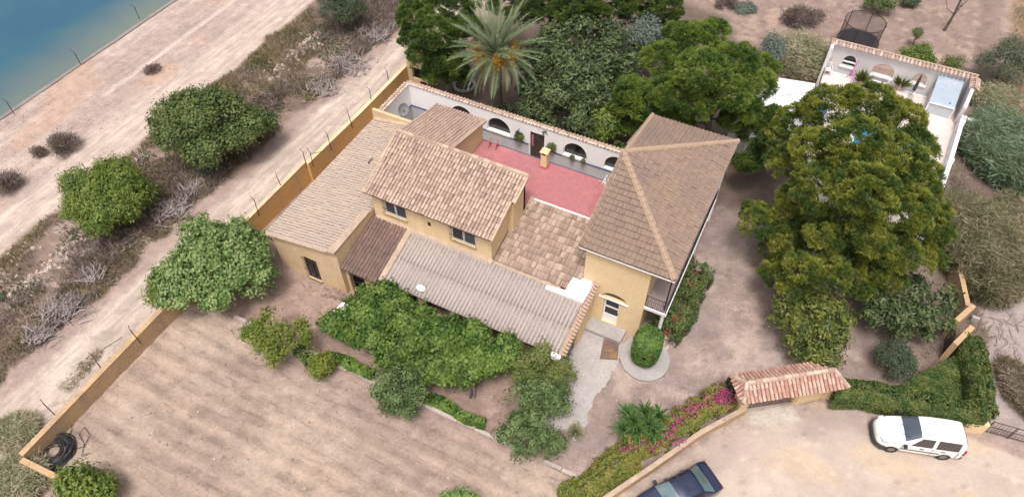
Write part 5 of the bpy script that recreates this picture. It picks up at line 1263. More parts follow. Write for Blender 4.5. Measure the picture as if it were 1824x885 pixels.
M['redflower'] = leafmat('red_flower', (.48, .03, .04, 1), (.58, .08, .07, 1))
M['yellowflower'] = leafmat('yellow_flower', (.60, .52, .16, 1), (.5, .42, .12, 1))
M['palm'] = leafmat('palm_frond', (.125, .17, .085, 1), (.22, .275, .155, 1), (.17, .215, .11, 1), nscale=.8, transl=.2)
M['palm_dry'] = leafmat('dry_frond', (.36, .29, .19, 1), (.28, .22, .14, 1))
M['dates'] = leafmat('date_cluster', (.42, .23, .03, 1), (.52, .31, .05, 1), (.36, .19, .02, 1), nscale=3, transl=.1)
M['yucca'] = leafmat('yucca_leaf', (.04, .105, .025, 1), (.10, .18, .05, 1), transl=.1, rough=.4)
M['scrubdead'] = leafmat('dead_scrub', (.20, .155, .13, 1), (.36, .295, .255, 1), (.155, .12, .105, 1), nscale=1.2, transl=.3)
M['drygrass'] = leafmat('dry_grass', (.24, .185, .13, 1), (.40, .325, .24, 1), (.19, .165, .085, 1), nscale=.5, transl=.35)

# --- trees on the scrub strip and inside the wall
tree('fig_tree', 'large dark green fig tree on the scrub strip beside the upper track', 'tree', (380, 220, 108, 82), (2.6, 2.7), (.19, .14), 'fig_dark', nl=30, f=.28, ncl=2400, cr=.34, per=24, tr=.2)
tree('carob_bush', 'bright green rounded bush on the scrub strip left of the pale fig tree', 'bush', (198, 350, 88, 84), (1.9, 2.0), (.18, .08), 'bright', nl=28, f=.28, ncl=2200, cr=.34, per=24, tr=.14)
tree('fig_tree', 'pale large-leaved fig tree growing over the tan wall at the field corner', 'tree', (388, 472, 112, 96), (2.2, 2.2), (.21, .15), 'fig_pale', nl=34, f=.26, ncl=2300, cr=.27, per=20, tr=.2, base=(-26.7, 15.2, 0))
tree('orange_bush', 'small bright green bush at the left foot of the pale fig tree', 'bush', (290, 518, 32, 36), (1.2, 1.1), (.18, .09), 'bright', nl=8, f=.45, ncl=220, cr=.35, per=22, tr=.06)
tree('lemon_tree', 'yellow green lemon tree standing over the kerb left of the vine pergola', 'tree', (488, 592, 62, 50), (2.0, 1.4), (.19, .10), 'lemon', lobes=[(480, 565, 2.6, 26), (450, 592, 2.0, 24), (500, 590, 2.4, 28), (538, 588, 2.0, 20), (492, 625, 1.5, 26), (466, 610, 1.7, 22), (435, 598, 1.6, 14), (525, 610, 1.7, 18), (545, 608, 1.5, 14), (490, 640, 1.1, 16)], cr=.3, per=24, tr=.09)
tree('lemon_tree', 'small round yellow green bush on the field side of the kerb', 'bush', (572, 650, 24, 22), (.75, .7), (.16, .09), 'lemon', nl=8, f=.45, ncl=170, cr=.28, per=22, tr=.05)
tree('citrus_tree', 'grey green citrus tree over the middle of the kerb', 'tree', (706, 695, 50, 44), (1.6, 1.2), (.18, .09), 'lemon_dark', lobes=[(690, 672, 2.0, 26), (725, 668, 2.0, 22), (680, 700, 1.5, 24), (712, 705, 1.7, 26), (738, 700, 1.5, 22), (700, 728, 1.1, 20), (728, 725, 1.1, 18), (675, 718, 1.1, 14), (748, 680, 1.6, 14)], cr=.28, per=24, tr=.08, bark='barkgrey')
tree('citrus_tree', 'dark grey green citrus tree at the end of the kerb by the white flower pot', 'tree', (945, 775, 58, 44), (1.5, 1.15), (.19, .10), 'lemon_dark', lobes=[(925, 752, 1.8, 24), (960, 748, 1.9, 22), (905, 772, 1.5, 20), (940, 778, 1.7, 26), (975, 775, 1.5, 22), (995, 788, 1.2, 14), (920, 798, 1.1, 18), (955, 802, 1.1, 20), (980, 798, 1.0, 16), (940, 742, 1.7, 16)], cr=.28, per=24, tr=.08, bark='barkgrey')
tree('citrus_tree', 'grey green citrus tree between the pergola and the kerb end', 'tree', (948, 712, 60, 38), (1.7, 1.1), (.19, .10), 'lemon_dark', lobes=[(920, 700, 1.9, 22), (955, 690, 2.1, 26), (990, 700, 1.9, 22), (905, 718, 1.6, 16), (940, 718, 1.7, 22), (978, 722, 1.6, 22), (1004, 722, 1.4, 14), (930, 735, 1.3, 14)], cr=.28, per=24, tr=.08, bark='barkgrey')
tree('flowering_shrub', 'tall yellow-flecked shrub at the front corner of the corrugated porch', 'shrub', (968, 652, 60, 44), (1.7, 1.3), (.14, .07), 'shrub', lobes=[(930, 640, 2.0, 26), (965, 630, 2.2, 28), (1000, 645, 2.0, 22), (950, 665, 1.7, 26), (985, 670, 1.6, 26), (1012, 665, 1.5, 14), (925, 668, 1.5, 18), (1000, 690, 1.1, 16)], dens=120, cr=.28, per=26, tr=.07)
tree('lemon_tree', 'bright lemon bush at the bottom left end of the field', 'bush', (150, 866, 62, 36), (1.2, 1.1), (.22, .12), 'bright', nl=14, f=.4, ncl=420, cr=.36, per=22, tr=.07)
tree('garden_bush', 'pale green bush tip at the bottom edge of the field', 'bush', (818, 890, 36, 20), (.8, .8), (.16, .09), 'fig_pale', nl=8, f=.45, ncl=200, cr=.3, per=20, tr=.05)

# vine on a pergola in front of the porch
VP = empty('vine_pergola', (-14, 17, 0), 'leafy green grapevine pergola running along the front of the corrugated porch', 'vine pergola')
b = MB()
for xx in (-18.2, -16.2, -13.8, -11.6, -10.2):
    for yy in (15.9, 18.5): MB().tube((xx, yy, 0), (xx, yy, 1.95), .05, n=6).build('post', M['barkgrey'], VP)
b = MB()
for yy in (15.9, 17.2, 18.5): b.tube((-18.4, yy, 1.97), (-10.0, yy, 1.97), .04, n=5)
for xx in np.arange(-18.2, -10, 1.2): b.tube((xx, 15.9, 2.03), (xx, 18.6, 2.03), .03, n=5)
b.build('frame', M['barkgrey'], VP)
VV = []
vl = [(598, 575, 1.2, 24), (640, 555, 2.1, 36), (690, 550, 2.3, 44), (735, 575, 2.5, 46), (670, 600, 1.9, 38), (720, 610, 2.0, 44), (775, 595, 2.5, 46), (790, 635, 2.1, 44), (840, 605, 2.5, 40), (850, 645, 2.1, 38), (900, 630, 2.4, 38), (745, 655, 1.6, 28), (835, 672, 1.3, 22), (655, 520, 2.4, 22), (690, 520, 2.5, 20), (800, 668, 1.7, 24), (620, 590, 1.4, 24), (700, 640, 1.4, 26)]
for x, y, z, r in vl:
    C = G(x, y, z); R_ = r / px_m(C); p, n_, *_ = foliage(C, np.array([R_, R_, R_ * .6]), 7, .5, int(300 * (r / 40) ** 2), .3, 22, .5)
    VV.append(leaf_quads(p, n_, .20, .17, .3, .35))
quads_obj('vine_leaves', np.concatenate(VV), M['vine'], VP)
b = MB()
for xx in (-18.4, -14.2, -10.4): b = MB(); b.path([(xx, 15.8, 0), (xx + .1, 15.9, 1), (xx - .1, 16.2, 1.9)], [.07, .05, .04], 6); b.build('vine_stem', M['bark'], VP)
def hedge_run(name, label, cat, pts, w, h, mat, dens=230, leaf=(.13, .08), z0=.0, px=True, rough=.12, part='foliage', group=None, per_extra=None):
    """clipped or loose planting along a line: leaves on the skin and through the body of a bank of foliage"""
    P_ = [np.array(G(*p, z0 + h * .8)) if px else np.array([*p, 0.]) for p in pts]; o = empty(name, (P_[0][0], P_[0][1], 0), label, cat, group); VV = []
    for a, e in zip(P_[:-1], P_[1:]):
        L = np.linalg.norm(e[:2] - a[:2]); d = np.array([*(e[:2] - a[:2]) / L, 0]); s = np.array([-d[1], d[0], 0]); n = int(dens * L * (w + 1.6 * h))
        t = RNG.uniform(-.05, 1.05, n) * L; th = RNG.uniform(-.15, math.pi + .15, n); rr = np.where(RNG.random(n) < .8, RNG.uniform(.88, 1.05, n), RNG.uniform(.3, .9, n))
        cs, sn = np.cos(th), np.sin(th); k = .55
        sx = np.sign(cs) * np.abs(cs) ** k * w / 2; sz = np.sign(sn) * np.abs(sn) ** k
        bump = 1 + (vnoise(t * .9 + a[0], th * 1.6 + a[1], 61, 3) - .5) * 2 * rough * 2.2
        pos = np.array([a[0], a[1], 0]) + d * t[:, None] + s * (sx * rr * bump)[:, None] + np.array([0, 0, 1]) * (z0 + np.maximum(sz, 0) * h * rr * bump)[:, None]
        nr = unit(s * cs[:, None] + np.array([0, 0, 1]) * (np.maximum(sn, 0) + .25)[:, None]); VV.append(leaf_quads(pos, nr, leaf[0], leaf[1], .2, .4))
    quads_obj(part, np.concatenate(VV), M[mat], o); return o, P_
hedge_run('creeper', 'loose green creeper over the kerb between the lemon tree and the citrus tree', 'creeper', [(580, 630), (625, 648), (662, 668)], .55, .55, 'vine', 420, (.18, .14), rough=.35)
hedge_run('creeper', 'green creeper on the kerb right of the middle citrus tree', 'creeper', [(752, 705), (795, 720), (832, 745), (862, 752)], .5, .55, 'vine', 420, (.18, .14), rough=.35)
hedge_run('creeper', 'dark creeper at the foot of the kerb beside the small round bush', 'creeper', [(530, 618), (552, 640), (572, 640)], .7, .6, 'fig_dark', 420, (.18, .12), rough=.35)
hedge_run('low_plants', 'row of low green plants along the brick edging by the white panel', 'plants', [(568, 570), (600, 585), (622, 592)], .6, .5, 'vine', 200, (.16, .13), rough=.4)
hedge_run('low_plants', 'thin weeds along the foot of the annex front wall', 'weeds', [(575, 520), (610, 528), (640, 530)], .6, .18, 'scrubdead', 120, (.14, .04), rough=.5)
# hedge on the cream front wall, ivy inside
hedge_run('clipped_hedge', 'long clipped green hedge on top of the cream wall behind the white van', 'hedge', [(1487, 690), (1530, 693), (1600, 705), (1660, 718), (1720, 730), (1752, 732)], 1.15, 1.35, 'ivy', 800, (.13, .10), .25, rough=.12)
hedge_run('clipped_hedge', 'clipped green hedge running back from the van corner to the side entrance', 'hedge', [(1754, 735), (1752, 690), (1742, 640), (1730, 600)], 1.15, 1.6, 'ivy', 800, (.13, .10), .1, rough=.12)
iv = px_poly([(1598, 690), (1720, 622), (1735, 720), (1680, 715)], .4); c_ = np.mean(iv, 0)
IV = empty('ivy_bank', (c_[0], c_[1], 0), 'sloping bank of green ivy filling the corner between the two hedges', 'ivy')
n = 26000; xs = RNG.uniform(min(p[0] for p in iv), max(p[0] for p in iv), n * 2); ys = RNG.uniform(min(p[1] for p in iv), max(p[1] for p in iv), n * 2); mk = poly_mask(xs, ys, iv, .05, .15, .8, 62) > .5
pos = np.stack([xs[mk], ys[mk], .1 + RNG.random(mk.sum()) ** .6 * (.25 + .5 * vnoise(xs[mk] * .8, ys[mk] * .8, 63))], 1); quads_obj('ivy_leaves', leaf_quads(pos, np.tile([0, 0, 1.], (len(pos), 1)), .13, .11, .15, .5), M['ivy'], IV)
# bougainvillea along the front wall
bp_ = [(1300, 700), (1264, 716), (1217, 748), (1172, 775), (1126, 804), (1076, 838), (1034, 868), (1004, 890)]
BG, PB = hedge_run('bougainvillea', 'bougainvillea hedge with magenta flowers along the front wall beside the dark car', 'hedge', bp_, 1.3, .85, 'boug', 620, (.13, .085), rough=.4)
VV = []
for x, y, n_, r in ((1300, 708, 520, .5), (1288, 716, 300, .45), (1232, 742, 200, .5), (1205, 765, 320, .5), (1192, 782, 180, .35), (1215, 780, 220, .35), (1175, 808, 180, .25), (1135, 800, 120, .25), (1158, 790, 90, .2), (1245, 735, 140, .4), (1095, 846, 150, .18), (1120, 805, 90, .2), (1265, 730, 120, .4)):
    c = G(x - 10, y - 6, .86); p = c + RNG.normal(0, 1, (int(n_ * (.42 if x > 1210 else .2)), 3)) * np.array([r, r, .14]) * .75; n_ = len(p); VV.append(leaf_quads(p, np.tile([0, 0, 1.], (n_, 1)), .11, .09, .1, .6))
quads_obj('magenta_flowers', np.concatenate(VV), M['magenta'], BG)['kind'] = 'stuff'
# climbing shrub with red flowers at the house side
RS, _ = hedge_run('flowering_hedge', 'dark green hedge with red flowers along the balcony side of the hip-roofed house', 'hedge', [(1190, 588), (1206, 560), (1222, 525), (1238, 490), (1246, 470)], 1.5, 1.5, 'fig_dark', 520, (.15, .10), rough=.35)
VV = []
for k in range(10):
    x = RNG.uniform(1190, 1250); c = G(x + RNG.normal(0, 8), 590 - (x - 1190) * 2.1 + RNG.normal(0, 8), 1.45); p = c + RNG.normal(0, .09, (12, 3)); VV.append(leaf_quads(p, np.tile([0, 0, 1.], (12, 1)), .09, .08, .1, .6))
quads_obj('red_flowers', np.concatenate(VV), M['redflower'], RS)['kind'] = 'stuff'
# topiary column on the round slab
c = G(1143, 648, .12); TP = empty('topiary_bush', (c[0], c[1], .12), 'clipped oval green bush on the round concrete slab by the front door', 'topiary')
n = 11000; d = rand_dirs(n, -.75); cc = np.array([c[0], c[1] + .25, 1.55]); R_ = np.array([.78, .78, 1.5]); rr = np.where(RNG.random(n) < .85, RNG.uniform(.93, 1.03, n), RNG.uniform(.5, .93, n))[:, None]
w_ = (1 + .1 * np.minimum(d[:, 2], 0))[:, None]; sq = np.sign(d) * np.abs(d) ** np.array([.8, .8, .65]); pos = cc + sq * R_ * rr * w_; quads_obj('foliage', leaf_quads(pos, d + [0, 0, .2], .13, .09, .15, .45), M['topiary'], TP); MB().tube((cc[0], cc[1], .1), (cc[0], cc[1], 1.4), .1).build('trunk', M['bark'], TP)
b = MB(); o_ = G(1188, 610, .1)
STN = empty('rubble_pieces', (o_[0], o_[1], 0), 'few pale broken stones beside the round slab', 'stones')
for k in range(7):
    q = G(1190 + RNG.normal(0, 5), 608 + RNG.normal(0, 10), .06); b = MB(); b.lathe((q[0], q[1], -.02), [(.12, 0), (.14, .07), (.06, .15)], 6, sx=RNG.uniform(.7, 1.3)); b.build('stone', M['stone'], STN)

# --- potted plant
q = G(1024, 780, .0); PP = empty('potted_plant', (q[0], q[1], 0), 'white flower pot with a spiky green plant at the end of the concrete path', 'potted plant')
MB().lathe((q[0], q[1], .05), [(.17, 0), (.22, .5), (.25, .52), (.25, .58), (.2, .58), (.19, .5)], 14).build('pot', M['whitepaint'], PP)
n = 260; d = rand_dirs(n, .05); quads_obj('leaves', blade_quads(np.array([q[0], q[1], .6]) + d * .08, d + [0, 0, .35], .55, .09), M['reed'], PP)

# --- yuccas: leaves are parts
def rosette_leaf(L, W, k=5):
    vs = []; fs = []
    for i in range(k + 1):
        t = i / k; w = W * (1 - t ** 2.2) * (.55 + .45 * min(1, t * 4)); z = L * (.55 * t - .42 * t * t); x = L * t * (1 - .12 * t)
        vs += [(x, -w / 2, z + .012), (x, 0, z - .01), (x, w / 2, z + .012)]
    for i in range(k):
        for j in (0, 1): fs.append((3 * i + j, 3 * i + 3 + j, 3 * i + 4 + j, 3 * i + 1 + j))
    return vs, fs
def rot_obj(o, az, el, tw=0): o.rotation_euler = (Matrix.Rotation(az, 3, 'Z') @ Matrix.Rotation(-el, 3, 'Y') @ Matrix.Rotation(tw, 3, 'X')).to_euler()
lv, lf = rosette_leaf(.98, .13); yme = bpy.data.meshes.new('leaf'); yme.from_pydata(lv, [], lf); yme.materials.append(M['yucca'])
q = G(1145, 780, 0); YC = empty('yucca', (q[0], q[1], 0), 'clump of spiky green yuccas above the bougainvillea hedge', 'yucca')
heads = [(1118, 738, 1.35), (1148, 736, 1.45), (1172, 742, 1.3), (1110, 765, 1.0), (1134, 768, 1.15), (1165, 768, 1.1), (1128, 752, 1.5), (1155, 755, 1.45)]
for x, y, z in heads:
    c = G(x, y, z); MB().tube((q[0] + (c[0] - q[0]) * .5, q[1] + (c[1] - q[1]) * .5, 0), c, .07, .06, 6).build('stem', M['bark'], YC)
    for k in range(36):
        o = bpy.data.objects.new('leaf', yme); COL.objects.link(o); o.parent = YC; o.location = tuple(c - q + [0, 0, RNG.uniform(-.08, .05)]); rot_obj(o, k * 2.4 + RNG.normal(0, .2), math.radians(-32 + 100 * (k / 36) ** .8 + RNG.normal(0, 6)), RNG.normal(0, .3)); s = RNG.uniform(.75, 1.1); o.scale = (s, s, s)
# cactus by the gate
q = G(1296, 700, 0); CA = empty('cactus', (q[0], q[1], 0), 'dark branching cactus at the left end of the gateway', 'cactus'); cm = surf('cactus_skin', (.03, .05, .03, 1), (.045, .07, .04, 1), scale=3)
for k, (dx, dy, h) in enumerate(((0, 0, 1.7), (.25, .1, 1.4), (-.22, .12, 1.5), (.05, -.22, 1.2), (-.15, -.12, 1.0), (.3, -.1, .9))):
    b = MB(); b.lathe((q[0] + dx, q[1] + dy, 0), [(.07, 0), (.1, .2), (.11, h * .8), (.03, h)], 7); b.build('stem', cm, CA)

# --- date palm
pc = G(885, 95, 6.3); PA = empty('date_palm', (pc[0], pc[1], 0), 'big grey green date palm with orange date clusters behind the white courtyard wall', 'palm tree')
b = MB(); n_ = 14
b.lathe((pc[0], pc[1], 0), [(.42, -.1)] + [(.30 + .035 * (i % 2), .35 + i * .45) for i in range(13)] + [(.36, 6.2)], 12); b.build('trunk', M['bark'], PA)
def frond(L, droop, nleaf=58, ll=.6):
    """arching midrib with two ranks of leaflets"""
    vs = []; fs = []; prev = None
    for i in range(nleaf):
        t = (i + .5) / nleaf; x = L * (t - .10 * t * t * droop); z = L * (.16 * t - droop * .5 * t * t); tang = unit(np.array([1 - .2 * t * droop, 0, .16 - droop * t]))
        p = np.array([x, 0, z]); l = ll * (math.sin(math.pi * min(1, .12 + t * .93)) ** .6) * RNG.uniform(.85, 1.1)
        for s in (-1, 1):
            d = unit(tang * .8 + np.array([0, s * .75, RNG.uniform(-.1, .45)]) + RNG.normal(0, .14, 3)); w = .026
            b0 = len(vs); vs += [p - tang * w, p + d * l * .5 + tang * w * .2, p + d * l - [0, 0, .07 * l], p + tang * w]; fs.append((b0, b0 + 1, b0 + 2, b0 + 3))
        if prev is not None:
            b0 = len(vs); vs += [prev + [0, -.025, .01], prev + [0, .025, .01], p + [0, .02, .01], p + [0, -.02, .01]]; fs.append((b0, b0 + 1, b0 + 2, b0 + 3))
        prev = p
    return [tuple(v) for v in vs], fs
fm = []
for L, dr in ((3.9, .6), (3.7, .85), (4.0, .42), (3.6, 1.1)):
    v, f_ = frond(L, dr); me = bpy.data.meshes.new('frond'); me.from_pydata(v, [], f_); me.materials.append(M['palm']); fm.append(me)
for k in range(72):
    t = k / 72; az = k * 2.39996 + RNG.normal(0, .12); el = math.radians(72 - 88 * t ** .9 + RNG.normal(0, 6)); me = fm[2] if t < .3 else (fm[0] if t < .6 else fm[RNG.choice([1, 3])])
    o = bpy.data.objects.new('frond', me); COL.objects.link(o); o.parent = PA; o.location = (.12 * math.cos(az), .12 * math.sin(az), 6.35 - .3 * t); rot_obj(o, az, el, RNG.normal(0, .25)); s = RNG.uniform(.85, 1.08); o.scale = (s, s, s)
v, f_ = frond(2.9, .9); med = bpy.data.meshes.new('dry_frond'); med.from_pydata(v, [], f_); med.materials.append(M['palm_dry'])
for k in range(7):
    o = bpy.data.objects.new('dry_frond', med); COL.objects.link(o); o.parent = PA; az = -1.2 + RNG.normal(0, 1.2); o.location = (0, 0, 5.9); rot_obj(o, az, math.radians(-50 + RNG.normal(0, 8)))
for k in range(9):
    az = math.atan2(-FH[1], -FH[0]) + (k - 4) * .48 + RNG.normal(0, .1); b = MB(); st = np.array([pc[0], pc[1], 6.2]); e = st + np.array([math.cos(az) * 1.15, math.sin(az) * 1.15, .75 + RNG.normal(0, .12)]); b.tube(st, e, .03, n=4)
    dc = b.build('date_cluster', M['dates'], PA); n = 620; tt = RNG.random(n)[:, None] ** .8; p = e + (np.array([math.cos(az) * .35, math.sin(az) * .35, -.8])) * tt + RNG.normal(0, .16, (n, 3)) * (.5 + tt); quads_obj('dates', leaf_quads(p, rand_dirs(n), .1, .06, .4, .3), M['dates'], dc)['kind'] = 'stuff'
# ring planter on the garden floor
q = G(827, 152, .1); RPn = empty('ring_planter', (q[0], q[1], 0), 'round dark ring planter on the garden floor left of the date palm', 'planter'); MB().torus((q[0], q[1], .12), .82, .13, 26, 8).build('rim', M['concrete'], RPn); MB().lathe((q[0], q[1], .0), [(.72, 0), (.7, .12)], 22).build('soil', surf('wet_soil', (.06, .045, .04, 1), scale=3), RPn)

# --- pines
PB0 = G(1530, 470, 0)
big = [(1420, 225, 6.0, 1.7), (1480, 200, 8.0, 1.9), (1545, 195, 8.5, 2.0), (1600, 218, 8.2, 1.7), (1622, 268, 7.2, 1.6), (1400, 290, 5.8, 1.3), (1450, 270, 7.5, 1.7), (1525, 260, 9.2, 2.1), (1590, 290, 8.8, 2.0), (1628, 340, 6.8, 1.6), (1460, 340, 7.5, 1.8), (1540, 340, 9.0, 1.9), (1610, 375, 7.4, 1.7), (1660, 405, 5.8, 1.2), (1350, 400, 4.0, 1.2), (1400, 430, 4.0, 1.1), (1470, 420, 6.0, 1.2), (1550, 420, 6.6, 1.3), (1480, 490, 4.8, 1.25), (1430, 475, 4.6, 1.0), (1600, 450, 5.4, 1.3), (1420, 355, 5.4, 1.2), (1530, 395, 7.2, 1.0), (1410, 510, 3.4, .9), (1650, 460, 4.6, 1.1), (1380, 250, 5.2, 1.0), (1385, 440, 2.6, 1.2), (1440, 455, 3.2, 1.4), (1500, 450, 4.0, 1.5), (1560, 460, 4.4, 1.5), (1625, 430, 4.8, 1.4), (1450, 400, 4.8, 1.5), (1395, 385, 4.4, 1.1), (1655, 370, 5.6, 1.2), (1520, 505, 3.0, 1.2), (1575, 490, 3.4, 1.2), (1380, 490, 2.4, 1.0), (1648, 310, 6.0, 1.0), (1345, 380, 3.6, .9), (1500, 300, 6.5, 1.7), (1580, 340, 6.5, 1.7)]
pine('pine_tree', 'big yellow green pine covering the pool terrace at the right', big, (PB0[0], PB0[1], 0), 3900, 'pine', .34)
sec = [(1235, 75, 7.8, 1.7), (1180, 110, 7.0, 1.6), (1250, 130, 8.0, 1.9), (1310, 110, 7.4, 1.6), (1345, 150, 6.6, 1.4), (1130, 165, 5.6, 1.4), (1190, 165, 6.4, 1.5), (1300, 170, 6.8, 1.5), (1150, 195, 5.0, 1.1), (1240, 190, 6.0, 1.2), (1330, 195, 5.6, 1.1), (1270, 60, 7.0, 1.2), (1205, 60, 6.8, 1.0), (1365, 120, 6.0, 1.0), (1110, 190, 4.6, .9), (1098, 205, 3.4, 1.2), (1128, 222, 2.8, 1.1), (1165, 222, 3.4, 1.2), (1205, 215, 4.4, 1.3), (1310, 215, 4.2, 1.2), (1345, 215, 3.6, 1.1)]
b0 = G(1262, 262, 0); pine('pine_tree', 'spreading green pine between the white courtyard wall and the pool terrace', sec, (b0[0], b0[1], 0), 2500, 'pine_g', .28)
lft = [(740, 30, 6.0, 1.5), (775, 60, 6.5, 1.7), (800, 15, 7.0, 1.9), (760, 100, 4.6, 1.5), (800, 110, 4.6, 1.5), (735, 70, 4.8, 1.2), (830, 60, 6.0, 1.6), (780, 130, 3.6, 1.2), (815, 135, 3.2, 1.1), (745, 5, 5.4, 1.4)]
b0 = G(800, 160, 0); pine('pine_tree', 'dense dark green pine at the top left of the garden behind the cream recess', lft, (b0[0], b0[1], 0), 1400, 'pine_d', .24)
tpn = [(900, 8, 4.6, 1.5), (925, 30, 3.6, 1.2), (870, 0, 4.0, 1.3), (1045, 45, 3.6, 1.1), (1000, 48, 3.2, 1.0), (955, 25, 4.2, 1.2), (1010, 28, 4.6, 1.3), (1060, 25, 4.6, 1.2), (1130, 32, 4.6, 1.3), (1180, 38, 4.4, 1.3), (960, 5, 6, 1.8), (1020, 10, 6.4, 2.0), (1085, 0, 6.6, 2.0), (1140, 5, 6.4, 1.9), (1185, 15, 5.8, 1.6), (1000, -30, 7, 2.2), (1100, -35, 7, 2.2), (1165, -30, 7, 2.0)]
b0 = G(1075, 60, 0); pine('pine_tree', 'dark pine at the very top of the photo behind the loquat tree', tpn, (b0[0], b0[1], 0), 1950, 'pine_d', .26)
low = [(1340, 235, 3.4, 1.1), (1375, 215, 4.0, 1.2), (1330, 290, 2.8, .9), (1360, 270, 3.2, 1.0)]
b0 = G(1362, 300, 0); pine('pine_tree', 'small dark pine between the hip roof and the big pine', low, (b0[0], b0[1], 0), 330, 'pine_d', .14)

# --- loquats and other garden trees
tree('loquat_tree', 'large dark glossy loquat tree overhanging the white courtyard wall', 'tree', (1018, 140, 108, 100), (3.6, 3.3), (.34, .12), 'loquat', lobes=[(985, 70, 5.0, 42), (1040, 65, 5.4, 48), (1090, 80, 5.0, 44), (960, 110, 4.6, 40), (1015, 115, 5.6, 52), (1075, 120, 5.4, 46), (1110, 125, 4.6, 34), (950, 160, 3.8, 36), (1000, 165, 4.8, 46), (1055, 165, 4.8, 46), (1100, 170, 4.0, 36), (945, 195, 3.0, 26), (985, 205, 3.6, 34), (1035, 210, 3.8, 34), (1080, 205, 3.4, 30), (1015, 232, 2.9, 18), (975, 228, 2.8, 18), (1045, 235, 2.8, 18), (1125, 100, 4.6, 30)], dens=62, cr=.34, per=22, tr=.18)
tree('loquat_tree', 'bright green lower tree between the loquat and the hip roof', 'tree', (1075, 222, 50, 32), (2.9, 1.4), (.24, .12), 'bright', nl=10, f=.42, ncl=360, cr=.38, per=22, tr=.1)
tree('loquat_tree', 'yellow green loquat bush in the yard behind the gateway roof', 'tree', (1448, 585, 74, 66), (1.7, 1.6), (.32, .11), 'loquat_y', lobes=[(1405, 555, 2.2, 30), (1450, 545, 2.6, 36), (1495, 560, 2.2, 26), (1390, 575, 1.7, 18), (1430, 585, 2.2, 32), (1475, 590, 2.1, 30), (1500, 600, 1.6, 20), (1440, 620, 1.5, 28), (1480, 630, 1.3, 26), (1455, 645, 1.0, 16), (1415, 605, 1.5, 18)], dens=70, cr=.34, per=20, tr=.12)
tree('loquat_tree', 'dark loquat bush under the big pine beside the side entrance', 'tree', (1618, 545, 82, 58), (1.8, 1.6), (.32, .11), 'loquat', lobes=[(1570, 530, 2.2, 32), (1620, 515, 2.6, 36), (1665, 520, 2.4, 32), (1690, 545, 1.9, 22), (1560, 560, 1.7, 24), (1605, 560, 2.2, 34), (1650, 565, 2.0, 32), (1680, 580, 1.4, 20), (1600, 590, 1.2, 20), (1640, 595, 1.1, 18)], dens=70, cr=.34, per=20, tr=.12)
tree('olive_bush', 'round grey green bush between the gateway roof and the ivy bank', 'bush', (1592, 642, 40, 36), (1.0, 1.0), (.12, .05), 'olive_d', nl=12, f=.4, ncl=520, cr=.3, per=26, tr=.07)
tree('silver_tree', 'silvery green tree between the loquat and the spreading pine', 'tree', (1150, 78, 50, 46), (4.2, 2.2), (.2, .07), 'silver', nl=14, f=.38, ncl=520, cr=.4, per=26, tr=.12, bark='barkgrey')
tree('silver_tree', 'silvery bush at the right edge of the spreading pine', 'bush', (1372, 95, 26, 40), (2.2, 1.8), (.2, .07), 'silver', nl=9, f=.42, ncl=260, cr=.38, per=24, tr=.08)
tree('olive_tree', 'dark olive tree beside the upper track at the top of the photo', 'tree', (600, 18, 54, 34), (1.9, 1.9), (.16, .06), 'olive_d', nl=14, f=.38, ncl=800, cr=.4, per=26, tr=.16)
tree('olive_tree', 'grey green round olive tree at the right edge behind the pool terrace', 'tree', (1790, 112, 58, 44), (1.9, 1.8), (.14, .05), 'olive', nl=16, f=.36, ncl=900, cr=.38, per=26, tr=.14)
tree('garden_bush', 'dark round bush in a ring of stones at the top right', 'bush', (1572, 6, 30, 22), (1.0, 1.0), (.14, .08), 'fig_dark', nl=9, f=.42, ncl=300, cr=.34, per=22, tr=.06)
tree('garden_bush', 'bright green low round bush between the trampoline and the rough ground', 'bush', (1632, 96, 29, 20), (.7, .7), (.14, .08), 'bright', nl=9, f=.42, ncl=300, cr=.32, per=22, tr=.05)
tree('garden_bush', 'small bright bush just behind the terrace wall coping', 'bush', (1650, 112, 20, 14), (.6, .6), (.14, .08), 'bright', nl=7, f=.45, ncl=140, cr=.3, per=20, tr=.04)
tree('garden_bush', 'small ball-topped shrub behind the bright low bush', 'shrub', (1637, 60, 10, 10), (1.2, .42), (.1, .06), 'fig_dark', nl=6, f=.5, ncl=110, cr=.2, per=20, tr=.05)
tree('garden_bush', 'pale green weedy bush right of the terrace wall coping', 'bush', (1700, 118, 22, 20), (.6, .6), (.14, .07), 'shrub', nl=7, f=.45, ncl=160, cr=.35, per=20, tr=.04)
tree('garden_bush', 'dark bush at the top edge right of the ringed bush', 'bush', (1622, 2, 22, 12), (.5, .5), (.14, .08), 'olive_d', nl=7, f=.45, ncl=140, cr=.3, per=20, tr=.04)
for x, y, z, lb, hh in ((1530, 152, .8, 'small spiky potted palm left of the white bench', .9), (1600, 160, .8, 'small potted palm right of the white bench', .8)):
    q = G(x, y, z); o = empty('potted_plant', (q[0], q[1], z), lb, 'potted plant'); MB().lathe((q[0], q[1], z + .006), [(.2, 0), (.27, .35), (.24, .35)], 10).build('pot', M['tile_cope'], o); n = 150; d = rand_dirs(n, .0); quads_obj('leaves', blade_quads(np.array([q[0], q[1], z + .4]) + d * .1, d + [0, 0, .5], hh, .09), M['loquat_y'], o)
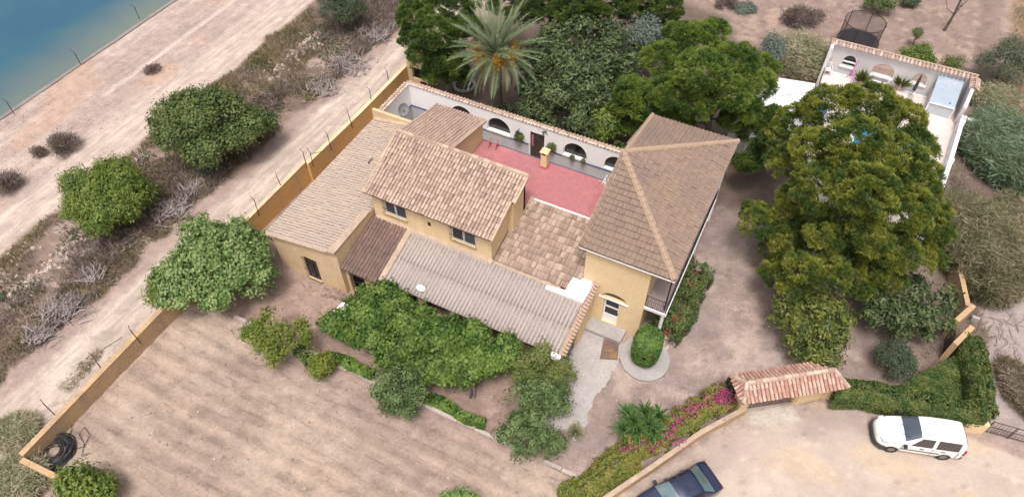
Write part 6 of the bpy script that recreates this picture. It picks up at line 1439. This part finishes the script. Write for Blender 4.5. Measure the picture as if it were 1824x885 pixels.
for x, lb in ((924, 'potted plant on the gallery sill left of the doorway'), (982, 'potted plant right of the doorway in the white wall'), (1020, 'small grey pot plant in the wide arch, left'), (1040, 'small grey pot plant in the wide arch, right')):
    q = on_y(x, 232 + (x - 924) * .33, gy - .3); big_ = x in (924, 982); o = empty('potted_plant', (q[0], gy - .3, 1.36), lb, 'potted plant'); MB().lathe((q[0], gy - .22, 1.37), [(.12, 0), (.16, .22), (.14, .22)], 10).build('pot', M['concrete'], o); n = 420 if big_ else 130; d = rand_dirs(n, -.4); quads_obj('leaves', leaf_quads(np.array([q[0], gy - .25, 1.9 if big_ else 1.65]) + d * (.38 if big_ else .2) * RNG.uniform(.4, 1, (n, 1)), d, .14, .1, .3, .4), M['fig_dark' if big_ else 'olive'], o)
q = on_y(925, 222, gy - .05); b = MB(); b.tube((q[0], gy - .02, 2.45), (q[0], gy - .3, 2.45), .02, n=5); b.lathe((q[0], gy - .3, 2.2), [(.13, 0), (.15, .16), (.08, .25)], 8); tag(b.build('wall_lantern', M['iron']), 'black lantern on the white wall above the left potted plant', 'lantern')

hedge_run('undergrowth', 'dark shady undergrowth against the far side of the white courtyard wall', 'shrubs', [(-20.5, 35.6), (-16, 35.7), (-11, 35.6), (-5.5, 35.6)], 1.7, 1.75, 'loquat', 330, (.24, .12), px=False, rough=.3)
# --- reeds and cane
def reeds(name, label, cat, px, h, n, mat, L=.5, W=.05, per=16, bend=.5, stems=True, zc=None):
    cx, cy, hw, hh = px; C = G(cx, cy, h * .45); s = px_m(C); rx, ry = hw / s, hh / s / .766 * .8
    o = empty(name, (C[0], C[1], 0), label, cat); a = RNG.uniform(0, 2 * math.pi, n); r = np.sqrt(RNG.random(n)); base = np.array([C[0], C[1], 0]) + (RT * (np.cos(a) * r * rx)[:, None]) + FH * (np.sin(a) * r * ry)[:, None]
    hts = h * RNG.uniform(.55, 1.1, n) * (1 - .35 * r ** 3); lean = unit((base - C) * np.array([1, 1, 0]) + RNG.normal(0, .8, (n, 3)) * np.array([1, 1, 0])) * (bend * hts * RNG.uniform(.1, .55, n))[:, None]
    t = RNG.uniform(.15, 1, (n, per)); pos = base[:, None] + lean[:, None] * (t ** 1.8)[..., None] + np.array([0, 0, 1]) * (hts[:, None] * t)[..., None]
    d = RNG.normal(0, 1, (n, per, 3)) * np.array([1, 1, .25]) + np.array([0, 0, .12]); V = blade_quads(pos.reshape(-1, 3), d.reshape(-1, 3), L, W)
    quads_obj('leaves', V, M[mat], o)
    if stems:
        S = blade_quads(base, lean + np.array([0, 0, 1]) * hts[:, None], h, .035); quads_obj('stems', S, M['dryreed'], o)
    return o
reeds('reed_clump', 'pale green reed clump between the spreading pine and the terrace wall', 'reeds', (1430, 98, 46, 50), 2.4, 700, 'reed')
reeds('reed_bed', 'blue green reed thicket on the right beside the balustrade', 'reeds', (1790, 262, 56, 84), 2.8, 1700, 'reed_g', .7, .06)
reeds('reed_bed', 'grey green reed patch below the olive tree at the right edge', 'reeds', (1772, 172, 40, 24), 1.4, 460, 'reed', .5, .05)
reeds('cane_thicket', 'dry straw-coloured cane thicket right of the big pine', 'cane', (1748, 440, 58, 105), 3.2, 1900, 'dryreed', .55, .045)
reeds('cane_thicket', 'dry cane patch at the right edge beside the reed thicket', 'cane', (1812, 400, 32, 60), 2.2, 600, 'dryreed', .55, .045)
reeds('dry_brush', 'dry pale brush at the right edge above the field gate', 'brush', (1818, 690, 26, 60), 1.0, 420, 'drygrass', .4, .035)
reeds('reed_tuft', 'pale feathery reed tufts at the bottom left corner', 'reeds', (24, 858, 46, 50), 1.0, 700, 'reed', .5, .045, bend=1.0)
reeds('reed_tuft', 'green weedy tuft outside the lower end of the tan wall', 'reeds', (26, 768, 34, 32), .75, 420, 'reed', .45, .04, bend=1.0)
hedge_run('dry_grass_tuft', 'dry grass growing along the track side of the tan wall', 'grass tuft', [(176, 622), (148, 655), (112, 692)], .5, .35, 'drygrass', 130, (.36, .03), rough=.6)
hedge_run('dry_bush', 'dark tangle of twigs and shrubs below the balustrade', 'shrubs', [(1700, 300), (1712, 340), (1706, 380)], 1.2, 1.1, 'scrubdead', 130, (.22, .04), rough=.5)
tree('dry_bush', 'round grey dry bush on the pale embankment', 'bush', (118, 255, 27, 22), (.5, .6), (.16, .045), 'scrubdead', nl=9, f=.42, ncl=360, cr=.3, per=26, tr=.05, style='blade')
tree('dry_bush', 'smaller grey tuft left of the round dry bush', 'bush', (64, 273, 15, 9), (.25, .3), (.14, .045), 'scrubdead', nl=6, f=.5, ncl=120, cr=.22, per=22, tr=0, style='blade')
tree('dry_bush', 'grey dry bush at the left border above the upper track', 'bush', (10, 330, 26, 24), (.5, .6), (.16, .045), 'scrubdead', nl=9, f=.42, ncl=340, cr=.3, per=26, tr=.05, style='blade')
tree('dry_bush', 'small brown tuft on the embankment right of the reservoir', 'bush', (272, 124, 14, 9), (.2, .25), (.14, .045), 'scrubdead', nl=6, f=.5, ncl=110, cr=.22, per=22, tr=0, style='blade')
tree('brush_pile', 'brown pile of dead brush on the dry plot at the top right', 'brush pile', (1432, 32, 36, 18), (.5, .6), (.3, .05), 'scrubdead', nl=10, f=.4, ncl=420, cr=.35, per=24, tr=0, style='blade')
tree('ash_heap', 'grey ash heap on the dry plot at the top edge', 'ash heap', (1325, 16, 22, 16), (.12, .18), (.14, .1), 'silver', nl=7, f=.5, ncl=200, cr=.3, per=20, tr=0)
tree('brush_pile', 'reddish brush heap left of the ash heap', 'brush pile', (1292, 8, 18, 9), (.3, .35), (.25, .05), 'scrubdead', nl=7, f=.45, ncl=200, cr=.3, per=22, tr=0, style='blade')
tree('agave', 'grey green spiky plant on the scrub strip below the dark fig tree', 'plant', (362, 292, 18, 26), (.7, .8), (.45, .07), 'silver', nl=7, f=.5, ncl=60, cr=.3, per=12, tr=0, style='blade')

# --- scrub strip: grass, weeds, rubble and prunings
def scatter_zone(n, fn, x0, x1, y0, y1):
    xs = RNG.uniform(x0, x1, n); ys = RNG.uniform(y0, y1, n); k = RNG.random(n) < fn(xs, ys); xs, ys = xs[k], ys[k]
    ii = np.clip(((xs - gxs[0]) / STEP).astype(int), 0, nx - 1); jj = np.clip(((ys - gys[0]) / STEP).astype(int), 0, ny - 1)
    return np.stack([xs, ys, hz[ii, jj]], 1), zone[ii, jj]
p, z_ = scatter_zone(90000, lambda x, y: sstep(.36, .6, vnoise(x * .45, y * .3, 26)), -42.2, -33.2, -2, 62); p = p[z_ == 3]
n = len(p); d = RNG.normal(0, .55, (n, 3)); d[:, 2] = 1
tag(quads_obj('dry_grass', blade_quads(p, d, .42, .05), M['drygrass']), kind='stuff')
p, z_ = scatter_zone(40000, lambda x, y: sstep(.5, .66, vnoise(x * .55, y * .5, 72)), -42.2, -33.2, -2, 62); p = p[z_ == 3]; d = RNG.normal(0, .7, (len(p), 3)); d[:, 2] = .8; tag(quads_obj('scrub_weeds', blade_quads(p, d, .34, .07), M['olive_d']), kind='stuff')
p, z_ = scatter_zone(90000, lambda x, y: sstep(.40, .58, vnoise(x * .5 + 9, y * .22, 65)) * sstep(-39.0, -36.5, x), -40, -32.6, -2, 62); p = p[(z_ == 3) | (z_ == 4)]; n = len(p)
d = RNG.normal(0, .9, (n, 3)); d[:, 2] = np.abs(d[:, 2]) * .6; p[:, 2] += RNG.random(n) * .25
tag(quads_obj('dead_prunings', blade_quads(p, d, .55, .045), M['scrubdead']), kind='stuff')
def sticks(name, label, px, hw, hh, n, mat='twig'):
    C = G(*px, .1); s = px_m(C); o = MB(); ar = math.atan2(FH[1], FH[0])
    for k in range(n):
        c = C + RT * RNG.normal(0, hw / s * .5) + FH * RNG.normal(0, hh / s * .6); L = RNG.uniform(.35, 1.2); az = ar + RNG.normal(0, .9); dz = RNG.normal(.12, .2); e = c + np.array([math.cos(az) * L, math.sin(az) * L, 0]); z0 = RNG.uniform(.02, .4)
        m_ = (c + e) / 2 + RNG.normal(0, .08, 3); pts = [np.array([c[0], c[1], z0]), np.array([m_[0], m_[1], z0 + .08]), np.array([e[0], e[1], max(.03, z0 + dz)])]; o.path(pts, [.035, .025, .01], 4)
        for _ in range(2): q = pts[1] + (pts[2] - pts[1]) * RNG.random(); o.tube(q, q + RNG.normal(0, .22, 3) + [0, 0, .08], .015, .005, 3, caps=False)
    return tag(o.build(name, M[mat]), label, 'branch pile', 'piles of pruned branches on the scrub strip')
for px, hw, hh, n, lb in (((305, 382), 28, 18, 130, 'pile of grey pruned branches right of the bright green bush'), ((340, 345), 18, 14, 70, 'grey pruned branches just below the dark fig tree'), ((165, 500), 20, 10, 50, 'small heap of pale branches left of the pale fig tree'), ((110, 560), 34, 18, 130, 'long heap of pruned branches at the lower left of the scrub strip'), ((70, 605), 26, 16, 80, 'scattered branches at the left end of the scrub strip beside the track'), ((625, 120), 34, 24, 130, 'heap of grey branches along the track opposite the white courtyard wall'), ((575, 165), 28, 20, 90, 'pruned branches by the track above the dark fig tree'), ((672, 70), 26, 18, 90, 'grey branches at the top of the scrub strip near the pine')):
    sticks('branch_pile', lb, px, hw, hh, n)
def stones(name, p, smin, smax, mat, zoff=0):
    b = MB()
    for q in p:
        s = RNG.uniform(smin, smax); k = 6; a0 = RNG.uniform(0, 6); f1, f2 = RNG.uniform(.6, 1.2, 2); lo = [(q[0] + math.cos(a0 + i * 2 * math.pi / k) * s * f1 * RNG.uniform(.75, 1.15), q[1] + math.sin(a0 + i * 2 * math.pi / k) * s * f2 * RNG.uniform(.75, 1.15), q[2] - s * .2) for i in range(k)]
        hi = [(q[0] + (v[0] - q[0]) * .6 + RNG.normal(0, s * .1), q[1] + (v[1] - q[1]) * .6 + RNG.normal(0, s * .1), q[2] + s * RNG.uniform(.35, .7)) for v in lo]
        b.add(lo + hi, [tuple(range(k, 2 * k))] + [(i, (i + 1) % k, k + (i + 1) % k, k + i) for i in range(k)])
    return tag(b.build(name, mat), kind='stuff')
rp = []
for (x0, y0, x1, y1, n, sp) in ((560, 62, 480, 140, 240, 9), (250, 395, 90, 475, 110, 9), (90, 475, 10, 540, 60, 9), (60, 430, 10, 460, 25, 10)):
    for k in range(n): t = RNG.random(); q = G(x0 + (x1 - x0) * t + RNG.normal(0, sp), y0 + (y1 - y0) * t + RNG.normal(0, sp), 0); rp.append(np.array([q[0], q[1], zground(q[0], q[1])]))
stones('stone_rubble', rp, .07, .24, M['stone'])
pb = []
for k in range(2600):
    x, y = RNG.uniform(-52, 14), RNG.uniform(-2, 62)
    i = int(np.clip((x - gxs[0]) / STEP, 0, nx - 1)); j = int(np.clip((y - gys[0]) / STEP, 0, ny - 1))
    w = {1: .5, 2: .12, 3: .5, 4: .3, 5: .55, 6: .4, 7: .22, 8: .12, 9: .3, 10: .6}.get(zone[i, j], 0)
    if RNG.random() < w: pb.append(np.array([x, y, hz[i, j]]))
stones('pebbles', pb, .025, .075, M['stone'])
cl = []
for k in range(800):
    y = RNG.uniform(-2, 13.8); x = RNG.uniform(-28, -3); y = round(y / .95) * .95 + RNG.normal(0, .3)
    if RNG.random() < .75 and zone[int((x - gxs[0]) / STEP), int(np.clip((y - gys[0]) / STEP, 0, ny - 1))] == 5: cl.append(np.array([x, y, zground(x, y)]))
stones('soil_clods', cl, .02, .075, surf('clod', (.30, .235, .20, 1), (.24, .185, .16, 1), scale=3, rnd=(.40, .32, .27, 1), island=True))
# weeds over the embankment, field and yards: small tufts
p, z_ = scatter_zone(30000, lambda x, y: sstep(.55, .72, vnoise(x * .5, y * .35, 66)), -52.5, 12, -4, 66); k = np.isin(z_, [1, 4, 5, 6, 10, 11, 13]); p = p[k]; n = len(p)
d = RNG.normal(0, .8, (n, 3)); d[:, 2] = .8; tag(quads_obj('weeds', blade_quads(p, d, .22, .035), M['drygrass']), kind='stuff')
p, z_ = scatter_zone(26000, lambda x, y: sstep(.4, .6, vnoise(x * .4, y * .4, 67)), 11, 27, 26, 84); k = np.isin(z_, [11, 13]); p = p[k]; n = len(p); d = RNG.normal(0, .6, (n, 3)); d[:, 2] = 1; tag(quads_obj('rough_grass', blade_quads(p, d, .5, .05), M['drygrass']), kind='stuff')
p, z_ = scatter_zone(9000, lambda x, y: .5 + 0 * x, -29.5, -28.75, -3, 14); n = len(p); d = RNG.normal(0, .5, (n, 3)); d[:, 2] = 1; tag(quads_obj('verge_grass', blade_quads(p[:2600], d[:2600], .4, .04), M['drygrass']), kind='stuff')
# leaf litter in the yard and under the trees
p, z_ = scatter_zone(14000, lambda x, y: sstep(.5, .7, vnoise(x * .6, y * .6, 68)), -6, 13, 14, 36); k = np.isin(z_, [7, 6]); p = p[k] + [0, 0, .03]; tag(quads_obj('leaf_litter', leaf_quads(p, np.tile([0, 0, 1.], (len(p), 1)), .07, .04, .0, .2), leafmat('litter', (.10, .075, .065, 1), (.24, .18, .14, 1))), kind='stuff')
# bare tree trunk at the top right
q = G(1682, 55, 0); TT = empty('bare_tree', (q[0], q[1], 0), 'thin bare brown trunk on the dry plot at the top right edge', 'tree'); b = MB(); b.path([(q[0], q[1], 0), (q[0] + .1, q[1] + .1, 1.6), (q[0], q[1] + .1, 3.5)], [.13, .1, .07], 7); b.build('trunk', M['bark'], TT); b = MB()
for k in range(7): s = np.array([q[0] + .05, q[1] + .1, RNG.uniform(1.2, 3.4)]); b.path([s, s + RNG.normal(0, .5, 3) + [0, 0, .5], s + RNG.normal(0, .8, 3) + [0, 0, 1]], [.05, .03, .01], 4)
b.build('limbs', M['bark'], TT)
# fallen grey branches on the lane
b = MB()
for k in range(26):
    q = G(RNG.uniform(1765, 1815), RNG.uniform(560, 660), .04); az = RNG.uniform(0, 6.28); L = RNG.uniform(.6, 1.8); b.path([(q[0], q[1], .05), (q[0] + math.cos(az) * L * .5, q[1] + math.sin(az) * L * .5, .18), (q[0] + math.cos(az + .3) * L, q[1] + math.sin(az + .3) * L, .06)], [.03, .02, .008], 4)
tag(b.build('fallen_branches', M['twig']), 'fallen grey branches lying on the lane at the right edge', 'branches')

# ================================================================== vehicles
def car(name, label, cat, loc, rz, L, Wd, st, paint, z_sill=.22, wheels=(.86, -.86), wr=.31, details=None, glass='glass_dark'):
    """st: stations (x, half width at belt, bumper z0, belt z, roof z, roof half width)"""
    o = empty(name, loc, label, cat, rz=rz); ring = []
    for x, hw, zb, zbelt, zr_, rw in st:
        zm = zb + (zbelt - zb) * .45
        pts = [(hw * .90, zb), (hw, zb + .10), (hw * 1.005, zm), (hw * .985, zbelt)]
        pts += [(rw + (hw * .985 - rw) * .10, zr_ - (zr_ - zbelt) * .14), (rw * .93, zr_ - .015), (rw * .55, zr_ + .02), (0, zr_ + .03)] if zr_ - zbelt > .12 else [(hw * .93, zbelt + (zr_ - zbelt) * .5), (hw * .8, zr_), (hw * .45, zr_ + .02), (0, zr_ + .03)]
        half = [(x, y, z) for y, z in pts]; ring.append(half + [(x, -y, z) for x, y, z in half[-2::-1]])
    m = len(ring[0]); b = MB(); vs = [p for r in ring for p in r]; fs = []
    for i in range(len(ring) - 1):
        for j in range(m - 1): fs.append((i * m + j, i * m + j + 1, (i + 1) * m + j + 1, (i + 1) * m + j))
        fs.append((i * m + m - 1, i * m, (i + 1) * m, (i + 1) * m + m - 1))
    fs.append(tuple(range(m))[::-1]); fs.append(tuple(range((len(ring) - 1) * m, len(ring) * m)))
    fs = [f[::-1] for f in fs]
    b.add(vs, fs); body = b.build('body', paint, o, smooth=True)
    md = body.modifiers.new('smooth', 'SUBSURF'); md.levels = 2; md.render_levels = 2
    R_ = [np.array(r) for r in ring]
    def lay_on(ob, off):
        sw = ob.modifiers.new('laid_on_body', 'SHRINKWRAP'); sw.target = body; sw.wrap_method = 'NEAREST_SURFACEPOINT'; sw.wrap_mode = 'ABOVE_SURFACE'; sw.offset = off
    def panel(nm, q, mat, inset=.06, off=.012, par=body):
        q = [np.array(p, float) for p in q]; c = sum(q) / 4; q = [p + (c - p) * inset for p in q]; k = 6; vs = []
        for i in range(k + 1):
            for j in range(k + 1): u, v = i / k, j / k; vs.append((q[0] * (1 - u) + q[1] * u) * (1 - v) + (q[3] * (1 - u) + q[2] * u) * v)
        fs = [(i * (k + 1) + j, (i + 1) * (k + 1) + j, (i + 1) * (k + 1) + j + 1, i * (k + 1) + j + 1) for i in range(k) for j in range(k)]
        n_ = np.cross(q[1] - q[0], q[2] - q[0])
        if n_ @ (c - np.array([c[0], 0, .3])) < 0: fs = [f[::-1] for f in fs]
        pb_ = MB(); pb_.add(vs, fs); ob = pb_.build(nm, M[mat] if isinstance(mat, str) else mat, par, smooth=True); lay_on(ob, off); return ob
    def band(nm, A_, B_, js, mat, ins=.06, off=.014):
        ks = 7; L0 = [A_[j] + (B_[j] - A_[j]) * ins for j in js]; L1 = [B_[j] + (A_[j] - B_[j]) * ins for j in js]
        for L_ in (L0, L1): L_[0] = L_[0] + (L_[1] - L_[0]) * .25; L_[-1] = L_[-1] + (L_[-2] - L_[-1]) * .25
        fine = lambda L_: [L_[i] + (L_[i + 1] - L_[i]) * t / 3 for i in range(len(L_) - 1) for t in range(3)] + [L_[-1]]
        F0, F1 = fine(L0), fine(L1); k = len(F0); vs = [p + (q - p) * r / ks for r in range(ks + 1) for p, q in zip(F0, F1)]
        fs = [(r * k + i, r * k + i + 1, (r + 1) * k + i + 1, (r + 1) * k + i) for r in range(ks) for i in range(k - 1)]
        if np.cross(vs[1] - vs[0], vs[k] - vs[0])[2] < 0: fs = [f[::-1] for f in fs]
        pb_ = MB(); pb_.add(vs, fs); ob = pb_.build(nm, M[mat] if isinstance(mat, str) else mat, body, smooth=True); lay_on(ob, off); return ob
    panel.band = band
    for sx in wheels:
        for sy in (1, -1):
            wb_ = MB(); n = 20; y0 = sy * (Wd / 2 - .02); y1 = sy * (Wd / 2 - .22)
            prof = [(wr * .62, 0), (wr * .96, .0), (wr, .03), (wr, .17), (wr * .96, .2)]
            vs = [(sx + r * math.cos(2 * math.pi * i / n), y0 + (y1 - y0) * (d / .2), wr + r * math.sin(2 * math.pi * i / n)) for r, d in prof for i in range(n)]
            f_ = [(j * n + i, j * n + (i + 1) % n, (j + 1) * n + (i + 1) % n, (j + 1) * n + i) for j in range(len(prof) - 1) for i in range(n)]; wb_.add(vs, f_ + [f[::-1] for f in f_])
            wo = wb_.build('wheel', flat('tyre', (.02, .02, .022, 1), .8), o); rb = MB(); n = 14
            rb.add([(sx, y0 + sy * .006, wr)] + [(sx + wr * .64 * math.cos(2 * math.pi * i / n), y0 - sy * .01, wr + wr * .64 * math.sin(2 * math.pi * i / n)) for i in range(n)], [(0, 1 + i, 1 + (i + 1) % n) for i in range(n)] + [(0, 1 + (i + 1) % n, 1 + i) for i in range(n)]); rb.build('rim', flat('rim_grey', (.25, .25, .26, 1), .35, .5, .7), wo)
            ab = MB(); n = 14; ya = sy * (Wd / 2 + .004)
            ab.add([(sx + r * math.cos(math.pi * i / n), ya - (0 if r < wr * 1.2 else sy * .012), wr + r * math.sin(math.pi * i / n)) for r in (wr * .99, wr * 1.09) for i in range(n + 1)], [(i, i + 1, n + 2 + i, n + 1 + i) for i in range(n)] + [(i + 1, i, n + 1 + i, n + 2 + i) for i in range(n)]); ab.build('wheel_arch', M['iron'], body)
    return o, R_, panel, body
M['van_glass'] = flat('van_side_glass', (.05, .047, .052, 1), .08, .8)
M['windscreen'] = flat('windscreen', (.10, .12, .15, 1), .04, 1.0, .3, 1.0)
white = flat('white_car_paint', (.78, .78, .78, 1), .25, .5, 0, 1.0)
dk = flat('dark_blue_car_paint', (.028, .036, .085, 1), .13, .9, .5, 1.0)
grey_pl = flat('grey_bumper', (.045, .045, .05, 1), .6)
lampm = flat('lamp_glass', (.55, .57, .6, 1), .1); redl = flat('red_lamp', (.35, .02, .02, 1), .2)
# white van: x forward
vst = [(2.22, .42, .32, .60, .68, .34), (2.14, .66, .22, .70, .86, .5), (1.88, .82, .20, .86, 1.0, .64), (1.45, .885, .20, .96, 1.09, .74), (1.02, .895, .20, 1.00, 1.14, .78), (.92, .895, .20, 1.00, 1.20, .74), (.22, .895, .20, 1.02, 1.74, .64), (-.1, .895, .20, 1.03, 1.80, .66), (-1.0, .895, .20, 1.03, 1.82, .67), (-1.75, .885, .20, 1.03, 1.80, .67), (-2.05, .87, .22, 1.03, 1.74, .66), (-2.16, .84, .28, 1.02, 1.45, .7), (-2.20, .80, .32, .95, 1.05, .6)]
fw1, rw1 = G(1582, 801), G(1675, 815)
ax = unit((fw1 - rw1)[None])[0]; lf_ = np.array([-ax[1], ax[0], 0]); ctr = (fw1 + rw1) / 2 - lf_ * .72 * (1 if lf_ @ FH < 0 else -1)
vz = math.atan2(ax[1], ax[0])
van, R_, panel, body = car('white_van', 'white compact van with side windows parked beside the hedge wall', 'van', (ctr[0], ctr[1], 0), vz, 4.4, 1.84, vst, white, wheels=(1.36, -1.33), wr=.33)
van.scale = (.94, .94, .94)
panel.band('windshield', R_[5], R_[6], [4, 5, 6, 7, 8, 9, 10], 'windscreen', .03)
panel.band('rear_window', R_[10], R_[11], [4, 5, 6, 7, 8, 9, 10], 'glass_dark', .1)
for a, c in ((3, 4), (11, 10)):
    A6, A7, A8, A9 = (R_[i] for i in (6, 7, 8, 9)); x = lambda P, Q, t: P + (Q - P) * t
    fwd0 = x(R_[5][a], A6[a], .15)
    w0 = x(A6[a], A7[a], .0); panel('side_window', [x(R_[5][a], A6[a], .35), A7[a] * [1, 1, 1] + [-.42, 0, 0], A7[c] + [-.42, 0, 0], x(A6[c], A7[c], .2)], 'van_glass', .1)
    panel('side_window', [A7[a] + [-.5, 0, 0], A9[a] + [-.12, 0, 0], A9[c] + [-.12, 0, 0], A7[c] + [-.5, 0, 0]], 'van_glass', .09)
    s = 1 if R_[6][a][1] > 0 else -1
    for xx in (1.0, -.56, -1.85): MB().box(xx - .008, xx + .008, s * .893 - .008, s * .893 + .008, .35, 1.0).build('door_seam', M['iron'], body)
    MB().box(-.95, 1.0, s * .9 - .012, s * .9 + .012, .60, .66).build('rub_strip', grey_pl, body)
    MB().box(.85, 1.0, s * 1.02 - .11, s * 1.02 + .07, 1.02, 1.18).build('mirror', M['iron'], body)
    for xx in (.0, -1.1): MB().box(xx - .1, xx + .1, s * .905 - .015, s * .905 + .015, .86, .9).build('handle', grey_pl, body)
    b = MB(); b.prism([(1.78, s * .52), (2.12, s * .5), (1.98, s * .74), (1.7, s * .83)], .72, .95, taper=.85); b.build('headlight', lampm, body)
    MB().box(-2.19, -2.1, s * .82 - .06, s * .82 + .05, .75, 1.2).build('tail_light', redl, body)
b = MB(); b.prism([(2.27, -.4), (2.27, .4), (2.16, .68), (1.9, .86), (1.7, .91), (1.7, -.91), (1.9, -.86), (2.16, -.68)][::-1], .2, .52); b.build('front_bumper', grey_pl, body)
MB().box(-2.26, -2.1, -.82, .82, .24, .48).build('rear_bumper', grey_pl, body); MB().box(2.235, 2.25, -.26, .26, .34, .45).build('number_plate', M['plastic_white'], body)
MB().box(2.13, 2.17, -.4, .4, .62, .74).build('grille', M['iron'], body)
for s in (.25, -.3): MB().path([(1.0, s, 1.2), (.7, s + .38, 1.42)], .012, 4).build('wiper', M['iron'], body)
# dark saloon car
cst = [(2.25, .60, .30, .55, .62, .5), (2.15, .76, .22, .66, .72, .6), (1.7, .85, .2, .80, .86, .7), (1.0, .87, .2, .88, .95, .72), (.85, .87, .2, .89, 1.0, .70), (.18, .875, .2, .91, 1.38, .58), (-.2, .875, .2, .92, 1.42, .58), (-.9, .875, .2, .93, 1.40, .58), (-1.05, .87, .2, .93, 1.36, .57), (-1.62, .865, .2, .94, 1.03, .66), (-1.8, .86, .2, .93, .99, .70), (-2.12, .82, .24, .86, .95, .68), (-2.2, .74, .32, .78, .86, .6)]
t0, t1, t2 = G(1263, 821, .95), G(1288, 858, .95), G(1115, 885, .95)
rear = (G(1258, 824, .95) + G(1284, 862, .95)) / 2
cx_ = unit((G(1100, 905, .9) - G(1256, 822, .9))[None])[0]; ca = math.atan2(cx_[1], cx_[0]); cc = rear + cx_ * 2.12
dcar, R_, panel, body = car('dark_car', 'dark blue saloon car cut off at the bottom edge by the front wall', 'car', (cc[0], cc[1], 0), ca, 4.4, 1.75, cst, dk, wheels=(1.38, -1.3), wr=.31)
gm_ = flat('tinted_glass', (.14, .20, .21, 1), .04, 1.0, .3, 1.0)
panel.band('windshield', R_[4], R_[5], [4, 5, 6, 7, 8, 9, 10], gm_, .04); panel.band('rear_window', R_[8], R_[9], [4, 5, 6, 7, 8, 9, 10], gm_, .04)
for a, c in ((3, 4), (11, 10)):
    s = 1 if R_[6][a][1] > 0 else -1
    panel('side_window', [R_[5][a] + [.15, 0, 0], R_[6][a] + [-.1, 0, 0], R_[6][c] + [-.1, 0, 0], R_[5][c]], 'glass_dark', .1)
    panel('side_window', [R_[6][a] + [-.16, 0, 0], R_[8][a], R_[8][c], R_[6][c] + [-.16, 0, 0]], 'glass_dark', .1)
    MB().box(.62, .8, s * .92 - .1, s * .92 + .08, .9, 1.04).build('mirror', dk, body)
    for xx in (.75, -.28, -1.2): MB().box(xx - .007, xx + .007, s * .872 - .008, s * .872 + .008, .32, .9).build('door_seam', M['iron'], body)
    MB().box(-2.2, -2.02, s * .66 - .14, s * .66 + .12, .66, .82).build('tail_light', redl, body)
    b = MB(); b.prism([(1.95, s * .45), (2.2, s * .48), (2.1, s * .74), (1.9, s * .8)], .58, .72); b.build('headlight', lampm, body)
    for xx in (.1, -.85): MB().box(xx - .1, xx + .1, s * .89 - .015, s * .89 + .015, .78, .82).build('handle', M['iron'], body)
MB().path([(-1.68, .6, 1.02), (-1.72, 0, 1.045), (-1.68, -.6, 1.02)], .008, 4).build('boot_seam', M['iron'], body); MB().box(-2.23, -2.19, -.26, .26, .55, .66).build('number_plate', M['plastic_white'], body)
for s in (.2, -.35): MB().path([(.9, s, 1.0), (.62, s + .36, 1.18)], .012, 4).build('wiper', M['iron'], body)
